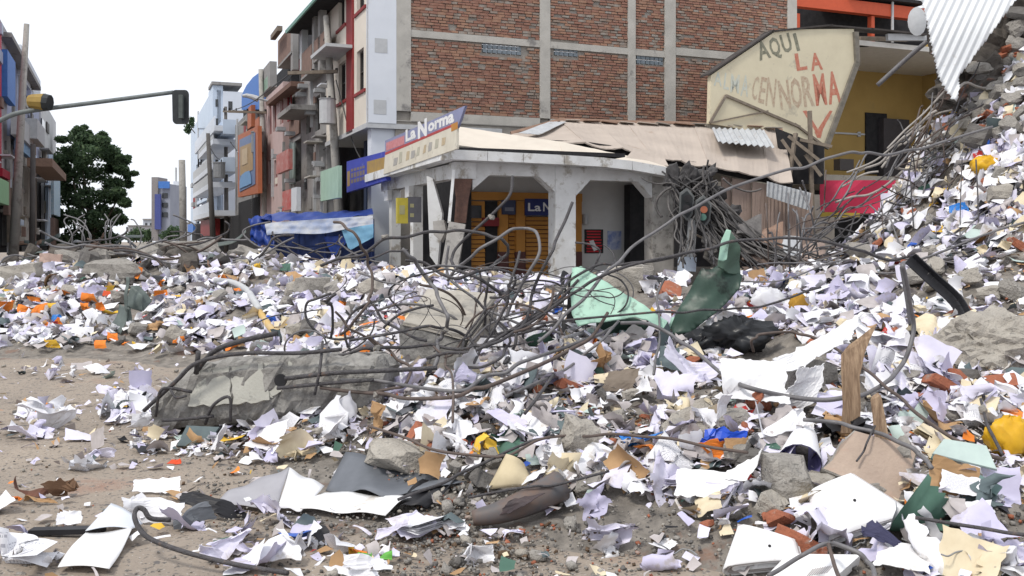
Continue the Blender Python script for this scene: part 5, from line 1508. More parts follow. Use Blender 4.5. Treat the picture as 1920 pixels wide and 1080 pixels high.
mi = rr.choice(5, n, p=[.44, .17, .25, .07, .07])
sz = np.exp(rr.normal(-4.15, .55, n)); sz = np.clip(sz, .012, .06)
bulk('rubble_gravel', T_ST, rr.choice(10, n), pos, rotm(rr.uniform(0, 6.3, n), field_normals(x, y, rr.uniform(.1, .8, n), rr)), sz, mi, [M_CON, M_CON2, M_COND, M_BRK, M_BRN])

x, y = sample_area(80000, lambda a, b: np.clip(gravel_d(a, b) + np.where((Hs(a, b) < .15) & (Hs(a, b) > -.03), .25, .03), 0, 1) * np.clip((9.5 - b) / 4, 0, 1), -5, 5, 3.6, 9.5, 24)
n = len(x)
pos = np.stack([x, y, np.maximum(Hs(x, y), 0) + rr.uniform(-.003, .006, n)], 1)
bulk('rubble_grit', T_PB, rr.choice(8, n), pos, rotm(rr.uniform(0, 6.3, n), field_normals(x, y, rr.uniform(.1, .8, n), rr)), np.clip(np.exp(rr.normal(-4.95, .42, n)), .004, .016), rr.choice(5, n, p=[.48, .08, .26, .06, .12]), [M_CON, M_CON2, M_COND, M_BRK, M_BRN])
# ------------------------------------------------------------------ landmarks for telling alike things apart
LM = {'broken concrete beam': (520, 740), 'concrete wedge': (835, 610), 'mint green sheet': (1150, 560), 'dark green bent sheet': (1330, 540),
      'black steel channel': (1760, 545), 'rough grey boulder': (1870, 640), 'tan concrete slab': (1640, 870), 'small square block': (1485, 920), 'big white sheet': (1470, 690),
      'broken timber plank': (1605, 710), 'large folded booklet': (1615, 950), 'lower folded booklet': (1430, 1030), 'long grey plastic sheet': (560, 930), 'white bent card': (190, 1030),
      'hooked rebar': (330, 1020), 'brown rolled tube': (970, 965), 'cream curved card': (955, 885), 'dark grey folder': (375, 815), 'blue carrier bag': (1205, 828), 'blue and orange packet': (1355, 838),
      'yellow bag': (1890, 830), 'teal folders': (1800, 860), 'tan envelope': (1780, 905), 'brick by the mint sheet': (1255, 556), 'grey stone': (1518, 715), 'crumpled brown paper': (1120, 682),
      'black bin bag': (1385, 630), 'twisted metal cabinet': (245, 580), 'grey drainpipe': (465, 560), 'orange card': (60, 580), 'orange bag on the slope': (1850, 318), 'blue sheet on the slope': (1795, 400),
      'corrugated sheet': (1800, 120), 'fallen traffic light': (1310, 390), 'tarp stall': (600, 470), 'brown dry litter': (95, 920), 'arcade columns': (1150, 500), 'grey slab fragment': (750, 868), 'grey slab on the far bank': (165, 490), 'pinkish block': (95, 503), 'long pale far slab': (430, 468), 'tilted far slab': (350, 480), 'far boulder': (225, 523), 'white bag on the slope': (1560, 480), 'crimson banner': (1600, 370), 'boarded wall': (1430, 420), 'green plastic scrap': (535, 502)}
ORD = ['nearest', 'second nearest', 'third nearest', 'fourth nearest', 'fifth nearest', 'sixth nearest', 'seventh nearest', 'eighth nearest', 'ninth nearest', 'tenth nearest', 'eleventh nearest', 'twelfth nearest'] + ['%dth nearest' % k if k % 10 not in (1, 2, 3) or k == 13 else '%d%s nearest' % (k, {1: 'st', 2: 'nd', 3: 'rd'}[k % 10]) for k in range(13, 80)]
PENDING = []
def project(p):
    return 960 + p[0] * F / p[1], HZ + (CH - p[2]) * F / p[1]
def later(o, desc, cat, group, pt=None):
    """label it once every like thing is placed: what it is, beside which landmark, how near to it"""
    o['category'] = cat; o['group'] = group; o['kind'] = 'thing'
    PENDING.append((o, desc, project(pt if pt is not None else o.location)))
    return o
def settle_labels():
    g = {}
    for o, d, (x, y) in PENDING:
        name, (lx, ly) = min(LM.items(), key=lambda kv: (kv[1][0] - x) ** 2 + (kv[1][1] - y) ** 2 * 1.6)
        dx, dy = x - lx, y - ly
        rel = ('right of' if dx > 0 else 'left of') if abs(dx) > 1.2 * abs(dy) else ('below' if dy > 0 else 'above')
        g.setdefault((d, name, rel), []).append((math.hypot(dx, dy), o))
    for (d, name, rel), l in g.items():
        l.sort(key=lambda t: t[0])
        if len(l) == 1: l[0][1]['label'] = '%s %s the %s' % (d, rel, name)
        else:
            for k, (_, o) in enumerate(l): o['label'] = '%s, %s %s the %s' % (d, ORD[min(k, 78)], rel, name)

# ------------------------------------------------------------------ shapes for debris
def on_plane(px, py, p0, n):
    d = Vector(((px - 960.0) / F, 1.0, -(py - HZ) / F)); c = Vector((0, 0, CH))
    n = Vector(n)
    return c + d * (n.dot(Vector(p0) - c) / n.dot(d))
def slab_px(name, m, pts, anchor, n, th, parent=None, lift=0.0, jag=0, rnd=None, m2=None):
    """flat broken piece: outline read from the photo, laid on a plane through the heap at the anchor pixel"""
    n = Vector(n).normalized(); p0 = G(*anchor) + n * lift
    q = [on_plane(x, y, p0, n) for x, y in pts]
    if jag:
        out = []; r = random.Random(rnd or len(pts))
        for a, b in zip(q, q[1:] + q[:1]):
            k = max(1, int((b - a).length / jag))
            for i in range(k): out.append(a + (b - a) * (i / k) + Vector((r.uniform(-1, 1), r.uniform(-1, 1), r.uniform(-1, 1))) * jag * .28 * (i > 0))
        q = out
    # outline must run counter-clockwise seen along n
    ar = sum(((a - p0).cross(b - p0)).dot(n) for a, b in zip(q, q[1:] + q[:1]))
    if ar < 0: q = q[::-1]
    mb = MB(); k = len(q)
    ins = [p + (sum(q, Vector()) / k - p).normalized() * min(.012, th * .3) for p in q]
    bot = [p - n * th for p in q]
    vs = ins + [p - n * min(.01, th * .3) for p in q] + bot
    mb.add(vs, [tuple(range(k)), tuple(range(3 * k - 1, 2 * k - 1, -1))], 0)
    mb.add(vs, [(i + r * k, i + (r + 1) * k, (i + 1) % k + (r + 1) * k, (i + 1) % k + r * k) for r in (0, 1) for i in range(k)], 1 if m2 else 0)
    return mb.build(name, [m, m2] if m2 else m, parent)

def rock(name, m, c, size, rot=(0, 0, 0), seed=0, amp=.16, nd=4, parent=None, power=.35, smooth=False):
    """broken lump: a box grid with rounded, chipped corners and an uneven skin"""
    r = np.random.RandomState(seed); E = Matrix.Rotation(rot[2], 3, 'Z') @ Matrix.Rotation(rot[1], 3, 'Y') @ Matrix.Rotation(rot[0], 3, 'X')
    key, V, Q = {}, [], []
    ph = r.uniform(0, 20, 9)
    cut = [(Vector(r.normal(size=3)).normalized(), r.uniform(.72, 1.0)) for _ in range(5)]
    def vid(p):
        k = tuple(round(t, 3) for t in p)
        if k not in key:
            key[k] = len(V); v = Vector(p); v = v / (max(1e-6, v.length) ** power)
            for n, d in cut:
                e = v.dot(n) - d
                if e > 0: v -= n * e
            f = 1 + amp * (math.sin(v.x * 3.1 + ph[0] + v.y * 2) * .4 + math.sin(v.y * 4.3 + ph[1] - v.z * 3) * .35 + math.sin(v.z * 5.2 + ph[2] + v.x * 4) * .3) + amp * r.uniform(-.35, .35)
            v = Vector((v.x * size[0] / 2, v.y * size[1] / 2, v.z * size[2] / 2)) * f
            V.append(E @ v + Vector(c))
        return key[k]
    u = [2 * i / nd - 1 for i in range(nd + 1)]
    for ax in range(3):
        for s in (-1, 1):
            for i in range(nd):
                for j in range(nd):
                    f = []
                    for a, b in ((0, 0), (1, 0), (1, 1), (0, 1)):
                        p = [0, 0, 0]; p[ax] = s; p[(ax + 1) % 3] = u[i + a]; p[(ax + 2) % 3] = u[j + b]; f.append(vid(p))
                    Q.append(tuple(f if s > 0 else f[::-1]))
    mb = MB(); mb.add(V, Q)
    return mb.build(name, m, parent, smooth)

def curved(name, m, a, b, c, d, fn, nu=12, nv=8, th=.004, parent=None, at=None, smooth=True):
    """sheet spanning four points, pushed off its plane by fn(u, v)"""
    a, b, c, d = [Vector(p) for p in (a, b, c, d)]
    n = ((b - a) + (c - d)).cross((d - a) + (c - b)).normalized()
    mb = MB(); vs = []
    for j in range(nv + 1):
        for i in range(nu + 1):
            u, v = i / nu, j / nv
            vs.append(bil(a, b, c, d, u, v) + n * fn(u, v))
    mb.add(vs, [(j * (nu + 1) + i, j * (nu + 1) + i + 1, (j + 1) * (nu + 1) + i + 1, (j + 1) * (nu + 1) + i) for j in range(nv) for i in range(nu)])
    o = mb.build(name, m, parent, smooth)
    uvl = o.data.uv_layers.new(name='UVMap')
    k = 0
    for p in o.data.polygons:
        for vi in p.vertices:
            uvl.data[k].uv = ((vi % (nu + 1)) / nu, (vi // (nu + 1)) / nv); k += 1
    if th:
        md = o.modifiers.new('thickness', 'SOLIDIFY'); md.thickness = th
    return o

def folded(name, m, pts, anchor, n, amp, seed, nu=10, crease=6, th=.003, lift=.02):
    """a creased, half crumpled sheet over four photo corners"""
    n = Vector(n).normalized(); p0 = G(*anchor) + n * lift
    q = [on_plane(x, y, p0, n) for x, y in pts]
    r = np.random.RandomState(seed)
    ctr = sum(q, Vector()) / 4
    ex = ((q[1] - q[0]) + (q[2] - q[3])).normalized(); ey = n.cross(ex)
    if ey.dot(q[3] - q[0]) < 0: ey = -ey
    nv = nu
    g = np.array([[(bil(*q, i / nu, j / nv) - ctr).dot(e) for e in (ex, ey)] + [0.0] for j in range(nv + 1) for i in range(nu + 1)])
    L = max(np.ptp(g[:, 0]), np.ptp(g[:, 1]))
    edge = np.array([(i in (0, nu)) or (j in (0, nv)) for j in range(nv + 1) for i in range(nu + 1)])
    g[edge, :2] += r.uniform(-1, 1, (edge.sum(), 2)) * L * .022
    base = g.copy()
    for k in range(3 if amp < .03 else 6):
        a = r.uniform(0, 6.283)
        g = bend(g, np.array([r.uniform(-.35, .35) * L, r.uniform(-.3, .3) * L * .8, 0]), np.array([math.cos(a), math.sin(a), 0]), np.array([0, 0, r.choice([-1., 1.])]), min(1.5, r.uniform(.35, 1) * amp * 13), L * r.uniform(.02, .12))
    g[:, :2] += base[:, :2].mean(0) - g[:, :2].mean(0)
    sx = np.ptp(base[:, 0]) / max(1e-6, np.ptp(g[:, 0])); sy = np.ptp(base[:, 1]) / max(1e-6, np.ptp(g[:, 1]))
    g[:, 0] *= min(sx, 1.35); g[:, 1] *= min(sy, 1.35)
    g[:, 2] += (r.rand(len(g)) - .5) * L * min(.02, amp * .25) - np.percentile(g[:, 2], 20)
    mb = MB()
    mb.add([ctr + ex * x + ey * y + n * z for x, y, z in g], [(j * (nu + 1) + i, j * (nu + 1) + i + 1, (j + 1) * (nu + 1) + i + 1, (j + 1) * (nu + 1) + i) for j in range(nv) for i in range(nu)])
    o = mb.build(name, m)
    uvl = o.data.uv_layers.new(name='UVMap'); k = 0
    for p in o.data.polygons:
        for vi in p.vertices: uvl.data[k].uv = ((vi % (nu + 1)) / nu, (vi // (nu + 1)) / nv); k += 1
    if th:
        md = o.modifiers.new('thickness', 'SOLIDIFY'); md.thickness = th
    return o

REB = mat('rebar_steel', (.105, .10, .105), (.062, .059, .062), rough=.65, scale=18, metal=.35, spots=(.17, .12, .095), spot_scale=9, spot_t=.64, bump=.7, bscale=70)
REBL = mat('rebar_light', (.20, .195, .20), (.135, .13, .135), rough=.6, scale=12, metal=.3)
REBR = mat('rebar_rusty', (.13, .10, .088), (.085, .068, .06), rough=.8, scale=14)
def clear(q, lo=.05):
    """bring a photo point nearer until it is clear of the heap"""
    x, y, Y = q
    for _ in range(60):
        p = P(x, y, Y)
        if p.z > zat(p.x, p.y) + lo or Y < 4: break
        Y *= .985
    return (x, y, Y)
def rod(pts, r, m=None, label=None, group=None, sides=6, name='rebar', cat='steel rod', n=6, parent=None, real=False):
    p = spline(pts if real else [P(*clear(q)) for q in pts], n)
    mb = MB(); mb.tube(p, r, sides)
    o = mb.build(name, m or REB, parent, smooth=True)
    if label: tag(o, label, cat, group)
    return o
# ------------------------------------------------------------------ corrugated sheet hanging over the right pile
poly = [(1722, -30), (1926, -30), (1868, 50), (1802, 136), (1800, 182), (1789, 181), (1779, 168), (1762, 140), (1746, 84), (1734, 30)]
def inside(x, y):
    c = False
    for (x1, y1), (x2, y2) in zip(poly, poly[1:] + poly[:1]):
        if (y1 > y) != (y2 > y) and x < (x2 - x1) * (y - y1) / (y2 - y1) + x1: c = not c
    return c
p0, nn = P(1800, 80, 13.0), Vector((-.25, -1, .25)).normalized()
du, dv = Vector((.42, -.907)), Vector((.907, .42))      # along the ridges, across them (photo pixels)
mb = MB(); idx = {}
vs, fs = [], []
st = 2.6
def cv(i, j):
    if (i, j) not in idx:
        x, y = 1800 + du.x * i * st * 2 + dv.x * j * st, 60 + du.y * i * st * 2 + dv.y * j * st
        idx[(i, j)] = len(vs)
        vs.append(on_plane(x, y, p0, nn) + nn * (.022 * math.sin(j * st * 2 * math.pi / 13.5) + .06 * math.sin(x * .02) + .05 * math.sin(y * .03)))
    return idx[(i, j)]
for i in range(-40, 40):
    for j in range(-70, 70):
        x, y = 1800 + du.x * (i + .5) * st * 2 + dv.x * (j + .5) * st, 60 + du.y * (i + .5) * st * 2 + dv.y * (j + .5) * st
        if inside(x, y): fs.append((cv(i, j), cv(i, j + 1), cv(i + 1, j + 1), cv(i + 1, j)))
mb.add(vs, fs)
M_CORR = mat('white_corrugated', (.70, .72, .74), (.62, .64, .66), rough=.5, metal=.1, scale=1.5, spots=(.45, .42, .38), spot_scale=2.5, spot_t=.68)
o = mb.build('corrugated_sheet', M_CORR, None, smooth=True)
md = o.modifiers.new('thickness', 'SOLIDIFY'); md.thickness = .006
tag(o, 'white corrugated roof sheet hanging torn over the right pile', 'roof sheet')
tag(rod([(1738, 78, 13.6), (1700, 110, 13.8), (1645, 160, 14)], .035, REBL, name='thin_beam'), 'thin bent steel angle hanging below the corrugated sheet', 'steel angle')
# dark wall remnant behind the sheet
M_MASN = mat('sooty_masonry', (.13, .115, .10), (.055, .05, .046), rough=.97, scale=5, bump=1.0, bscale=18, spots=(.19, .10, .075), spot_scale=3, spot_t=.6)
o = rock('masonry_lump', M_MASN, P(1905, 95, 14.6), (2.2, 1.6, 2.3), (.1, .3, .2), seed=3, amp=.34, nd=16)
tag(o, 'dark lump of broken masonry behind the corrugated sheet', 'masonry')
o = rock('masonry_lump', M_MASN, P(1850, 190, 14.2), (1.3, 1.1, 1.0), (.1, .3, .6), seed=4, amp=.34, nd=11)
tag(o, 'dark lump of broken masonry below the corrugated sheet', 'masonry')
rp = random.Random(21)
T_R = []
def lump_at(px, py, s, m, seed, flat=.7):
    g = G(px, py)
    return rock('concrete_chunk' if m is not M_BRK else 'broken_brick', m, g + Vector((0, -s * .15, s * .15)), (s, s * rp.uniform(.6, .9), s * flat * rp.uniform(.6, 1.1)), (rp.uniform(-.6, .6), rp.uniform(-.6, .6), rp.uniform(0, 3)), seed=seed, amp=.16, nd=3)
def brick_at(px, py, s=1.0, whole=True, mm=None):
    g = G(px, py)
    s = s * .72 if g.y < 9 else s
    L = .24 * s * (1 if whole else rp.uniform(.45, .8))
    o = rock('brick', mm or M_BRK, g + Vector((0, -.02, .05 * s)), (L, .13 * s, .085 * s), (rp.uniform(-.7, .7), rp.uniform(-.6, .6), rp.uniform(0, 3)), seed=rp.randint(0, 9999), amp=.05, nd=3, power=.12)
    return o
for k in range(96):                                         # masonry at the top of the right pile
    px = rp.uniform(1720, 1925); py = rp.uniform(160, 310) - (px - 1735) * .38
    m = rp.choice([M_CON, M_CON, M_CON2, M_COND, M_CON2])
    o = lump_at(px, py, rp.uniform(.12, .42), m, 500 + k)
    later(o, {M_CON: 'grey concrete lump', M_COND: 'dark concrete lump', M_CON2: 'pale concrete lump'}[m], 'concrete lump', 'concrete lumps high on the right pile')
for k in range(34):
    px = rp.uniform(1745, 1925); py = rp.uniform(130, 300) - (px - 1745) * .38
    later(brick_at(px, py, 1.1, rp.random() < .4), 'red brick', 'brick', 'bricks high on the right pile')
for k in range(26):                                         # and down its face
    px = rp.uniform(1560, 1925); py = rp.uniform(300, 560)
    later(lump_at(px, py, rp.uniform(.15, .42), rp.choice([M_CON, M_CON2]), 560 + k), 'concrete chunk', 'concrete lump', 'concrete chunks on the right slope')
for k in range(16):
    later(brick_at(rp.uniform(1500, 1920), rp.uniform(330, 640), 1.0, rp.random() < .4), 'red brick', 'brick', 'bricks on the right slope')
for x, y, s, m in ((1760, 735, 1.5, M_BRK), (1870, 735, 1.5, M_BRK), (1290, 690, 1.2, M_BRK), (1062, 735, 1.5, M_BRK), (1130, 725, 1.3, M_BRK), (780, 830, 1.7, M_BRK), (800, 850, 1.2, M_BRK), (1255, 562, 2.0, M_BRK), (1420, 770, 1.5, M_BRK), (1720, 690, 1.2, M_BRK), (1462, 985, 1.2, M_BRK), (1500, 1035, 1.5, M_BRK),
                   (1000, 615, 1.6, M_BRK), (1740, 760, 1.2, M_BRK), (1345, 835, 1.0, M_BRK), (1800, 715, 1.1, M_BRK), (1265, 600, 1.0, M_BRK)):
    later(brick_at(x, y, s, rp.random() < .6), 'broken red brick', 'brick', 'bricks in the front heap')
for k in range(70):
    px, py = rp.uniform(560, 1900), rp.uniform(620, 960)
    g = G(px, py)
    if Hs(g.x, g.y) < .1: continue
    later(lump_at(px, py, rp.uniform(.07, .22), rp.choice([M_CON, M_CON, M_CON2, M_COND]), 700 + k), 'small concrete chunk', 'concrete lump', 'concrete chunks in the front heap')
for k in range(34):
    px, py = rp.uniform(560, 1900), rp.uniform(640, 1000)
    g = G(px, py)
    if Hs(g.x, g.y) < .08: continue
    later(brick_at(px, py, rp.uniform(.6, .9), False), 'small brick fragment', 'brick', 'brick fragments in the front heap')
for k in range(26):
    px, py = rp.uniform(0, 720), rp.uniform(500, 640)
    later(lump_at(px, py, rp.uniform(.15, .4), rp.choice([M_CON, M_CON2, M_COND]), 800 + k), 'concrete chunk', 'concrete lump', 'concrete chunks in the far litter bank')
# slabs lying along the far bank
for px, py, sx, sy, sz, rz, m, lab in ((165, 490, 1.9, 1.0, .35, .3, M_CON, 'grey slab lying under the rebar on the far bank'), (225, 523, 1.2, .8, .5, -.2, M_CON, 'grey boulder in front of the far rebar tangle'), (95, 503, .45, .4, .4, .4, mat('pinkish_block', (.50, .37, .31), (.42, .30, .25), rough=.9), 'pinkish block standing on the far litter bank'),
                                       (430, 468, 2.2, 1.2, .3, .1, M_CON2, 'long pale slab on the far bank before the tarp stall'), (350, 480, 1.6, 1.0, .5, .5, M_CON, 'grey slab tilted in the far rebar tangle'), (25, 530, 1.1, .8, .45, .2, M_CON2, 'pale slab at the left border of the far bank'), (585, 550, .6, .4, .35, .2, M_CON, 'square grey chunk beside the drainpipe'), (560, 552, .5, .4, .3, .9, M_CON2, 'rounded pale chunk beside the drainpipe'),
                                       (1165, 535, .5, .4, .35, .2, M_CON2, 'rounded pale chunk before the arcade column'), (1205, 530, .4, .4, .35, 1.2, M_CON, 'grey chunk behind the mint sheet'), (190, 452, 1.7, .6, .8, .0, mat('sandy_block', (.46, .38, .29), (.38, .31, .24), rough=.9), 'sandy block standing beyond the far tangle'), (1000, 545, 1.6, .6, .15, .1, M_CON, 'flat broken slab before the orange shutters')):
    g = G(px, py)
    tag(rock('concrete_slab', m, g + Vector((0, 0, sz * .25)), (sx, sy, sz), (rp.uniform(-.15, .15), rp.uniform(-.15, .15), rz), seed=px, amp=.1, nd=5, power=.2), lab, 'slab')

# ------------------------------------------------------------------ broken beam in the foreground
A = G(318, 800); B = G(735, 745)
bm = empty('concrete_beam', (A + B) / 2, 'broken grey concrete beam with bent reinforcing bars lying on the dirt', 'beam')
bm.location.z = 0
ax = (B - A); ax.z = 0; L = ax.length; ax.normalize(); side = Vector((ax.y, -ax.x, 0))
M_BEAM = mat('beam_rough', (.32, .31, .29), (.19, .183, .172), rough=.97, scale=9, mix=.5, bump=1.0, bscale=28, spots=(.125, .12, .115), spot_scale=5, spot_t=.62)
M_BEAMP = mat('beam_plaster', (.46, .455, .41), (.38, .375, .335), rough=.95, scale=3, bump=.3, spots=(.20, .20, .185), spot_scale=7, spot_t=.63)
mb = MB(); nu, nk = 34, 20; vs = []
rn = np.random.RandomState(6)
for i in range(nu + 1):
    t = i / nu
    hgt = .56 * (.86 + .14 * math.sin(t * 3.0 + .5)) * (.82 if t < .06 else 1); wd = .5
    if i in (0, nu): hgt *= .8
    for k in range(nk):
        a = 2 * math.pi * k / nk
        ca, sa = math.cos(a), math.sin(a)
        s_ = (abs(ca) ** 4 + abs(sa) ** 4) ** -.25
        rr_ = 1 + rn.uniform(-.09, .09)
        p = A + ax * (t * L + rn.uniform(-.03, .03)) + side * (ca * s_ * wd / 2 * rr_) + Vector((0, 0, hgt * .5 + sa * s_ * hgt / 2 * rr_ - .02)) + (B - A).z * t * Vector((0, 0, 1)) * .8
        vs.append(p)
fs = [(i * nk + k, i * nk + (k + 1) % nk, (i + 1) * nk + (k + 1) % nk, (i + 1) * nk + k) for i in range(nu) for k in range(nk)]
fs += [tuple(range(nk - 1, -1, -1)), tuple(nu * nk + k for k in range(nk))]
mb.add(vs, fs); core = mb.build('rough_core', M_BEAM, bm)
bn = (Vector((0, 0, .55)) + side * 1.0).normalized()
if bn.y > 0: bn = (Vector((0, 0, .55)) - side * 1.0).normalized()
fwd = -side if side.y > 0 else side
pp = A + ax * (L * .35) + fwd * .285 + Vector((0, 0, .28))
def face_px(name, pts, off):
    n = (fwd + Vector((0, 0, .25))).normalized()
    q = [on_plane(x, y, pp + n * off, n) for x, y in pts]
    out = []; r = random.Random(4)
    for a_, b_ in zip(q, q[1:] + q[:1]):
        for i in range(6): out.append(a_ + (b_ - a_) * i / 6 + Vector((r.uniform(-1, 1) * .015, 0, r.uniform(-1, 1) * .015)) * (i > 0))
    ar = sum(((a_ - pp).cross(b_ - pp)).dot(n) for a_, b_ in zip(out, out[1:] + out[:1]))
    if ar < 0: out = out[::-1]
    mb = MB(); mb.slab(out, n, .10); return mb.build(name, M_BEAMP, bm)
face_px('plaster_face', [(366, 694), (430, 686), (432, 757), (352, 762)], .0)
face_px('plaster_face', [(434, 687), (492, 680), (505, 750), (436, 758)], .008)
face_px('plaster_face', [(495, 680), (545, 676), (548, 700), (525, 735), (507, 745)], -.004)
YB = A.y
def brod(name, pts, r=.02, m=None):
    o = rod([(x, y, YB - .42 + (x - 318) / 420 * (B.y - A.y) + dz) for x, y, dz in pts], r, m, name=name)
    mw = o.location.copy(); o.parent = bm; o.location = mw - bm.location
    return o
brod('bar', [(270, 770, .1), (330, 715, 0), (370, 680, 0), (450, 663, .1), (560, 662, .1), (640, 655, .1)], .018)
brod('bar', [(368, 700, .1), (372, 660, .0)], .024); brod('bar', [(366, 700, .2), (400, 660, .1), (450, 640, .1), (520, 625, .3)], .022)
brod('bar', [(535, 710, .05), (620, 700, .0), (720, 695, .0), (820, 690, .1)], .02); brod('bar', [(520, 728, .02), (600, 720, 0), (700, 712, 0)], .017)
brod('stirrup', [(292, 780, .1), (300, 735, -.05), (320, 728, .0), (360, 735, .05)], .014); brod('stirrup', [(605, 640, .3), (600, 690, .0), (590, 740, .0)], .012)
brod('stirrup', [(385, 795, .05), (400, 760, -.05), (430, 745, -.04), (432, 790, .0)], .014); brod('bar', [(305, 788, .05), (345, 786, .0), (400, 780, 0)], .016)
brod('stirrup', [(318, 728, .0), (330, 745, -.03), (350, 742, 0)], .012)
for k, (x, y) in enumerate(((530, 712),)):
    mb = MB(); c = on_plane(x, y, pp, fwd); mb.tube([c + fwd * .03, c + fwd * .05], .055, 12); mb.build('bar_hole', M_DRK, bm)

# wedge of concrete in the middle of the tangle
wd = empty('concrete_wedge', P(830, 740, 9.6), 'pale topped wedge of concrete standing in the rebar tangle', 'concrete block')
def grid_hexa(pts, nd, amp, seed, m, name, parent):
    """a box on eight corners, its faces gridded and roughened"""
    r = np.random.RandomState(seed); c = [Vector(p) for p in pts]
    key, V, Q = {}, [], []
    def vid(p):
        k = tuple(round(t, 4) for t in p)
        if k not in key:
            key[k] = len(V); a, b, d = p
            lo = bil(c[0], c[1], c[2], c[3], a, b); hi = bil(c[4], c[5], c[6], c[7], a, b)
            V.append(lo * (1 - d) + hi * d + Vector(r.uniform(-amp, amp, 3)))
        return key[k]
    for ax in range(3):
        for s in (0, 1):
            for i in range(nd):
                for j in range(nd):
                    f = []
                    for x, y in ((0, 0), (1, 0), (1, 1), (0, 1)):
                        p = [0, 0, 0]; p[ax] = s; p[(ax + 1) % 3] = (i + x) / nd; p[(ax + 2) % 3] = (j + y) / nd; f.append(vid(p))
                    Q.append(tuple(f if s else f[::-1]))
    mb = MB(); mb.add(V, Q); return mb.build(name, m, parent)
grid_hexa([P(742, 770, 9.2), P(862, 775, 9.1), P(915, 715, 10.0), P(770, 705, 10.2), P(752, 612, 9.3), P(872, 640, 9.15), P(928, 562, 10.1), P(802, 548, 10.3)], 9, .016, 2, M_BEAM, 'rough_body', wd)
grid_hexa([P(754, 610, 9.28), P(874, 638, 9.13), P(930, 562, 10.1), P(803, 550, 10.3), P(757, 603, 9.28), P(872, 629, 9.13), P(929, 551, 10.1), P(802, 541, 10.3)], 7, .006, 3, mat('formwork_concrete', (.44, .41, .36), (.36, .335, .29), rough=.95, scale=3, bump=.25, spots=(.27, .25, .22), spot_scale=4), 'smooth_top', wd)
grid_hexa([P(866, 760, 9.08), P(917, 708, 9.98), P(922, 700, 10.05), P(872, 752, 9.14), P(875, 645, 9.1), P(930, 570, 10.06), P(934, 566, 10.12), P(880, 640, 9.16)], 6, .008, 4, M_CON2, 'side_face', wd)

rp = random.Random(77)
for k in range(34):                                         # bricks and lumps bedded in the dark masonry behind the corrugated sheet
    px, py = rp.uniform(1832, 1925), rp.uniform(8, 150)
    if py < 190 - (px - 1795) * 1.5: continue
    c = P(px, py, 13.75)
    if k % 2: o = rock('brick', M_BRK, c, (.24, .13, .09), (rp.uniform(-.5, .5), rp.uniform(-.5, .5), rp.uniform(0, 3)), seed=900 + k, amp=.06, nd=3, power=.12)
    else: o = rock('concrete_chunk', rp.choice([M_CON, M_COND]), c, (rp.uniform(.2, .45),) * 2 + (rp.uniform(.14, .3),), (rp.uniform(-.5, .5), rp.uniform(-.5, .5), rp.uniform(0, 3)), seed=900 + k, nd=3)
    later(o, 'bedded red brick' if k % 2 else 'bedded concrete lump', 'brick' if k % 2 else 'concrete lump', 'pieces bedded in the dark masonry')
# ------------------------------------------------------------------ single things of the foreground
FWD = Vector((0, -1, .35)); UP = Vector((0, -.25, 1)); TILT = Vector((0, -.75, 1))
def T(o, label, cat): return tag(o, label, cat)
M_MINT = mat('mint_paint', (.40, .62, .50), (.32, .52, .42), rough=.5, scale=5, spots=(.17, .24, .20), spot_scale=6, spot_t=.60)
M_DGRN = mat('dark_green_paint', (.045, .085, .065), (.03, .055, .043), rough=.4, scale=4, spots=(.012, .016, .014), spot_scale=3, spot_t=.6)
def G2(px, py, dy=0.0, dz=0.0):
    g = G(px, py); return g + Vector((0, dy, dz))
# mint sheet: bent, torn, its dark underside curling forward
r = empty('mint_sheet', G(1150, 632), 'mint green painted metal sheet, torn and bent, leaning in the rubble', 'metal sheet')
Yg = 9.4
def bent_sheet(name, m, pts, Y, n, parent, fn=None, th=.012, nd=9):
    """polygon (photo outline) on a plane, gridded so that it can be bent by fn(px, py)"""
    p0 = P(pts[0][0], pts[0][1], Y)
    xs = [p[0] for p in pts]; ys = [p[1] for p in pts]
    x0, x1, y0, y1 = min(xs), max(xs), min(ys), max(ys)
    def ins(x, y):
        c = False
        for (a, b), (c_, d) in zip(pts, pts[1:] + pts[:1]):
            if (b > y) != (d > y) and x < (c_ - a) * (y - b) / (d - b) + a: c = not c
        return c
    def near(x, y):
        best = None
        for (a, b), (c_, d) in zip(pts, pts[1:] + pts[:1]):
            t = max(0, min(1, ((x - a) * (c_ - a) + (y - b) * (d - b)) / max(1e-6, (c_ - a) ** 2 + (d - b) ** 2)))
            q = (a + (c_ - a) * t, b + (d - b) * t); e = (q[0] - x) ** 2 + (q[1] - y) ** 2
            if best is None or e < best[0]: best = (e, q)
        return best[1], best[0]
    mb = MB(); idx = {}; vs, fs = [], []
    sx = (x1 - x0) / (nd * 2); sy = (y1 - y0) / (nd * 2)
    def v(i, j):
        if (i, j) not in idx:
            x, y = x0 + i * sx, y0 + j * sy
            if not ins(x, y): (x, y), _ = near(x, y)
            idx[(i, j)] = len(vs); q = on_plane(x, y, p0, n)
            vs.append(q + Vector(n).normalized() * (fn(x, y) if fn else 0))
        return idx[(i, j)]
    for i in range(nd * 2):
        for j in range(nd * 2):
            k = sum(ins(x0 + a * sx, y0 + b * sy) for a in (i, i + 1) for b in (j, j + 1))
            if k >= 1 or ins(x0 + (i + .5) * sx, y0 + (j + .5) * sy): fs.append((v(i, j), v(i, j + 1), v(i + 1, j + 1), v(i + 1, j)))
    mb.add(vs, fs); o = mb.build(name, m, parent, smooth=True)
    md = o.modifiers.new('thickness', 'SOLIDIFY'); md.thickness = th
    return o
wob = lambda a, s: (lambda x, y: a * (math.sin(x * .06 * s + y * .03) * .5 + math.sin(y * .09 * s - x * .02) * .4 + math.sin((x + y) * .17) * .2))
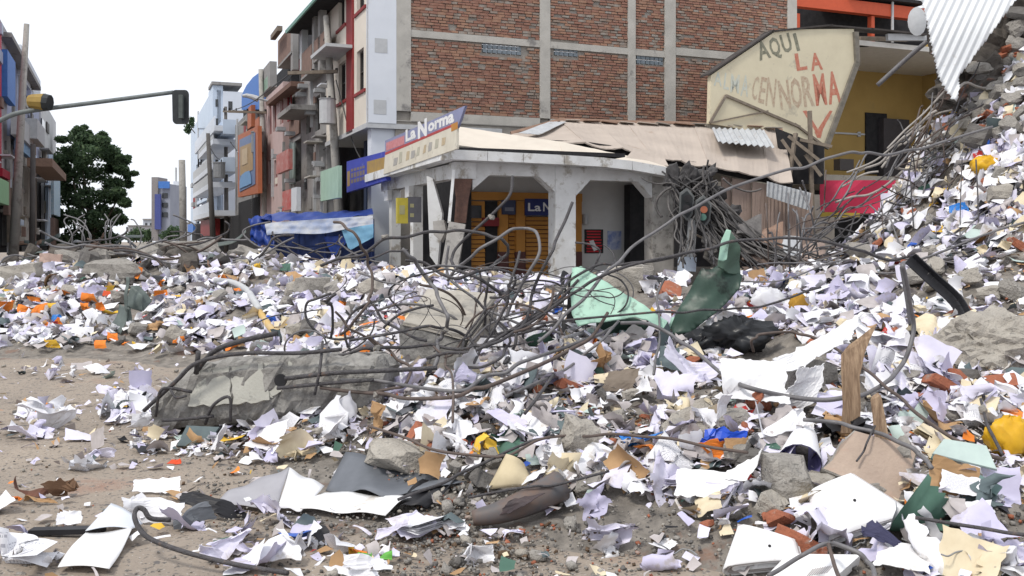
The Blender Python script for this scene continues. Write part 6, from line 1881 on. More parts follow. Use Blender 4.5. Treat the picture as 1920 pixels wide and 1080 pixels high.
bent_sheet('painted_face', M_MINT, [(1072, 500), (1088, 495), (1128, 524), (1160, 543), (1226, 586), (1252, 600), (1243, 616), (1215, 600), (1185, 594), (1150, 598), (1118, 604), (1084, 614), (1072, 590), (1069, 545)], Yg, Vector((-.25, -1, .75)), r, wob(.03, 1))
bent_sheet('curled_underside', M_DGRN, [(1118, 604), (1150, 597), (1190, 596), (1222, 606), (1232, 622), (1205, 642), (1170, 650), (1138, 640), (1120, 622)], Yg - .15, Vector((.1, -1, -.3)), r, wob(.05, 1.5))
bent_sheet('torn_end', M_MINT, [(1222, 590), (1255, 598), (1290, 582), (1282, 598), (1250, 622), (1236, 612)], Yg - .05, Vector((.2, -1, .5)), r, wob(.02, 2))
r = empty('dark_green_sheet', G(1320, 625), 'dark green bent metal sheet with a mint edge standing upright', 'metal sheet')
bent_sheet('lower_panel', M_DGRN, [(1256, 612), (1282, 560), (1316, 503), (1330, 508), (1348, 496), (1392, 514), (1386, 540), (1340, 588), (1296, 622), (1262, 628)], 9.1, Vector((-.3, -1, .4)), r, wob(.04, 1))
bent_sheet('upright_flap', mat('green_flap', (.075, .125, .095), (.055, .095, .07), rough=.45, scale=4), [(1346, 500), (1352, 455), (1370, 435), (1386, 462), (1391, 516), (1366, 512)], 9.05, Vector((.35, -1, .1)), r, wob(.03, 1))
bent_sheet('mint_edge', M_MINT, [(1347, 488), (1352, 452), (1362, 430), (1371, 432), (1368, 446), (1363, 486), (1356, 490)], 8.98, Vector((-.1, -1, .1)), r)
mb = MB(); mb.slab([P(x, y, 9.5) for x, y in ((1062, 600), (1066, 520), (1074, 508), (1074, 600))][::-1], Vector((-.3, -1, 0)), .3); T(mb.build('dark_post', M_DRK), 'dark slab end standing behind the mint green sheet', 'slab')
# black channel
mb = MB()
cp = spline([P(1703, 486, 9.2), P(1745, 525, 9.15), P(1788, 566, 9.0), P(1812, 608, 8.8)], 5)
for a_, b_ in zip(cp, cp[1:]):
    mb.bar(a_, b_, .115, .012, up=Vector((.3, -1, .4)))
    o_ = Vector((.045, -.02, .04)); mb.bar(a_ + o_, b_ + o_, .012, .06, up=Vector((.3, -1, .4)))
T(mb.build('steel_channel', M_PK), 'bent black steel channel sticking up on the right slope', 'steel channel')
# stones and slabs
T(rock('boulder', M_CON2, G2(1895, 690, .3, .12), (1.05, .8, .62), (.1, -.1, .3), seed=12, amp=.17, nd=15, power=.3), 'rough grey concrete boulder at the right border', 'boulder')
T(rock('stone', M_CON, G2(1518, 745, .05, .12), (.33, .28, .32), (.2, .1, .4), seed=31, amp=.16, nd=6), 'grey stone leaning on the big white crumpled sheet', 'stone')
slb = slab_px('concrete_slab', mat('tan_slab', (.42, .33, .265), (.34, .265, .215), rough=.95, scale=5, bump=.45, spots=(.43, .29, .23), spot_scale=2.2, spot_t=.60), [(1540, 878), (1572, 832), (1602, 805), (1660, 822), (1721, 846), (1728, 935), (1704, 955), (1655, 948), (1600, 905)], (1640, 950), Vector((-.05, -1, 1.15)), .16, jag=.09, rnd=3, m2=M_CON, lift=.02)
T(slb, 'large tan concrete slab with a broken outline, tilted towards the viewer', 'slab')
T(rock('concrete_block', M_CON, G2(1486, 948, .1, .11), (.27, .22, .26), (.05, .1, .15), seed=8, amp=.07, nd=5, power=.12), 'small square concrete block left of the tan slab', 'block')
T(rock('concrete_slab', M_CON2, G2(748, 885, .1, .07), (.44, .34, .2), (.1, .25, .4), seed=9, amp=.12, nd=5, power=.2), 'small grey slab fragment right of the long plastic sheet', 'slab')
T(rock('concrete_slab', M_CON2, G2(1098, 862, .1, .1), (.30, .2, .26), (.3, .2, .4), seed=10, amp=.13, nd=5, power=.2), 'tan concrete lump below the curved rebar', 'slab')
for (pts, lab) in (([(1240, 795), (1275, 768), (1318, 745), (1338, 750), (1318, 776), (1280, 800), (1250, 812)], 'long grey slab splinter left of the white torn paper'), ([(1285, 796), (1340, 785), (1350, 800), (1325, 820), (1286, 818)], 'flat grey slab piece under the slab splinter'), ([(1215, 838), (1290, 832), (1300, 850), (1262, 868), (1210, 855)], 'flat grey slab below the blue carrier bag'), ([(1810, 770), (1850, 748), (1905, 760), (1915, 785), (1860, 800), (1818, 790)], 'pale broken slab above the yellow bag')):
    cx = sum(p[0] for p in pts) / len(pts); cy = max(p[1] for p in pts)
    T(slab_px('concrete_slab', M_CON2, pts, (cx, cy), Vector((.1, -.9, 1)), .07, jag=.05, rnd=5, lift=.03), lab, 'slab')
# timber
M_WOOD = mat('broken_timber', (.40, .285, .19), (.17, .11, .07), rough=.85, scale=2.2, mix=.5, bump=.6, bscale=3)
def stretch_grain(m):
    t = m.node_tree; mp = t.nodes.new('ShaderNodeMapping'); mp.inputs['Scale'].default_value = (22, 22, 1.2)
    tc = [n for n in t.nodes if n.type == 'TEX_COORD'][0]
    for n in t.nodes:
        if n.type == 'TEX_NOISE': t.links.new(mp.outputs['Vector'], n.inputs['Vector'])
    t.links.new(tc.outputs['Object'], mp.inputs['Vector'])
stretch_grain(M_WOOD)
p0 = G(1608, 805)
Yp = p0.y - .12
mb = MB()
prof = [(1576, 812, 1612, 812), (1580, 760, 1614, 762), (1577, 700, 1612, 706), (1577, 665, 1622, 660), (1590, 648, 1634, 630), (1612, 632, 1646, 605)]
vs = []
for k, (xa, ya, xb, yb_) in enumerate(prof):
    for x, y, d in ((xa, ya, 0), (xb, yb_, 0), (xb, yb_, .09), (xa, ya, .09)): vs.append(P(x, y, Yp + d + .02 * k))
mb.add(vs, [(0, 3, 2, 1), (20, 21, 22, 23)] + [(i * 4 + k, i * 4 + (k + 1) % 4, i * 4 + 4 + (k + 1) % 4, i * 4 + 4 + k) for i in range(5) for k in range(4)])
T(mb.build('timber_plank', M_WOOD), 'broken brown timber plank standing upright with a splintered top', 'plank')
mb = MB(); vs = []
for k, (xa, ya, xb, yb_) in enumerate([(1640, 830, 1668, 830), (1636, 780, 1660, 782), (1632, 750, 1652, 742), (1636, 742, 1646, 736)]):
    for x, y, d in ((xa, ya, 0), (xb, yb_, 0), (xb, yb_, .07), (xa, ya, .07)): vs.append(P(x, y, Yp - .25 + d + .02 * k))
mb.add(vs, [(0, 3, 2, 1), (12, 13, 14, 15)] + [(i * 4 + k, i * 4 + (k + 1) % 4, i * 4 + 4 + (k + 1) % 4, i * 4 + 4 + k) for i in range(3) for k in range(4)])
T(mb.build('timber_plank', M_WOOD), 'short timber stake standing in front of the broken plank', 'plank')
mb = MB(); mb.bar(G2(672, 782, -.05, .0), G2(640, 742, -.1, .12), .03, .02); T(mb.build('timber_stick', mat('red_wood', (.30, .16, .10), (.22, .11, .07), rough=.85)), 'reddish stick leaning at the end of the broken beam', 'stick')
# big white crumpled sheet, two lobes
M_WSH = mat('white_plastic_sheet', (.74, .74, .75), (.66, .66, .68), rough=.6, scale=4, spots=(.50, .48, .46), spot_scale=4, spot_t=.70)
r = empty('white_sheet', G(1450, 775), 'big white crumpled plastic sheet draped by the timber plank', 'plastic sheet')
def lobe(name, q, anchor, n, amp, seed, lift):
    o = folded(name, M_WSH, q, anchor, n, amp, seed, nu=20, crease=5, th=.004, lift=lift)
    w_ = o.location.copy(); o.parent = r; o.location = w_ - r.location
lobe('lower_lobe', [(1345, 745), (1478, 775), (1482, 672), (1350, 668)], (1410, 760), Vector((-.2, -1, .8)), .05, 3, .16)
lobe('upper_lobe', [(1452, 690), (1578, 690), (1618, 602), (1450, 662)], (1500, 740), Vector((.25, -1, .9)), .04, 15, .30)
lobe('trailing_edge', [(1478, 775), (1520, 752), (1530, 700), (1470, 700)], (1500, 760), Vector((.5, -1, .5)), .06, 8, .12)
# folded booklets
def booklet(label, sn, sf, on, of, anchor, n, layers, gap, m, seed=0, spots_=True):
    """spine-near, spine-far, open-near, open-far in photo pixels: leaves folded over at the spine"""
    r = empty('booklet', G(*anchor), label, 'booklet')
    n = Vector(n).normalized(); p0 = G(*anchor) + n * (gap + .03)
    a, b, c, d = [on_plane(x, y, p0, n) for x, y in (sn, on, of, sf)]
    for k in range(layers):
        ins = k * .018
        R = gap * (1 - k / (layers + .5))
        def prof(u):
            if u < 0: return 0
            return u
        mb = MB(); vs = []; NU, NV = 22, 6
        for j in range(NV + 1):
            v = j / NV
            A_ = a * (1 - v) + d * v; B_ = b * (1 - v) + c * v
            ux = (B_ - A_); Lx = ux.length; ux.normalize()
            for i in range(NU + 1):
                t = i / NU
                if t < .42: x, z = Lx * (1 - t / .42) , .05 * Lx * math.sin(math.pi * (1 - t / .42)) * .6
                elif t < .62:
                    an = (t - .42) / .2 * math.pi; x, z = -R * math.sin(an), -R + R * math.cos(an)
                else: x, z = Lx * (t - .62) / .38 * .96, -2 * R + .03 * Lx * math.sin(math.pi * (t - .62) / .38)
                vs.append(A_ + ux * (x + ins * .5) + n * (z - k * gap * .16) + (A_ - (d if v == 0 else A_)).normalized() * 0)
        mb.add(vs, [(j * (NU + 1) + i, j * (NU + 1) + i + 1, (j + 1) * (NU + 1) + i + 1, (j + 1) * (NU + 1) + i) for j in range(NV) for i in range(NU)])
        o = mb.build('cover' if k == 0 else 'inner_leaf', m if k % 2 == 0 else PG, r, smooth=True)
        md = o.modifiers.new('thickness', 'SOLIDIFY'); md.thickness = .006
    if spots_:
        mb = MB(); q = (a + b + c + d) / 4 + n * (.03 * (b - a).length + .004); mb.cyl(q - n * .01, q + n * .004, .008, 8); mb.build('punch_hole', M_DRK, r)
    return r
M_BKW = mat('booklet_white', (.80, .80, .80), (.74, .74, .75), rough=.75, scale=3, spots=(.58, .55, .51), spot_scale=3.5, spot_t=.64)
booklet('large white booklet folded over, its dark leaves showing, before the tan slab', (1568, 1008), (1534, 912), (1712, 962), (1595, 888), (1600, 1000), Vector((-.15, -.9, 1)), 3, .055, M_BKW)
booklet('white booklet folded over a dark hollow, below the large booklet', (1376, 1060), (1404, 986), (1500, 1050), (1490, 1012), (1430, 1062), Vector((-.1, -.9, 1)), 3, .05, M_BKW)
# open carton flap with a bar code, corner of the frame
r = empty('carton', G(1520, 1072), 'white carton with printed bars lying under the folded booklets', 'box')
n_ = Vector((-.05, -.55, 1)).normalized(); p0 = G(1520, 1070) + n_ * .05
q = [on_plane(x, y, p0, n_) for x, y in ((1425, 1092), (1560, 1088), (1614, 1040), (1478, 1038))]
mb = MB(); mb.slab(q, n_, .07); mb.build('carton_body', M_BKW, r)
for k in range(9):
    mb = MB(); a_ = 1512 + k * 4.6; mb.slab([on_plane(x, y, p0 + n_ * .003, n_) for x, y in ((a_, 1080 - k * .8), (a_ + 2, 1080 - k * .8), (a_ + 14, 1066 - k * .8), (a_ + 12, 1066 - k * .8))], n_, .002); mb.build('printed_bar', PG, r)
T(folded('white_sheet', M_BKW, [(1265, 925), (1330, 935), (1400, 905), (1270, 880)], (1325, 925), Vector((0, -.7, 1)), .025, 12, lift=.08), 'flat torn white sheet with faint print left of the small block', 'paper')
T(folded('white_sheet', M_BKW, [(1345, 900), (1398, 905), (1440, 852), (1400, 858)], (1385, 900), Vector((-.5, -1, .7)), .04, 13, lift=.12), 'white card curling up beside the flat torn sheet', 'card')
T(folded('white_sheet', M_BKW, [(1630, 1080), (1740, 1085), (1745, 1020), (1650, 1015)], (1690, 1060), Vector((0, -.6, 1)), .03, 14, lift=.05), 'white sheet lying right of the large booklet', 'paper')
T(folded('white_sheet', PW, [(1415, 818), (1505, 812), (1503, 778), (1420, 800)], (1460, 820), Vector((-.1, -1, .8)), .05, 15, lift=.1), 'white bent strip of card above the blue and orange packet', 'card')
T(folded('white_sheet', PW, [(1345, 800), (1372, 812), (1362, 735), (1338, 745)], (1355, 800), Vector((-.1, -1, .4)), .08, 16, lift=.1), 'torn upright white paper left of the white bent strip', 'paper')
T(folded('white_sheet', PV, [(1225, 720), (1320, 730), (1345, 665), (1250, 655)], (1285, 722), Vector((-.3, -1, .7)), .06, 17, lift=.08), 'large pale lilac sheet left of the big white sheet', 'paper')
T(folded('grey_card', PD, [(1230, 690), (1275, 695), (1275, 652), (1236, 648)], (1250, 695), Vector((-.2, -1, .6)), .03, 18, lift=.1), 'dark grey card behind the large lilac sheet', 'card')
# rolled sheet with a purple inside
g = G2(1500, 885, -.02, .10)
mb = MB(); NV = 14; vs = []
axr = Vector((.35, .9, .25)).normalized(); e1 = axr.orthogonal().normalized(); e2 = axr.cross(e1)
ROLL_ANGLES = [(-2.6 + 5.4 * k / NV) for k in range(NV + 1)]
up_ = (Vector((0, 0, 1)) - axr * axr.z).normalized(); sd_ = axr.cross(up_)
for j in range(5):
    for a_ in ROLL_ANGLES:
        rr_ = .115 - .012 * j
        vs.append(g + axr * (j * .09 - .1) + (up_ * math.cos(a_) + sd_ * math.sin(a_) * 1.05) * rr_)
mb.add(vs, [(j * (NV + 1) + i, j * (NV + 1) + i + 1, (j + 1) * (NV + 1) + i + 1, (j + 1) * (NV + 1) + i) for j in range(4) for i in range(NV)])
M_PURP = mat('purple_inside', (.24, .22, .46), (.19, .17, .38), rough=.6)
r = empty('rolled_sheet', G(1500, 890), 'white sheet rolled into a tube with a purple inside', 'paper roll')
o = mb.build('tube', M_PURP, r, smooth=True)
mb2 = MB(); mb2.add([Vector(v) + ((Vector(v) - g) - axr * (Vector(v) - g).dot(axr)).normalized() * .006 for v in vs], [f for f in mb.f]); mb2.build('outer_face', PW, r, smooth=True)
# long grey and white plastic sheet
r = empty('plastic_sheet', G(560, 955), 'long grey and white plastic sheet folded into a ridge on the gravel', 'plastic sheet')
M_GSH = mat('grey_sheet', (.36, .355, .38), (.29, .285, .31), rough=.55, scale=3)
M_DSH = mat('dark_grey_sheet', (.145, .155, .175), (.10, .11, .125), rough=.5, scale=4)
pr_, pl_, pf_ = G2(560, 958), G2(402, 948), G2(520, 955)
def facet(name, m, pts, seed=1, amp=.02):
    q = [Vector(p) for p in pts]
    rn_ = np.random.RandomState(seed); ph_ = rn_.uniform(0, 6, 4)
    o = curved(name, m, *q, lambda u, v: amp * (math.sin(u * 5 + ph_[0]) * math.sin(v * 3 + ph_[1]) + .4 * math.sin(u * 11 + v * 5 + ph_[2])), 14, 6, .004, r, smooth=True); return o
apex = G2(522, 955, .30, .0); apex.z = P(522, 876, apex.y).z
facet('grey_flap', M_GSH, [G2(402, 948, 0, .01), G2(522, 958, 0, .02), apex, G2(425, 935, .1, .03)], 2)
mid = G2(592, 955, .28); mid.z = P(592, 912, mid.y).z
facet('white_flap', M_WSH, [G2(522, 958, -.02, .02), G2(565, 962, 0, .02), mid, apex], 3, .012)
facet('white_tail', M_BKW, [G2(562, 962, 0, .03), G2(722, 975, 0, .03), G2(770, 955, .05, .06), mid + Vector((0, 0, -.03))], 4, .02)
facet('dark_band', M_DSH, [mid + Vector((.0, .02, -.02)), G2(730, 950, .05, .04), G2(872, 922, .05, .06), G2(640, 905, .2, .14)], 5, .03)
facet('dark_fringe', M_PK, [G2(735, 962, 0, .02), G2(800, 955, 0, .02), G2(880, 905, .1, .06), G2(790, 925, .1, .05)], 6, .03)
T(folded('black_sheet', M_PK, [(335, 950), (420, 975), (470, 960), (345, 922)], (390, 965), Vector((0, -.6, 1)), .05, 20, lift=.03), 'crumpled black plastic left of the long grey sheet', 'plastic sheet')
T(folded('dark_sheet', M_DSH, [(325, 985), (395, 990), (400, 958), (338, 950)], (360, 985), Vector((0, -.6, 1)), .06, 21, lift=.03), 'crumpled dark grey plastic by the hooked rebar', 'plastic sheet')
# white bent sheets lower left
r = empty('bent_card', G(190, 1050), 'large white bent card lying at the lower left', 'card')
def part_curved(name, m, pts, fn, parent, **k):
    return curved(name, m, *[Vector(p) for p in pts], fn, 10, 8, .004, parent)
part_curved('lower_half', M_BKW, [G2(108, 1074, 0, .03), G2(205, 1078, 0, .03), G2(248, 1012, .0, .06), G2(160, 1012, 0, .05)], lambda u, v: .015 * math.sin(u * 3 + v * 4), r)
part_curved('upper_half', M_WHT, [G2(160, 1012, 0, .05), G2(248, 1012, 0, .06), G2(262, 994, .05, .02), G2(202, 972, .05, .08)], lambda u, v: .02 * math.sin(u * 3), r)
T(folded('white_sheet', PW, [(250, 924), (338, 924), (340, 893), (252, 900)], (295, 926), Vector((-.05, -1, .9)), .015, 22, lift=.03), 'flat white folder on the dirt above the hooked rebar', 'paper')
T(folded('white_sheet', PW, [(225, 975), (335, 985), (345, 950), (240, 942)], (280, 975), Vector((-.1, -.8, 1)), .05, 23, lift=.03), 'crumpled white sheet behind the hooked rebar', 'paper')
T(folded('white_sheet', PW, [(380, 855 - 5), (425, 850), (440, 795), (420, 793)], (405, 848), Vector((-.5, -1, .2)), .05, 24, lift=.05), 'white card standing beside the dark grey folder', 'card')
T(slab_px('folder', PD, [(330, 836), (385, 838), (412, 800), (350, 797)], (360, 835), Vector((.1, -1, .8)), .02, lift=.04), 'dark grey folder before the broken beam', 'folder')
mb = MB(); mb.bar(G2(58, 1003, 0, .02), G2(195, 1003, 0, .03), .07, .03); T(mb.build('plastic_bar', M_PK), 'black plastic strip lying on the dirt at the lower left', 'strip')
o = rod([(540, 1075, 4.85), (440, 1058, 4.9), (350, 1036, 4.95), (285, 1012, 5.05), (262, 992, 5.1), (252, 968, 5.15), (258, 953, 5.2), (270, 956, 5.2), (283, 972, 5.2), (320, 975, 5.25)], .0135, REB); T(o, 'thin hooked steel rod on the gravel at the lower left', 'steel rod')
# brown tube and dark sheet over it
r = empty('rolled_tube', G(970, 985), 'brown and grey rolled tube lying at the foot of the heap', 'tube')
pts = [G2(886, 988, 0, .05), G2(930, 982, 0, .06), G2(985, 972, .02, .085), G2(1052, 950, .05, .11)]
mb = MB(); mb.tube(spline(pts, 5), .045, 12, r2=.095); mb.build('tube', mat('rusty_tube', (.17, .105, .075), (.10, .10, .105), rough=.55, scale=5, mix=.5), r, smooth=True)
mb = MB(); mb.tube([pts[-1] - (pts[-1] - pts[-2]).normalized() * .01, pts[-1] + (pts[-1] - pts[-2]).normalized() * .012], .07, 12); mb.build('dark_end', M_DRK, r)
T(folded('dark_sheet', mat('maroon_black_sheet', (.07, .045, .045), (.03, .025, .028), rough=.5, scale=5), [(930, 965), (985, 955), (1022, 922), (960, 935)], (975, 968), Vector((-.3, -1, .8)), .04, 25, lift=.16), 'dark maroon sheet lying over the brown tube', 'sheet')
T(curved('cream_card', mat('cream_card', (.62, .53, .36), (.50, .42, .27), rough=.7, scale=4), G2(912, 925, 0, .02), G2(1000, 925, .05, .03), P(985, 870, G(955, 925).y + .12), P(950, 850, G(955, 925).y + .05), lambda u, v: .07 * math.sin(math.pi * u) + .02 * math.sin(v * 5), 12, 8, .003), 'cream card curved like a cone above the brown tube', 'card')
# bags and packets
def bag(name, label, m, px, py, sx, sy, sz, seed, rot=0.0, amp=.5, cat='bag'):
    g = G(px, py); r_ = np.random.RandomState(seed); mb = MB(); vs = []
    ph = r_.uniform(0, 6, 8); N, K = 26, 14
    for j in range(K + 1):
        t = math.pi * j / K
        for i in range(N):
            a = 2 * math.pi * i / N
            f = 1 + amp * (.25 * math.sin(3 * a + ph[0] + t * 2) * math.sin(t) + .2 * abs(math.sin(4 * a + ph[1] - t * 3)) + .16 * math.sin(7 * a + ph[2] + 5 * t) * math.sin(t) + .30 * abs(math.sin(2.5 * a + 3.2 * t + ph[3])) - .26 * abs(math.sin(5.5 * a - 4.1 * t + ph[4])) + .12 * abs(math.sin(11 * a + 7 * t + ph[5]))) - amp * .2
            p = Vector((math.sin(t) * math.cos(a) * sx / 2 * f, math.sin(t) * math.sin(a) * sy / 2 * f, (math.cos(t) * .5 * f + .36) * sz))
            vs.append(g + Matrix.Rotation(rot, 3, 'Z') @ p)
    mb.add(vs, [(j * N + i, (j + 1) * N + i, (j + 1) * N + (i + 1) % N, j * N + (i + 1) % N) for j in range(K) for i in range(N)])
    return tag(mb.build(name, m, None, smooth=True), label, cat)
M_BAGB = mat('bag_blue', (.03, .22, .62), (.02, .14, .46), rough=.35, scale=5)
M_BAGY = mat('bag_yellow', (.72, .42, .02), (.58, .32, .015), rough=.45, scale=5)
M_BAGK = mat('bag_black', (.028, .03, .034), (.015, .016, .018), rough=.35, scale=5)
M_BAGW = mat('bag_white', (.72, .72, .74), (.60, .60, .63), rough=.4, scale=5)
T(folded('carrier_bag', M_BAGB, [(1165, 838), (1230, 842), (1255, 808), (1180, 816)], (1205, 842), Vector((.1, -.9, 1)), .07, 27, lift=.04), 'bright blue carrier bag flattened under the curved rebar', 'bag')
T(folded('packet', mat('packet_blue', (.02, .09, .60), (.015, .06, .42), rough=.35), [(1308, 835), (1385, 850), (1400, 812), (1330, 815)], (1350, 850), Vector((-.2, -1, .8)), .05, 28, lift=.08), 'blue packet crumpled over an orange wrapper', 'packet')
T(folded('wrapper', PO, [(1305, 838), (1345, 866), (1400, 858), (1372, 826)], (1350, 866), Vector((-.1, -1, .6)), .06, 29, lift=.02), 'orange wrapper under the blue packet', 'wrapper')
T(folded('brown_card', PT, [(1355, 848), (1392, 850), (1398, 822), (1362, 826)], (1378, 852), Vector((0, -1, .8)), .05, 30, lift=.13), 'tan scrap lying on the blue packet', 'card')
bag('plastic_bag', 'bright yellow plastic bag at the right border', M_BAGY, 1893, 850, .30, .2, .26, 3, .4)
bag('plastic_bag', 'orange yellow bag high on the right slope', M_BAGY, 1850, 325, .42, .35, .26, 4, .2)
bag('bin_bag', 'crumpled black bin bag behind the big white sheet', M_BAGK, 1385, 650, .56, .4, .30, 5, .1, amp=.95)
bag('bin_bag', 'black bag in the hollow left of the big black bag', M_BAGK, 1320, 655, .34, .3, .2, 6, .8, amp=.95)
bag('plastic_bag', 'white plastic bag above the black bin bag', M_BAGW, 1440, 585, .4, .3, .3, 7, .3)
bag('plastic_bag', 'white plastic bag high above the steel channel', M_BAGW, 1560, 480, .6, .4, .4, 17, .3)
bag('foam_lump', 'ochre foam lump behind the big white sheet', mat('foam_ochre', (.45, .25, .04), (.33, .18, .03), rough=.9), 1498, 592, .22, .16, .26, 8, .3, cat='foam')
bag('orange_lump', 'orange crumpled wrapper below the timber plank top', PO, 1738, 695, .12, .1, .14, 9, .3, cat='wrapper')
T(folded('blue_sheet', M_BAGB, [(1775, 418), (1815, 415), (1812, 388), (1785, 385)], (1795, 418), Vector((-.3, -1, .8)), .06, 31, lift=.06), 'blue plastic sheet on the right slope', 'plastic sheet')
T(folded('white_sheet', M_WSH, [(1700, 300), (1750, 310), (1765, 262), (1722, 250)], (1735, 310), Vector((-.5, -1, .5)), .05, 32, lift=.12), 'pale sheet caught among the rods high on the right slope', 'paper')
# folders and envelope right
for k, (pts, m, lab) in enumerate((([(1748, 850), (1870, 880), (1850, 835), (1770, 822)], PE, 'pale teal folder lying topmost of its stack at the right'), ([(1745, 858), (1868, 928), (1880, 912), (1752, 845)], mat('teal_folder', (.15, .235, .225), (.11, .18, .17), rough=.6), 'dark teal folder edge under the pale teal folder'), ([(1780, 900), (1862, 945), (1872, 930), (1790, 880)], PD, 'grey teal folder lowest of its stack at the right'))):
    T(slab_px('folder', m, pts, (1815, 915), Vector((-.15, -.8, 1)), .015, lift=.12 - .03 * k), lab, 'folder')
T(folded('envelope', PT, [(1730, 925), (1835, 935), (1830, 885), (1745, 872)], (1780, 932), Vector((-.1, -.9, 1)), .05, 33, lift=.05), 'tan envelope below the teal folders', 'envelope')
T(folded('white_sheet', PP, [(1758, 922), (1832, 932), (1838, 898), (1765, 885)], (1795, 930), Vector((-.1, -.9, 1)), .02, 34, lift=.11), 'pale printed letter lying on the tan envelope', 'paper')
T(folded('cloth', mat('navy_cloth', (.07, .07, .13), (.045, .045, .09), rough=.9), [(1590, 1020), (1690, 1040), (1780, 1060), (1640, 1000)], (1680, 1045), Vector((0, -.7, 1)), .05, 35, lift=.03), 'navy cloth trailing under the large booklet', 'cloth')
T(folded('brown_paper', PT, [(1092, 700), (1140, 708), (1158, 665), (1112, 655)], (1120, 708), Vector((-.1, -1, .6)), .14, 36, lift=.08), 'crumpled brown paper below the mint green sheet', 'paper')
T(folded('brown_card', mat('grey_brown_card', (.22, .18, .145), (.16, .13, .10), rough=.9), [(1125, 738), (1185, 735), (1198, 690), (1140, 695)], (1150, 738), Vector((.2, -.9, 1)), .04, 37, lift=.06), 'grey brown card under the crumpled brown paper', 'card')
T(folded('green_card', PGN, [(955, 660), (1030, 662), (1035, 635), (965, 632)], (995, 665), Vector((0, -1, .6)), .05, 38, lift=.05), 'dark green card behind the rebar tangle', 'card')
T(folded('lilac_sheet', PL, [(852, 728), (900, 720), (890, 695), (862, 690)], (875, 728), Vector((-.1, -1, .6)), .07, 39, lift=.06), 'lilac sheet standing below the concrete wedge', 'paper')
T(folded('lilac_sheet', PL, [(912, 770), (985, 830), (990, 800), (935, 765)], (955, 815), Vector((-.1, -1, .8)), .02, 40, lift=.06), 'flat lilac strip left of the curved rebar', 'paper')
T(folded('cardboard', PT, [(688, 812), (715, 808), (728, 762), (705, 760)], (705, 812), Vector((-.3, -1, .5)), .07, 41, lift=.05), 'tan cardboard leaf curling up at the beam end', 'card')
# cards and leaves on the left bank
for k, (pts, m, lab) in enumerate((([(0, 590), (28, 588), (28, 568), (2, 566)], PO, 'orange card at the left border of the far bank'), ([(35, 592), (60, 594), (62, 574), (36, 575)], PO, 'small orange card second from the left border'), ([(60, 594), (86, 592), (87, 566), (64, 574)], PO, 'bent orange card third from the left border'), ([(96, 548), (125, 560), (130, 548), (106, 540)], PO, 'long orange scrap above the orange cards'), ([(193, 558), (222, 560), (222, 545), (196, 546)], mat('scarlet_paper', (.70, .11, .04), rough=.7), 'scarlet scrap left of the twisted metal cabinet'), ([(180, 580), (196, 582), (194, 568), (180, 570)], PO, 'tiny orange card below the scarlet scrap'), ([(216, 655), (250, 650), (255, 640), (222, 642)], PO, 'orange scrap at the foot of the far bank'), ([(95, 605), (118, 604), (117, 590), (99, 590)], M_BAGB, 'blue wrapper right of the orange cards'),
                                   ([(615, 642), (660, 636), (662, 622), (625, 626)], PO, 'orange scrap left of the rebar tangle'), ([(525, 508), (545, 510), (545, 493), (528, 494)], PGN, 'green plastic scrap before the tarp stall'), ([(473, 512), (492, 512), (488, 488), (475, 496)], PY, 'yellow scrap before the tarp stall'))):
    cx = sum(p[0] for p in pts) / 4; cy = max(p[1] for p in pts)
    T(folded('paper_scrap', m, pts, (cx, cy), Vector((.1, -1, .5)), .06, 60 + k, nu=5, lift=.08), lab, 'scrap')
r = empty('metal_cabinet', G(245, 625), 'twisted grey green metal cabinet lying in the far litter bank', 'cabinet')
for k, (pts, n) in enumerate((([(236, 575), (268, 585), (272, 555), (245, 535)], (-.2, -1, .1)), ([(268, 585), (285, 565), (262, 535), (245, 535)], (.5, -1, .4)), ([(205, 612), (232, 628), (240, 580), (222, 570)], (-.4, -1, .3)), ([(240, 630), (250, 622), (245, 578), (236, 575)], (.2, -1, .1)), ([(232, 580), (238, 585), (240, 520), (234, 520)], (0, -1, 0)))):
    bent_sheet('bent_panel', mat('cabinet_green', (.13, .16, .15), (.08, .10, .095), rough=.5), pts, 15.2 - .05 * k, Vector(n), r, wob(.06, 1), nd=4)
r = empty('drainpipe', G(460, 600), 'grey drainpipe with a yellow stretch lying across the far bank', 'pipe')
def grounded(pts, dz): return [G(x, y) + Vector((0, 0, dz)) for x, y in pts]
mb = MB(); mb.tube(spline(grounded([(402, 542), (435, 545), (462, 560), (478, 585), (487, 600)], .15), 4), .055, 10); mb.build('grey_length', M_LGREY, r, smooth=True)
mb = MB(); mb.tube(spline(grounded([(487, 600), (500, 620), (512, 636), (522, 640)], .12), 4), .053, 10); mb.build('yellow_length', mat('pipe_yellow', (.55, .34, .07), (.50, .42, .30), rough=.6, scale=3), r, smooth=True)
mb = MB(); mb.tube(spline(grounded([(522, 640), (505, 648), (480, 652)], .1), 4), .052, 10); mb.build('end_length', M_CON2, r, smooth=True)
for k, (pts, m) in enumerate((([(30, 935), (70, 938), (95, 915), (32, 908)], mat('dry_brown', (.17, .075, .05), (.10, .05, .035), rough=.8)), ([(75, 935), (130, 930), (165, 905), (100, 915)], mat('dry_tan', (.22, .13, .075), (.14, .08, .05), rough=.8)), ([(15, 942), (45, 944), (40, 930), (15, 930)], PO), ([(40, 945), (105, 942), (95, 932), (50, 935)], PT))):
    T(folded('dry_litter', m, pts, (sum(p[0] for p in pts) / 4, max(p[1] for p in pts)), Vector((0, -.6, 1)), .10, 80 + k, lift=.02), ('dark brown dry leaf of litter at the left border', 'tan dry litter trailing right of the brown leaf', 'orange scrap below the brown leaf', 'tan card strip under the brown leaf')[k], 'litter')
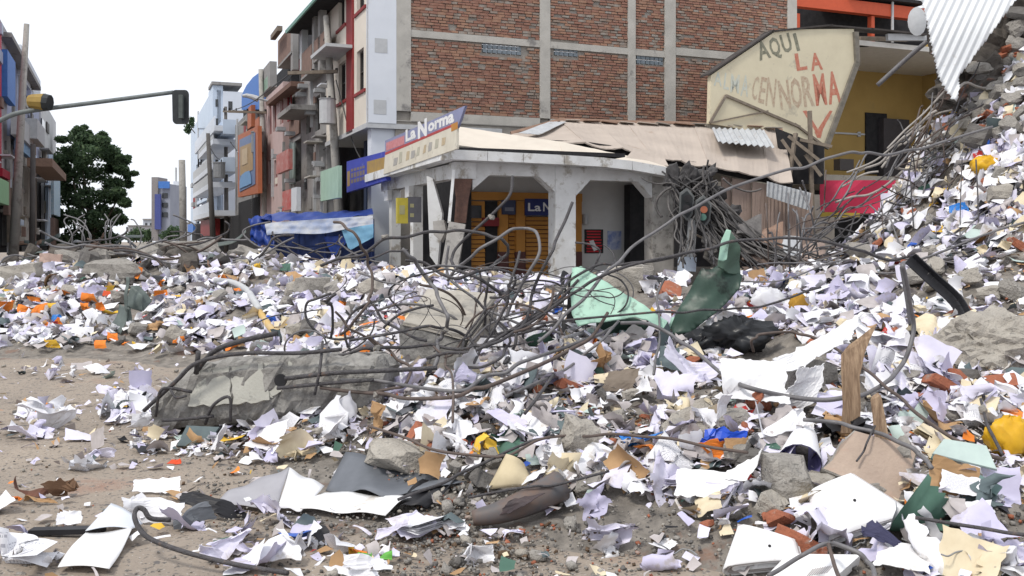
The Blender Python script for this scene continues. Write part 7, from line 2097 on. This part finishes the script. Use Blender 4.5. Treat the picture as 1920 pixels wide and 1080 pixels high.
for k, (x, y) in enumerate(((680, 1044), (718, 1046))):
    T(folded('green_leaf', mat('leaf_green', (.13, .42, .06), (.09, .32, .05), rough=.5), [(x - 16, y + 8), (x + 16, y + 8), (x + 18, y - 8), (x - 10, y - 7)], (x, y + 8), Vector((0, -.7, 1)), .05, 90 + k, nu=5, lift=.03), ('left green leaf among torn paper at the bottom edge', 'right green leaf among torn paper at the bottom edge')[k], 'leaf')
T(folded('red_scrap', mat('red_scrap', (.70, .08, .02), rough=.6), [(314, 872), (340, 870), (342, 860), (322, 862)], (328, 872), Vector((0, -.8, 1)), .05, 95, nu=5, lift=.02), 'bright red scrap on the dirt left of the beam', 'scrap')
mb = MB(); mb.bar(P(1415, 880, 6.3), P(1625, 882, 6.1), .018, .018); T(mb.build('black_cable', M_PK), 'black cable lying across the tan slab foot', 'cable')
T(folded('white_sheet', PW, [(640, 1078), (712, 1082), (705, 1058), (600, 1066)], (660, 1078), Vector((0, -.6, 1)), .05, 96, lift=.02), 'white sheet at the bottom edge left of the green leaves', 'paper')
for k, (x, y, w_, h_) in enumerate(((515, 1030, 90, 60), (430, 1020, 60, 60), (90, 785, 70, 40), (45, 815, 60, 24), (895, 1040, 60, 26), (735, 1000, 70, 20), (265, 790, 60, 30), (190, 855, 60, 16), (130, 975, 44, 24), (960, 1000, 40, 20), (690, 1062, 90, 30), (395, 1045, 60, 22), (840, 985, 60, 20))):
    T(folded('crumpled_paper', PV if k % 2 else PW, [(x - w_ / 2, y + h_ / 2), (x + w_ / 2, y + h_ / 2), (x + w_ / 2, y - h_ / 2), (x - w_ / 2.4, y - h_ / 2)], (x, y + h_ / 2), Vector((0, -.7, 1)), .11, 120 + k, lift=.02),
      ('large crumpled lilac paper right of the hooked rebar', 'crumpled paper inside the bend of the hooked rebar', 'crumpled paper heap on the dirt left of the beam', 'low crumpled paper on the dirt at the left border', 'butterfly shaped paper on the dirt at the bottom', 'curled white paper on gravel below the long sheet', 'crumpled white paper left of the dark folder', 'flat white paper on the dirt far left of the beam', 'small folded paper on the dirt above the black strip', 'torn paper below the brown tube', 'torn paper around the green leaves', 'torn paper below the hooked rebar', 'torn white paper left of the brown tube')[k], 'paper')
rp = random.Random(31)
for k in range(16):
    x, y = rp.uniform(4, 440), rp.uniform(530, 648); w_, h_ = rp.uniform(14, 26), rp.uniform(9, 16)
    later(folded('paper_scrap', PO if k % 4 else PY, [(x, y + h_), (x + w_, y + h_), (x + w_, y), (x, y)], (x + w_ / 2, y + h_), Vector((rp.uniform(-.3, .3), -1, .6)), .06, 300 + k, nu=5, lift=.06), 'loose orange scrap' if k % 4 else 'loose yellow scrap', 'scrap', 'bright scraps in the far litter bank')
for k in range(40):
    px, py = rp.uniform(-10, 560), rp.uniform(458, 505)
    later(lump_at(px, py, rp.uniform(.25, .75), rp.choice([M_COND, M_CON, M_MASN]), 1100 + k), 'dark grey lump', 'concrete lump', 'dark lumps along the back of the far bank')
for k in range(18):
    x, y = rp.uniform(-10, 480), rp.uniform(455, 500); L_ = rp.uniform(30, 80); a_ = rp.uniform(-.5, .5); Y_ = G(x, y).y - .3
    c_ = [P(x, y, Y_), P(x + math.cos(a_) * L_, y - math.sin(a_) * L_, Y_), P(x + math.cos(a_) * L_, y - math.sin(a_) * L_ - rp.uniform(4, 9), Y_ + .25), P(x, y - rp.uniform(4, 9), Y_ + .25)]
    c_ = [Vector((q.x, q.y, max(q.z, zat(q.x, q.y) + .05))) for q in c_]
    later(curved('metal_strip', rp.choice([M_STEEL, M_DSH, MATS['cabinet_green'], M_RUST]), *c_, lambda u, v: .12 * math.sin(u * 5 + k), 8, 2, .015), 'twisted metal strip', 'metal strip', 'metal strips along the back of the far bank')
# ------------------------------------------------------------------ the 300 largest loose papers, each its own object
POOL = []
def pool(tpl, name):
    V, Q, UV = tpl
    me = bpy.data.meshes.new(name); fill_mesh(me, V, Q, None, UV[Q].reshape(-1, 2)); me.materials.append(PW); me.polygons.foreach_set('use_smooth', np.ones(len(Q), bool)); return me
for s in range(16): POOL.append(('paper_sheet', 'sheet', pool(sheet_template(900 + s, 7, 9, .21, .29, 1.1, .006, .55), 'paper_sheet')))
for s in range(16): POOL.append(('crumpled_paper', 'crumpled paper', pool(wad_template(940 + s, 11, .3), 'crumpled_paper')))
for s in range(8): POOL.append(('limp_book', 'limp book', pool(book_template(980 + s, 6), 'limp_book')))
CN = ['white', 'pale lilac', 'lilac', 'dusty grey', 'cream', 'tan', 'printed white', 'orange', 'yellow', 'blue', 'red', 'dark grey', 'black', 'dark green', 'pale green']
pr2 = np.array([.36, .21, .12, .06, .07, .03, .10, .008, .005, .003, .003, .02, .016, .004, .010]); pr2 /= pr2.sum()
rz = np.random.RandomState(77)
cnt = 0
while cnt < 262:
    px, py = rz.uniform(-40, 1960), rz.uniform(500, 1075)
    if py < 660 and rz.rand() < .55: continue
    g = G(px, py)
    d_ = float(paper_density(np.array([g.x]), np.array([g.y]))[0])
    if g.y > 24 or bool(excluded(np.array(px), np.array(py))) or rz.rand() > max(.06 if py > 680 else 0, d_): continue
    nm, dsc, me = POOL[rz.choice(40, p=np.r_[np.full(16, .5 / 16), np.full(16, .42 / 16), np.full(8, .08 / 8)])]
    ci = rz.choice(15, p=pr2)
    if nm == 'limp_book': ci = rz.choice([0, 1, 6, 4])
    o = bpy.data.objects.new(nm, me); COL.objects.link(o)
    n_ = field_normals(np.array([g.x]), np.array([g.y]), np.array([rz.uniform(.1, .8)]), rz)
    R = rotm(np.array([rz.uniform(0, 6.3)]), n_)[0]
    s_ = rz.uniform(.65, 1.35) * (1.0 if g.y > 7 else .85)
    o.matrix_world = Matrix.Translation(g + Vector((0, 0, .03 if d_ > .05 else .005))) @ Matrix([list(r_) for r_ in R]).to_4x4() @ Matrix.Diagonal((s_, s_ * rz.uniform(.7, 1.1), s_, 1))
    o.material_slots[0].link = 'OBJECT'; o.material_slots[0].material = PAPERS[ci]
    later(o, '%s %s' % (CN[ci], dsc), {'paper_sheet': 'paper', 'crumpled_paper': 'paper', 'limp_book': 'book'}[nm], 'loose papers over the rubble', g)
    cnt += 1
M_DC = mat('sooty_cable', (.085, .082, .083), (.045, .043, .044), rough=.8, scale=8, spots=(.16, .15, .145), spot_scale=5, spot_t=.62)
M_DC2 = mat('dusty_cable', (.17, .16, .155), (.095, .09, .088), rough=.85, scale=8)
# ------------------------------------------------------------------ long rods that can be told apart
def D(pts, Y0, Y1, bow=.3, seed=0):
    """photo points at depths running from Y0 to Y1, bowed a little so that the rod is not flat"""
    r = random.Random(seed); n = len(pts); ph = r.uniform(0, 6)
    q = []
    for a_, b_ in zip(pts, pts[1:]):
        q += [a_, ((a_[0] + b_[0]) / 2 + r.uniform(-3.5, 3.5), (a_[1] + b_[1]) / 2 + r.uniform(-3.5, 3.5))] if r.random() < .6 else [a_]
    pts = q + [pts[-1]]; n = len(pts)
    return [(x + r.uniform(-2, 2), y + r.uniform(-2, 2), Y0 + (Y1 - Y0) * i / (n - 1) + bow * math.sin(i * .8 + ph)) for i, (x, y) in enumerate(pts)]
MAIN = [
 ([(1690, 497), (1700, 540), (1710, 580), (1712, 625), (1695, 680), (1665, 715), (1620, 738), (1540, 750), (1470, 744), (1400, 725), (1345, 692), (1300, 655), (1255, 625), (1215, 608), (1165, 605)], 6.7, 7.9, .022, 'thick rod sweeping in a wide loop before the white sheet'),
 ([(1700, 482), (1672, 490), (1640, 480), (1600, 466), (1540, 452), (1470, 445), (1400, 449), (1330, 465), (1260, 482), (1180, 498), (1120, 522), (1060, 560), (1000, 600), (940, 640), (880, 660), (800, 670)], 9.2, 8.3, .020, 'long arched rod from the black channel over the dark green sheet'),
 ([(1860, 236), (1763, 266), (1700, 283), (1662, 290), (1630, 286), (1596, 284), (1540, 300), (1471, 319), (1380, 350), (1299, 391), (1250, 418), (1205, 448), (1160, 490), (1110, 540), (1060, 590), (1010, 640)], 11.5, 8.2, .022, 'very long rod rising across the shop front to the right pile'),
 ([(600, 500), (640, 484), (677, 480), (723, 447), (800, 433), (860, 433), (905, 436), (938, 448), (953, 463), (945, 482), (925, 497), (890, 512), (857, 523), (827, 512), (795, 494), (760, 490)], 9.4, 9.2, .021, 'rod bent back in a long loop before the snapped column'),
 ([(838, 525), (870, 492), (900, 468), (930, 447), (957, 432), (985, 427), (1005, 436), (1013, 458), (1008, 482), (990, 515), (970, 550), (948, 595)], 9.2, 8.8, .021, 'rod hooked like a cane before the orange shutter'),
 ([(962, 331), (955, 363), (935, 390), (905, 419), (875, 448), (852, 469), (845, 490), (856, 506), (890, 520), (925, 540), (955, 570)], 9.8, 9.3, .022, 'thick rod rising steeply to the arcade beam'),
 ([(753, 467), (770, 480), (785, 500), (805, 530), (822, 556), (834, 580), (838, 605), (832, 625), (820, 642), (815, 690)], 8.9, 8.6, .026, 'thickest rod curving over the concrete wedge'),
 ([(628, 415), (652, 430), (673, 450), (690, 480), (698, 515), (697, 545), (690, 570), (665, 600), (640, 625)], 9.0, 8.8, .019, 'rod arching down before the tarp stall edge'),
 ([(1075, 380), (1058, 415), (1040, 455), (1026, 485), (1010, 520), (996, 560), (982, 605), (965, 645), (945, 680)], 9.1, 8.5, .021, 'straight rod leaning before the white arcade column'),
 ([(620, 668), (680, 655), (723, 650), (807, 648), (870, 655), (905, 650), (960, 620), (1010, 590), (1050, 560), (1085, 525)], 8.3, 8.8, .021, 'dark rod running level along the beam top'),
 ([(640, 712), (700, 715), (750, 722), (827, 733), (873, 730), (917, 705), (973, 683), (1040, 657), (1090, 640), (1150, 615)], 8.0, 8.6, .022, 'dark rod upper of the pair under the tangle'),
 ([(600, 728), (690, 738), (757, 747), (857, 743), (923, 720), (1023, 677), (1080, 650), (1118, 622), (1140, 585)], 7.9, 8.6, .022, 'dark rod lower of the pair under the tangle'),
 ([(655, 640), (740, 622), (800, 612), (850, 620), (900, 647), (950, 625), (1000, 592), (1040, 560), (1075, 520), (1125, 497), (1190, 492), (1280, 478)], 8.6, 9.4, .019, 'rod waving from the beam to the mint sheet'),
 ([(930, 625), (1000, 607), (1067, 598), (1207, 588), (1280, 586), (1350, 582), (1420, 574), (1490, 556), (1540, 540)], 8.5, 8.9, .015, 'thin level rod crossing the mint green sheet'),
 ([(840, 462), (838, 500), (850, 530), (890, 560), (930, 590), (990, 615), (1060, 625)], 9.6, 9.2, .018, 'rod dropping behind the concrete wedge'),
 ([(690, 800), (820, 845), (920, 858), (960, 850), (1010, 825), (1060, 815), (1150, 815), (1260, 822), (1330, 838), (1400, 850)], 6.7, 7.1, .014, 'thin curved rod over the blue carrier bag'),
 ([(745, 935), (830, 905), (900, 872), (955, 846), (1000, 826), (1040, 816)], 6.2, 6.9, .014, 'thin rod rising over the cream card'),
 ([(880, 935), (940, 920), (1000, 912), (1060, 905), (1140, 885)], 6.2, 6.6, .012, 'thin rod lying above the brown tube'),
 ([(1505, 788), (1560, 790), (1600, 800), (1660, 818), (1710, 840), (1735, 862), (1748, 880)], 7.0, 7.0, .018, 'rod bending over the tan concrete slab'),
 ([(1412, 660), (1408, 640), (1425, 625), (1480, 622), (1520, 632), (1570, 658), (1620, 690), (1660, 725), (1720, 775), (1790, 822), (1840, 845), (1880, 862)], 8.0, 7.2, .016, 'long thin rod running down over the teal folders'),
 ([(1840, 748), (1848, 790), (1862, 820), (1880, 850)], 7.2, 7.0, .014, 'short rod standing by the yellow bag'),
 ([(1715, 970), (1780, 982), (1850, 992), (1930, 1005)], 5.8, 5.5, .014, 'thin rod right of the large booklet'),
 ([(1440, 1078), (1490, 1050), (1540, 1020), (1570, 1020), (1610, 1038), (1635, 1062), (1640, 1085)], 5.1, 5.0, .016, 'rod bent over the lower booklets'),
 ([(1555, 1020), (1565, 1060), (1575, 1085)], 5.1, 5.0, .014, 'short rod stub between the booklets'),
 ([(1640, 800), (1625, 830), (1605, 865)], 6.9, 6.7, .008, 'thin wire on the tan slab'),
 ([(1690, 500), (1698, 560), (1704, 610)], 8.6, 8.2, .015, 'rod hanging beside the black channel'),
 ([(1225, 700), (1235, 640), (1230, 560), (1245, 520)], 8.5, 9.0, .015, 'thin upright rod before the mint sheet'),
 ([(850, 790), (850, 740), (845, 700), (835, 665), (815, 648)], 8.0, 8.4, .014, 'thin upright rod hanging below the tangle'),
 ([(690, 560), (720, 600), (760, 622), (800, 640)], 8.9, 8.7, .018, 'short rod between beam and wedge'),
 ([(975, 470), (960, 520), (950, 570), (920, 625), (890, 680)], 8.9, 8.4, .017, 'rod sloping down beside the wedge'),
 ([(1160, 600), (1130, 640), (1060, 690), (1000, 720), (950, 745)], 8.6, 8.0, .018, 'rod sloping from the mint sheet to the heap'),
 ([(690, 628), (730, 660), (770, 690), (760, 722), (700, 735)], 8.4, 8.1, .018, 'rod folded back at the beam end'),
 ([(890, 560), (930, 600), (955, 640), (938, 672), (905, 690), (870, 690)], 8.8, 8.4, .017, 'rod curling round the side of the wedge'),
 ([(1040, 700), (1005, 745), (985, 775)], 8.2, 7.8, .017, 'stub of rod below the tangle'),
]
for k, (pts, a, b_, r_, lab) in enumerate(MAIN):
    o = rod([clear(q, .16) for q in D(pts, a, b_, .12, k)], r_ * .74, (REB, REB, REBL, REBR)[k % 4 if k > 5 else 0 if k % 2 else 2], name='rebar')
    if k in (3, 5, 9, 11, 12, 20):
        for q_ in range(1):
            c_ = o.data.vertices[min(len(o.data.vertices) - 1, (q_ * 2 + 1) * len(o.data.vertices) // 5)].co + o.location
            l_ = rock('clinging_concrete', M_CON, c_, (.075, .055, .05), (k, q_, 1), seed=k + q_, nd=3); w_ = l_.location.copy(); l_.parent = o; l_.location = w_ - o.location
    tag(o, lab, 'steel rod', 'bent rods of the central tangle' if pts[0][0] < 1300 else 'bent rods of the right heap')

# ------------------------------------------------------------------ the tangles: many rods alike
rt = random.Random(14)
def wander(x, y, ang, n, step, curl, Y, dY):
    pts = []; c = rt.uniform(-curl, curl)
    for i in range(n):
        pts.append((x, y, Y)); x += math.cos(ang) * step; y -= math.sin(ang) * step * .8
        ang += c + rt.uniform(-.12, .12); Y += dY + rt.uniform(-.06, .06)
        if rt.random() < .14: c = rt.uniform(-curl, curl)
    return pts
def above(pts, lo, hi=None):
    """keep a rod clear of the heap"""
    out = []
    for x, y, Y in pts:
        p = P(x, y, Y); h = zat(p.x, p.y) + lo
        if p.z < h: p.z = h
        if hi is not None and p.z > h + hi: p.z = h + hi + (p.z - h - hi) * .35
        out.append(p)
    return out
TANG = []
for k in range(30):                                  # centre
    x, y = rt.uniform(610, 1120), rt.uniform(470, 700)
    Y = rt.uniform(8.4, 10.0)
    pts = wander(x, y, rt.uniform(-.5, 3.6), rt.randint(6, 11), rt.uniform(18, 34), .55, Y, rt.uniform(-.05, .05))
    o = rod(above(pts, .05, .75), rt.uniform(.008, .014), rt.choice([REB, REB, REBL, REBR]), sides=5, n=4, real=True)
    later(o, 'thin curling rod', 'steel rod', 'thin rods of the central tangle', o.location + Vector((0, 0, .1)))
for k in range(34):                                  # thinner rods added to make the tangle denser, categorised as wire
    x, y = rt.uniform(600, 1180), rt.uniform(450, 730)
    pts = wander(x, y, rt.uniform(-.6, 3.7), rt.randint(6, 10), rt.uniform(16, 34), .6, rt.uniform(8.2, 9.8), rt.uniform(-.05, .05))
    o = rod(above(pts, .04, .6), rt.uniform(.004, .008), rt.choice([REB, REB, REBL, REBR]), sides=4, n=3, real=True, name='thin_rod', cat='wire')
    later(o, 'very thin rod', 'wire', 'very thin rods of the central tangle', o.location + Vector((0, 0, .1)))
for k in range(62):                                  # far bank, left
    x, y = rt.uniform(-20, 690), rt.uniform(448, 512)
    Y = rt.uniform(19.0, 25)
    pts = wander(x, y, rt.choice([0, math.pi]) + rt.uniform(-.5, .5), rt.randint(5, 10), rt.uniform(14, 30), .5, Y, rt.uniform(-.1, .1))
    o = rod(above(pts, .05, .45), rt.uniform(.016, .028), rt.choice([REB, REBL, REBL, REBR]), sides=5, n=4, real=True)
    later(o, 'tangled steel rod', 'steel rod', 'rods tangled along the far bank')
for k in range(10):
    x = rt.uniform(60, 330); pts = [(x, 470, 22), (x + rt.uniform(-8, 8), 440, 22), (x + rt.uniform(-25, 10), 415, 22.1), (x + rt.uniform(-70, 30), 398 + rt.uniform(0, 20), 22.2)]
    later(rod(pts, .016, REBL, sides=5), 'upright thin rod', 'steel rod', 'rods standing out of the far tangle')
for k in range(120):                                  # right slope: rods sweeping up and to the right
    t = rt.random() ** 1.4; x0, y0 = 1420 + 290 * t + rt.uniform(-30, 80), 505 - 270 * t + rt.uniform(-10, 70)
    L = rt.uniform(80, 260); a = rt.choice([rt.uniform(.3, 1.2), rt.uniform(.3, 1.2), rt.uniform(-.3, .5), rt.uniform(1.0, 1.8)])
    Y = 13.4 - t * .4
    if any(1530 < x0 + math.cos(a) * L * q < 1655 and y0 - math.sin(a) * L * q < 402 for q in (0, .25, .5, .75, 1)) and rt.random() < .8: continue
    pts = []
    for i in range(7):
        s = i / 6
        pts.append((x0 + math.cos(a) * L * s, y0 - math.sin(a) * L * s + 22 * math.sin(s * rt.uniform(2, 4) + k), Y + s * .5 + .2 * math.sin(k + i)))
    o = rod(above(pts, .04, .75), rt.uniform(.008, .015), rt.choice([REBL, REBL, REB, REBR]), sides=5, n=4, real=True)
    later(o, 'steel rod on the pile flank', 'steel rod', 'rods along the flank of the right pile')
for k in range(22):                                  # level bundle across the right slope
    x0, y0 = rt.uniform(1380, 1700), rt.uniform(500, 590)
    L = rt.uniform(180, 420); sl = rt.uniform(.04, .32)
    Y = rt.uniform(10.6, 12.2)
    pts = [(x0 + L * i / 6, y0 - L * sl * i / 6 + 8 * math.sin(i + k), Y + .1 * math.sin(i * 2 + k)) for i in range(7)]
    o = rod(above(pts, .05, .3), rt.uniform(.009, .015), rt.choice([REBL, REB, REBL]), sides=5, n=3, real=True)
    later(o, 'thin level rod', 'steel rod', 'level rods across the right slope')
for k in range(16):                                  # stray rods near the top right, pale
    x0, y0 = rt.uniform(1640, 1800), rt.uniform(160, 330)
    a = rt.uniform(-.2, .7) + (math.pi if rt.random() < .5 else 0); L = rt.uniform(60, 150)
    pts = [(x0 + math.cos(a) * L * i / 4, y0 - math.sin(a) * L * i / 4 + 10 * math.sin(i * 1.3 + k), 13.2 + .1 * i) for i in range(5)]
    later(rod(above(pts, .08, .8), rt.uniform(.012, .02), mat('rod_pale', (.40, .37, .34), (.28, .26, .24), rough=.7), sides=5, n=4, real=True), 'pale rod', 'steel rod', 'pale rods near the corrugated sheet')
for k in range(40):                                  # mesh of thin rods draped over the right mound
    x0, y0 = rt.uniform(1560, 1900), rt.uniform(190, 480)
    a = rt.choice([rt.uniform(-.3, .5), rt.uniform(.4, 1.2), rt.uniform(1.2, 2.0)]); L = rt.uniform(70, 230)
    if y0 < 520 - (x0 - 1480) * 1.1: continue
    Y0 = G(x0, y0).y - .1
    pts = [(x0 + math.cos(a) * L * i / 6, y0 - math.sin(a) * L * i / 6 + rt.uniform(-7, 7), Y0 + .12 * i * math.sin(a)) for i in range(7)]
    later(rod(above(pts, .05, .35), rt.uniform(.006, .012), rt.choice([REBL, REBL, REB, REBR]), sides=5, n=4, real=True), 'draped thin rod', 'steel rod', 'rods draped over the right mound')
# bent sheets and slabs spilled from the arcade's end
for k, (x, y, w_, h_, m) in enumerate(((1385, 455, 70, 34, M_DC2), (1430, 478, 80, 30, M_TANW), (1340, 470, 44, 40, M_COND), (1475, 462, 60, 40, M_GALV), (1405, 425, 50, 36, M_DC2), (1500, 488, 70, 26, M_CON), (1362, 492, 60, 24, M_CON2), (1448, 440, 44, 40, M_RUST), (1330, 440, 30, 44, M_DC2), (1525, 470, 50, 30, M_TANW))):
    c_ = [P(x - w_ / 2, y + h_ / 2, 19.9), P(x + w_ / 2, y + h_ * .6, 19.9), P(x + w_ * .45, y - h_ / 2, 20.7), P(x - w_ * .4, y - h_ * .4, 20.7)]
    o = curved('spilled_sheet', m, *c_, lambda u, v: .12 * math.sin(u * 4 + k) * math.sin(v * 3 + k), 8, 6, .02, smooth=False)
    later(o, 'bent spilled sheet', 'sheet', 'sheets spilled from the end of the arcade')
for k in range(8):                                   # loose wires, lower right
    x0, y0 = rt.uniform(1230, 1900), rt.uniform(930, 1060)
    pts = wander(x0, y0, rt.uniform(0, 6), 7, 16, .9, G(x0, y0).y, 0)
    later(rod(above(pts, .01, .06), .004, M_STEEL, sides=4, n=4, real=True, name='wire'), 'thin loose wire', 'wire', 'loose wires at the foot of the heap')

# ------------------------------------------------------------------ dark curtain of cables and torn roofing beside the arcade
for k in range(58):
    t = rt.random()
    xa, ya = 1246 + 80 * rt.random(), 322 + rt.uniform(0, 30)
    xb = 1268 + 300 * t; yb_ = 492 + rt.uniform(-10, 12)
    Ya, Yb = 21.0 + rt.uniform(-.3, .5), 19.6 + rt.uniform(-.8, .8)
    sag = 14 + 40 * t
    pts = [(xa + (xb - xa) * s + rt.uniform(-8, 8), ya + (yb_ - ya) * s + rt.uniform(-6, 6) + sag * math.sin(math.pi * s) * (.2 if t < .3 else .55) - 10 * math.sin(s * 6 + k) * .3, Ya + (Yb - Ya) * s) for s in (0, .16, .33, .5, .67, .84, 1)]
    later(rod(pts, rt.uniform(.008, .026), rt.choice([M_DC, M_DC, M_DC2]), sides=5, n=4, name='cable', cat='cable'), 'sooty hanging cable', 'cable', 'cables hanging beside the arcade')
for k in range(18):
    x, y = rt.uniform(1250, 1360), rt.uniform(320, 400)
    pts = wander(x, y, rt.uniform(0, 6), 7, 14, .45, 20.6, 0)
    later(rod(pts, rt.uniform(.012, .03), rt.choice([M_DC, M_DC2]), sides=5, n=4, name='cable', cat='cable'), 'knotted sooty cable', 'cable', 'cables knotted beside the arcade')
for k, (x, y, s) in enumerate(((1262, 330, .4), (1300, 345, .5), (1335, 370, .45), (1285, 325, .35), (1370, 400, .35), (1352, 425, .4), (1398, 450, .35), (1325, 330, .4), (1425, 470, .3))):
    tag(rock('torn_roofing', M_DC, P(x, y, 20.9), (s, .3, s * 1.2), (.3 * k, .2, .5 * k), seed=40 + k, amp=.35, nd=4), ('sooty lump at the corner of the arcade fascia', 'sooty lump above the fallen traffic light', 'sooty lump right of the fallen traffic light', 'small sooty lump on the fascia end', 'sooty lump halfway down the dark curtain', 'sooty lump below the fallen traffic light right side', 'sooty lump low in the dark curtain', 'sooty lump at the roof edge above the curtain', 'lowest sooty lump of the dark curtain')[k], 'torn roofing', 'sooty lumps in the dark curtain')
mb = MB(); mb.slab([P(x, y, 21.6) for x, y in ((1265, 330), (1330, 345), (1400, 430), (1470, 500), (1265, 500))][::-1], Vector((0, -1, 0)), .1); tag(mb.build('board_or_shade_panel', M_DRK), 'dark panel for the shade behind the hanging cables', 'panel')  # flat near-black backing added as the shade behind the cables
# fallen traffic light hanging in it
tl = empty('traffic_light', P(1312, 425, 20.2), 'broken traffic light with orange and green lenses hanging in the cables', 'traffic light')
M_TLG = mat('lamp_casing', (.17, .18, .18), (.11, .115, .115), rough=.5)
def tl_box(cx, w_, top, bot, Y):
    pts = [(cx - w_ * .55, top + 10), (cx + w_ * .1, top), (cx + w_ * .75, top + 16), (cx + w_ * .6, bot - 12), (cx + w_ * .15, bot), (cx - w_ * .6, bot - 14)]
    mb = MB(); mb.slab([P(x, y, Y) for x, y in pts][::-1], Vector((.15, -1, 0)), .08); mb.build('back_plate', M_TLG, tl)
    mb = MB(); q = [(cx + (x - cx) * .8, (top + bot) / 2 + (y - (top + bot) / 2) * .82) for x, y in pts]; mb.slab([P(x, y, Y - .03) for x, y in q][::-1], Vector((.15, -1, 0)), .03); mb.build('black_front', M_HOUS, tl)
tl_box(1318, 22, 366, 426, 20.15); tl_box(1287, 20, 352, 414, 20.25)
for x, y, m, nm in ((1320, 393, mat('lens_orange', (.38, .13, .07), rough=.3), 'orange_lens'), (1318, 407, mat('lens_green', (.09, .19, .16), rough=.3), 'green_lens'), (1289, 372, M_DRK, 'dark_lens'), (1287, 390, M_DRK, 'dark_lens')):
    mb = MB(); mb.tube([P(x, y, 20.02), P(x, y, 20.14)], .075, 12); mb.build(nm, m, tl)
    mb = MB(); mb.tube([P(x, y - 1, 19.9), P(x, y - 1, 20.1)], .09, 12, r2=.095); 
mb = MB(); mb.bar(P(1293, 492, 20.4), P(1299, 410, 20.4), .2, .16); T(mb.build('signal_post', mat('post_pale', (.42, .44, .45), (.32, .33, .34), rough=.8, scale=4)), 'pale post standing under the broken traffic light', 'post')
mb = MB(); mb.bar(P(1272, 494, 20.3), P(1304, 496, 20.3), .16, .3); T(mb.build('post_foot', M_PBL), 'pale blue block at the foot of the signal post', 'block')
# torn boards leaning between the curtain and the boarded wall
for k in range(12):
    x = rt.uniform(1370, 1500); L = rt.uniform(50, 120); a = rt.uniform(2.2, 2.9)
    mb = MB(); mb.bar(P(x, 490 + rt.uniform(-10, 8), 20.5), P(x + math.cos(a) * L, 490 - math.sin(a) * L, 21.2), .09, .03)
    later(mb.build('torn_batten', rt.choice([M_TIM, M_DC2, M_TANW])), 'torn leaning batten', 'batten', 'battens leaning by the boarded wall')
for k, (a_, b_) in enumerate((((1478, 255), (1535, 300)), ((1466, 262), (1502, 312)), ((1492, 250), (1480, 330)), ((1510, 290), (1540, 330)), ((1500, 262), (1560, 275)))):
    mb = MB(); mb.bar(P(*a_, 25.2), P(*b_, 25.0), .1, .08); tag(mb.build('roof_batten', M_TIM), ('batten right of the roof end, upper', 'batten touching the tan roof end', 'upright batten at the tan roof end', 'short batten beside the thin timber post', 'level batten under the painted gable')[k], 'batten', 'battens under the painted gable')
mb = MB(); mb.slab([P(x, y, 25.6) for x, y in ((1455, 240), (1545, 275), (1545, 345), (1470, 345))][::-1], Vector((0, -1, 0)), .1); tag(mb.build('board_or_shade_panel', M_DRK), 'dark panel for the shaded gap under the painted gable beside the tan roof', 'panel')  # near-black sheet painted as the shade of the gap, no real board
settle_labels()
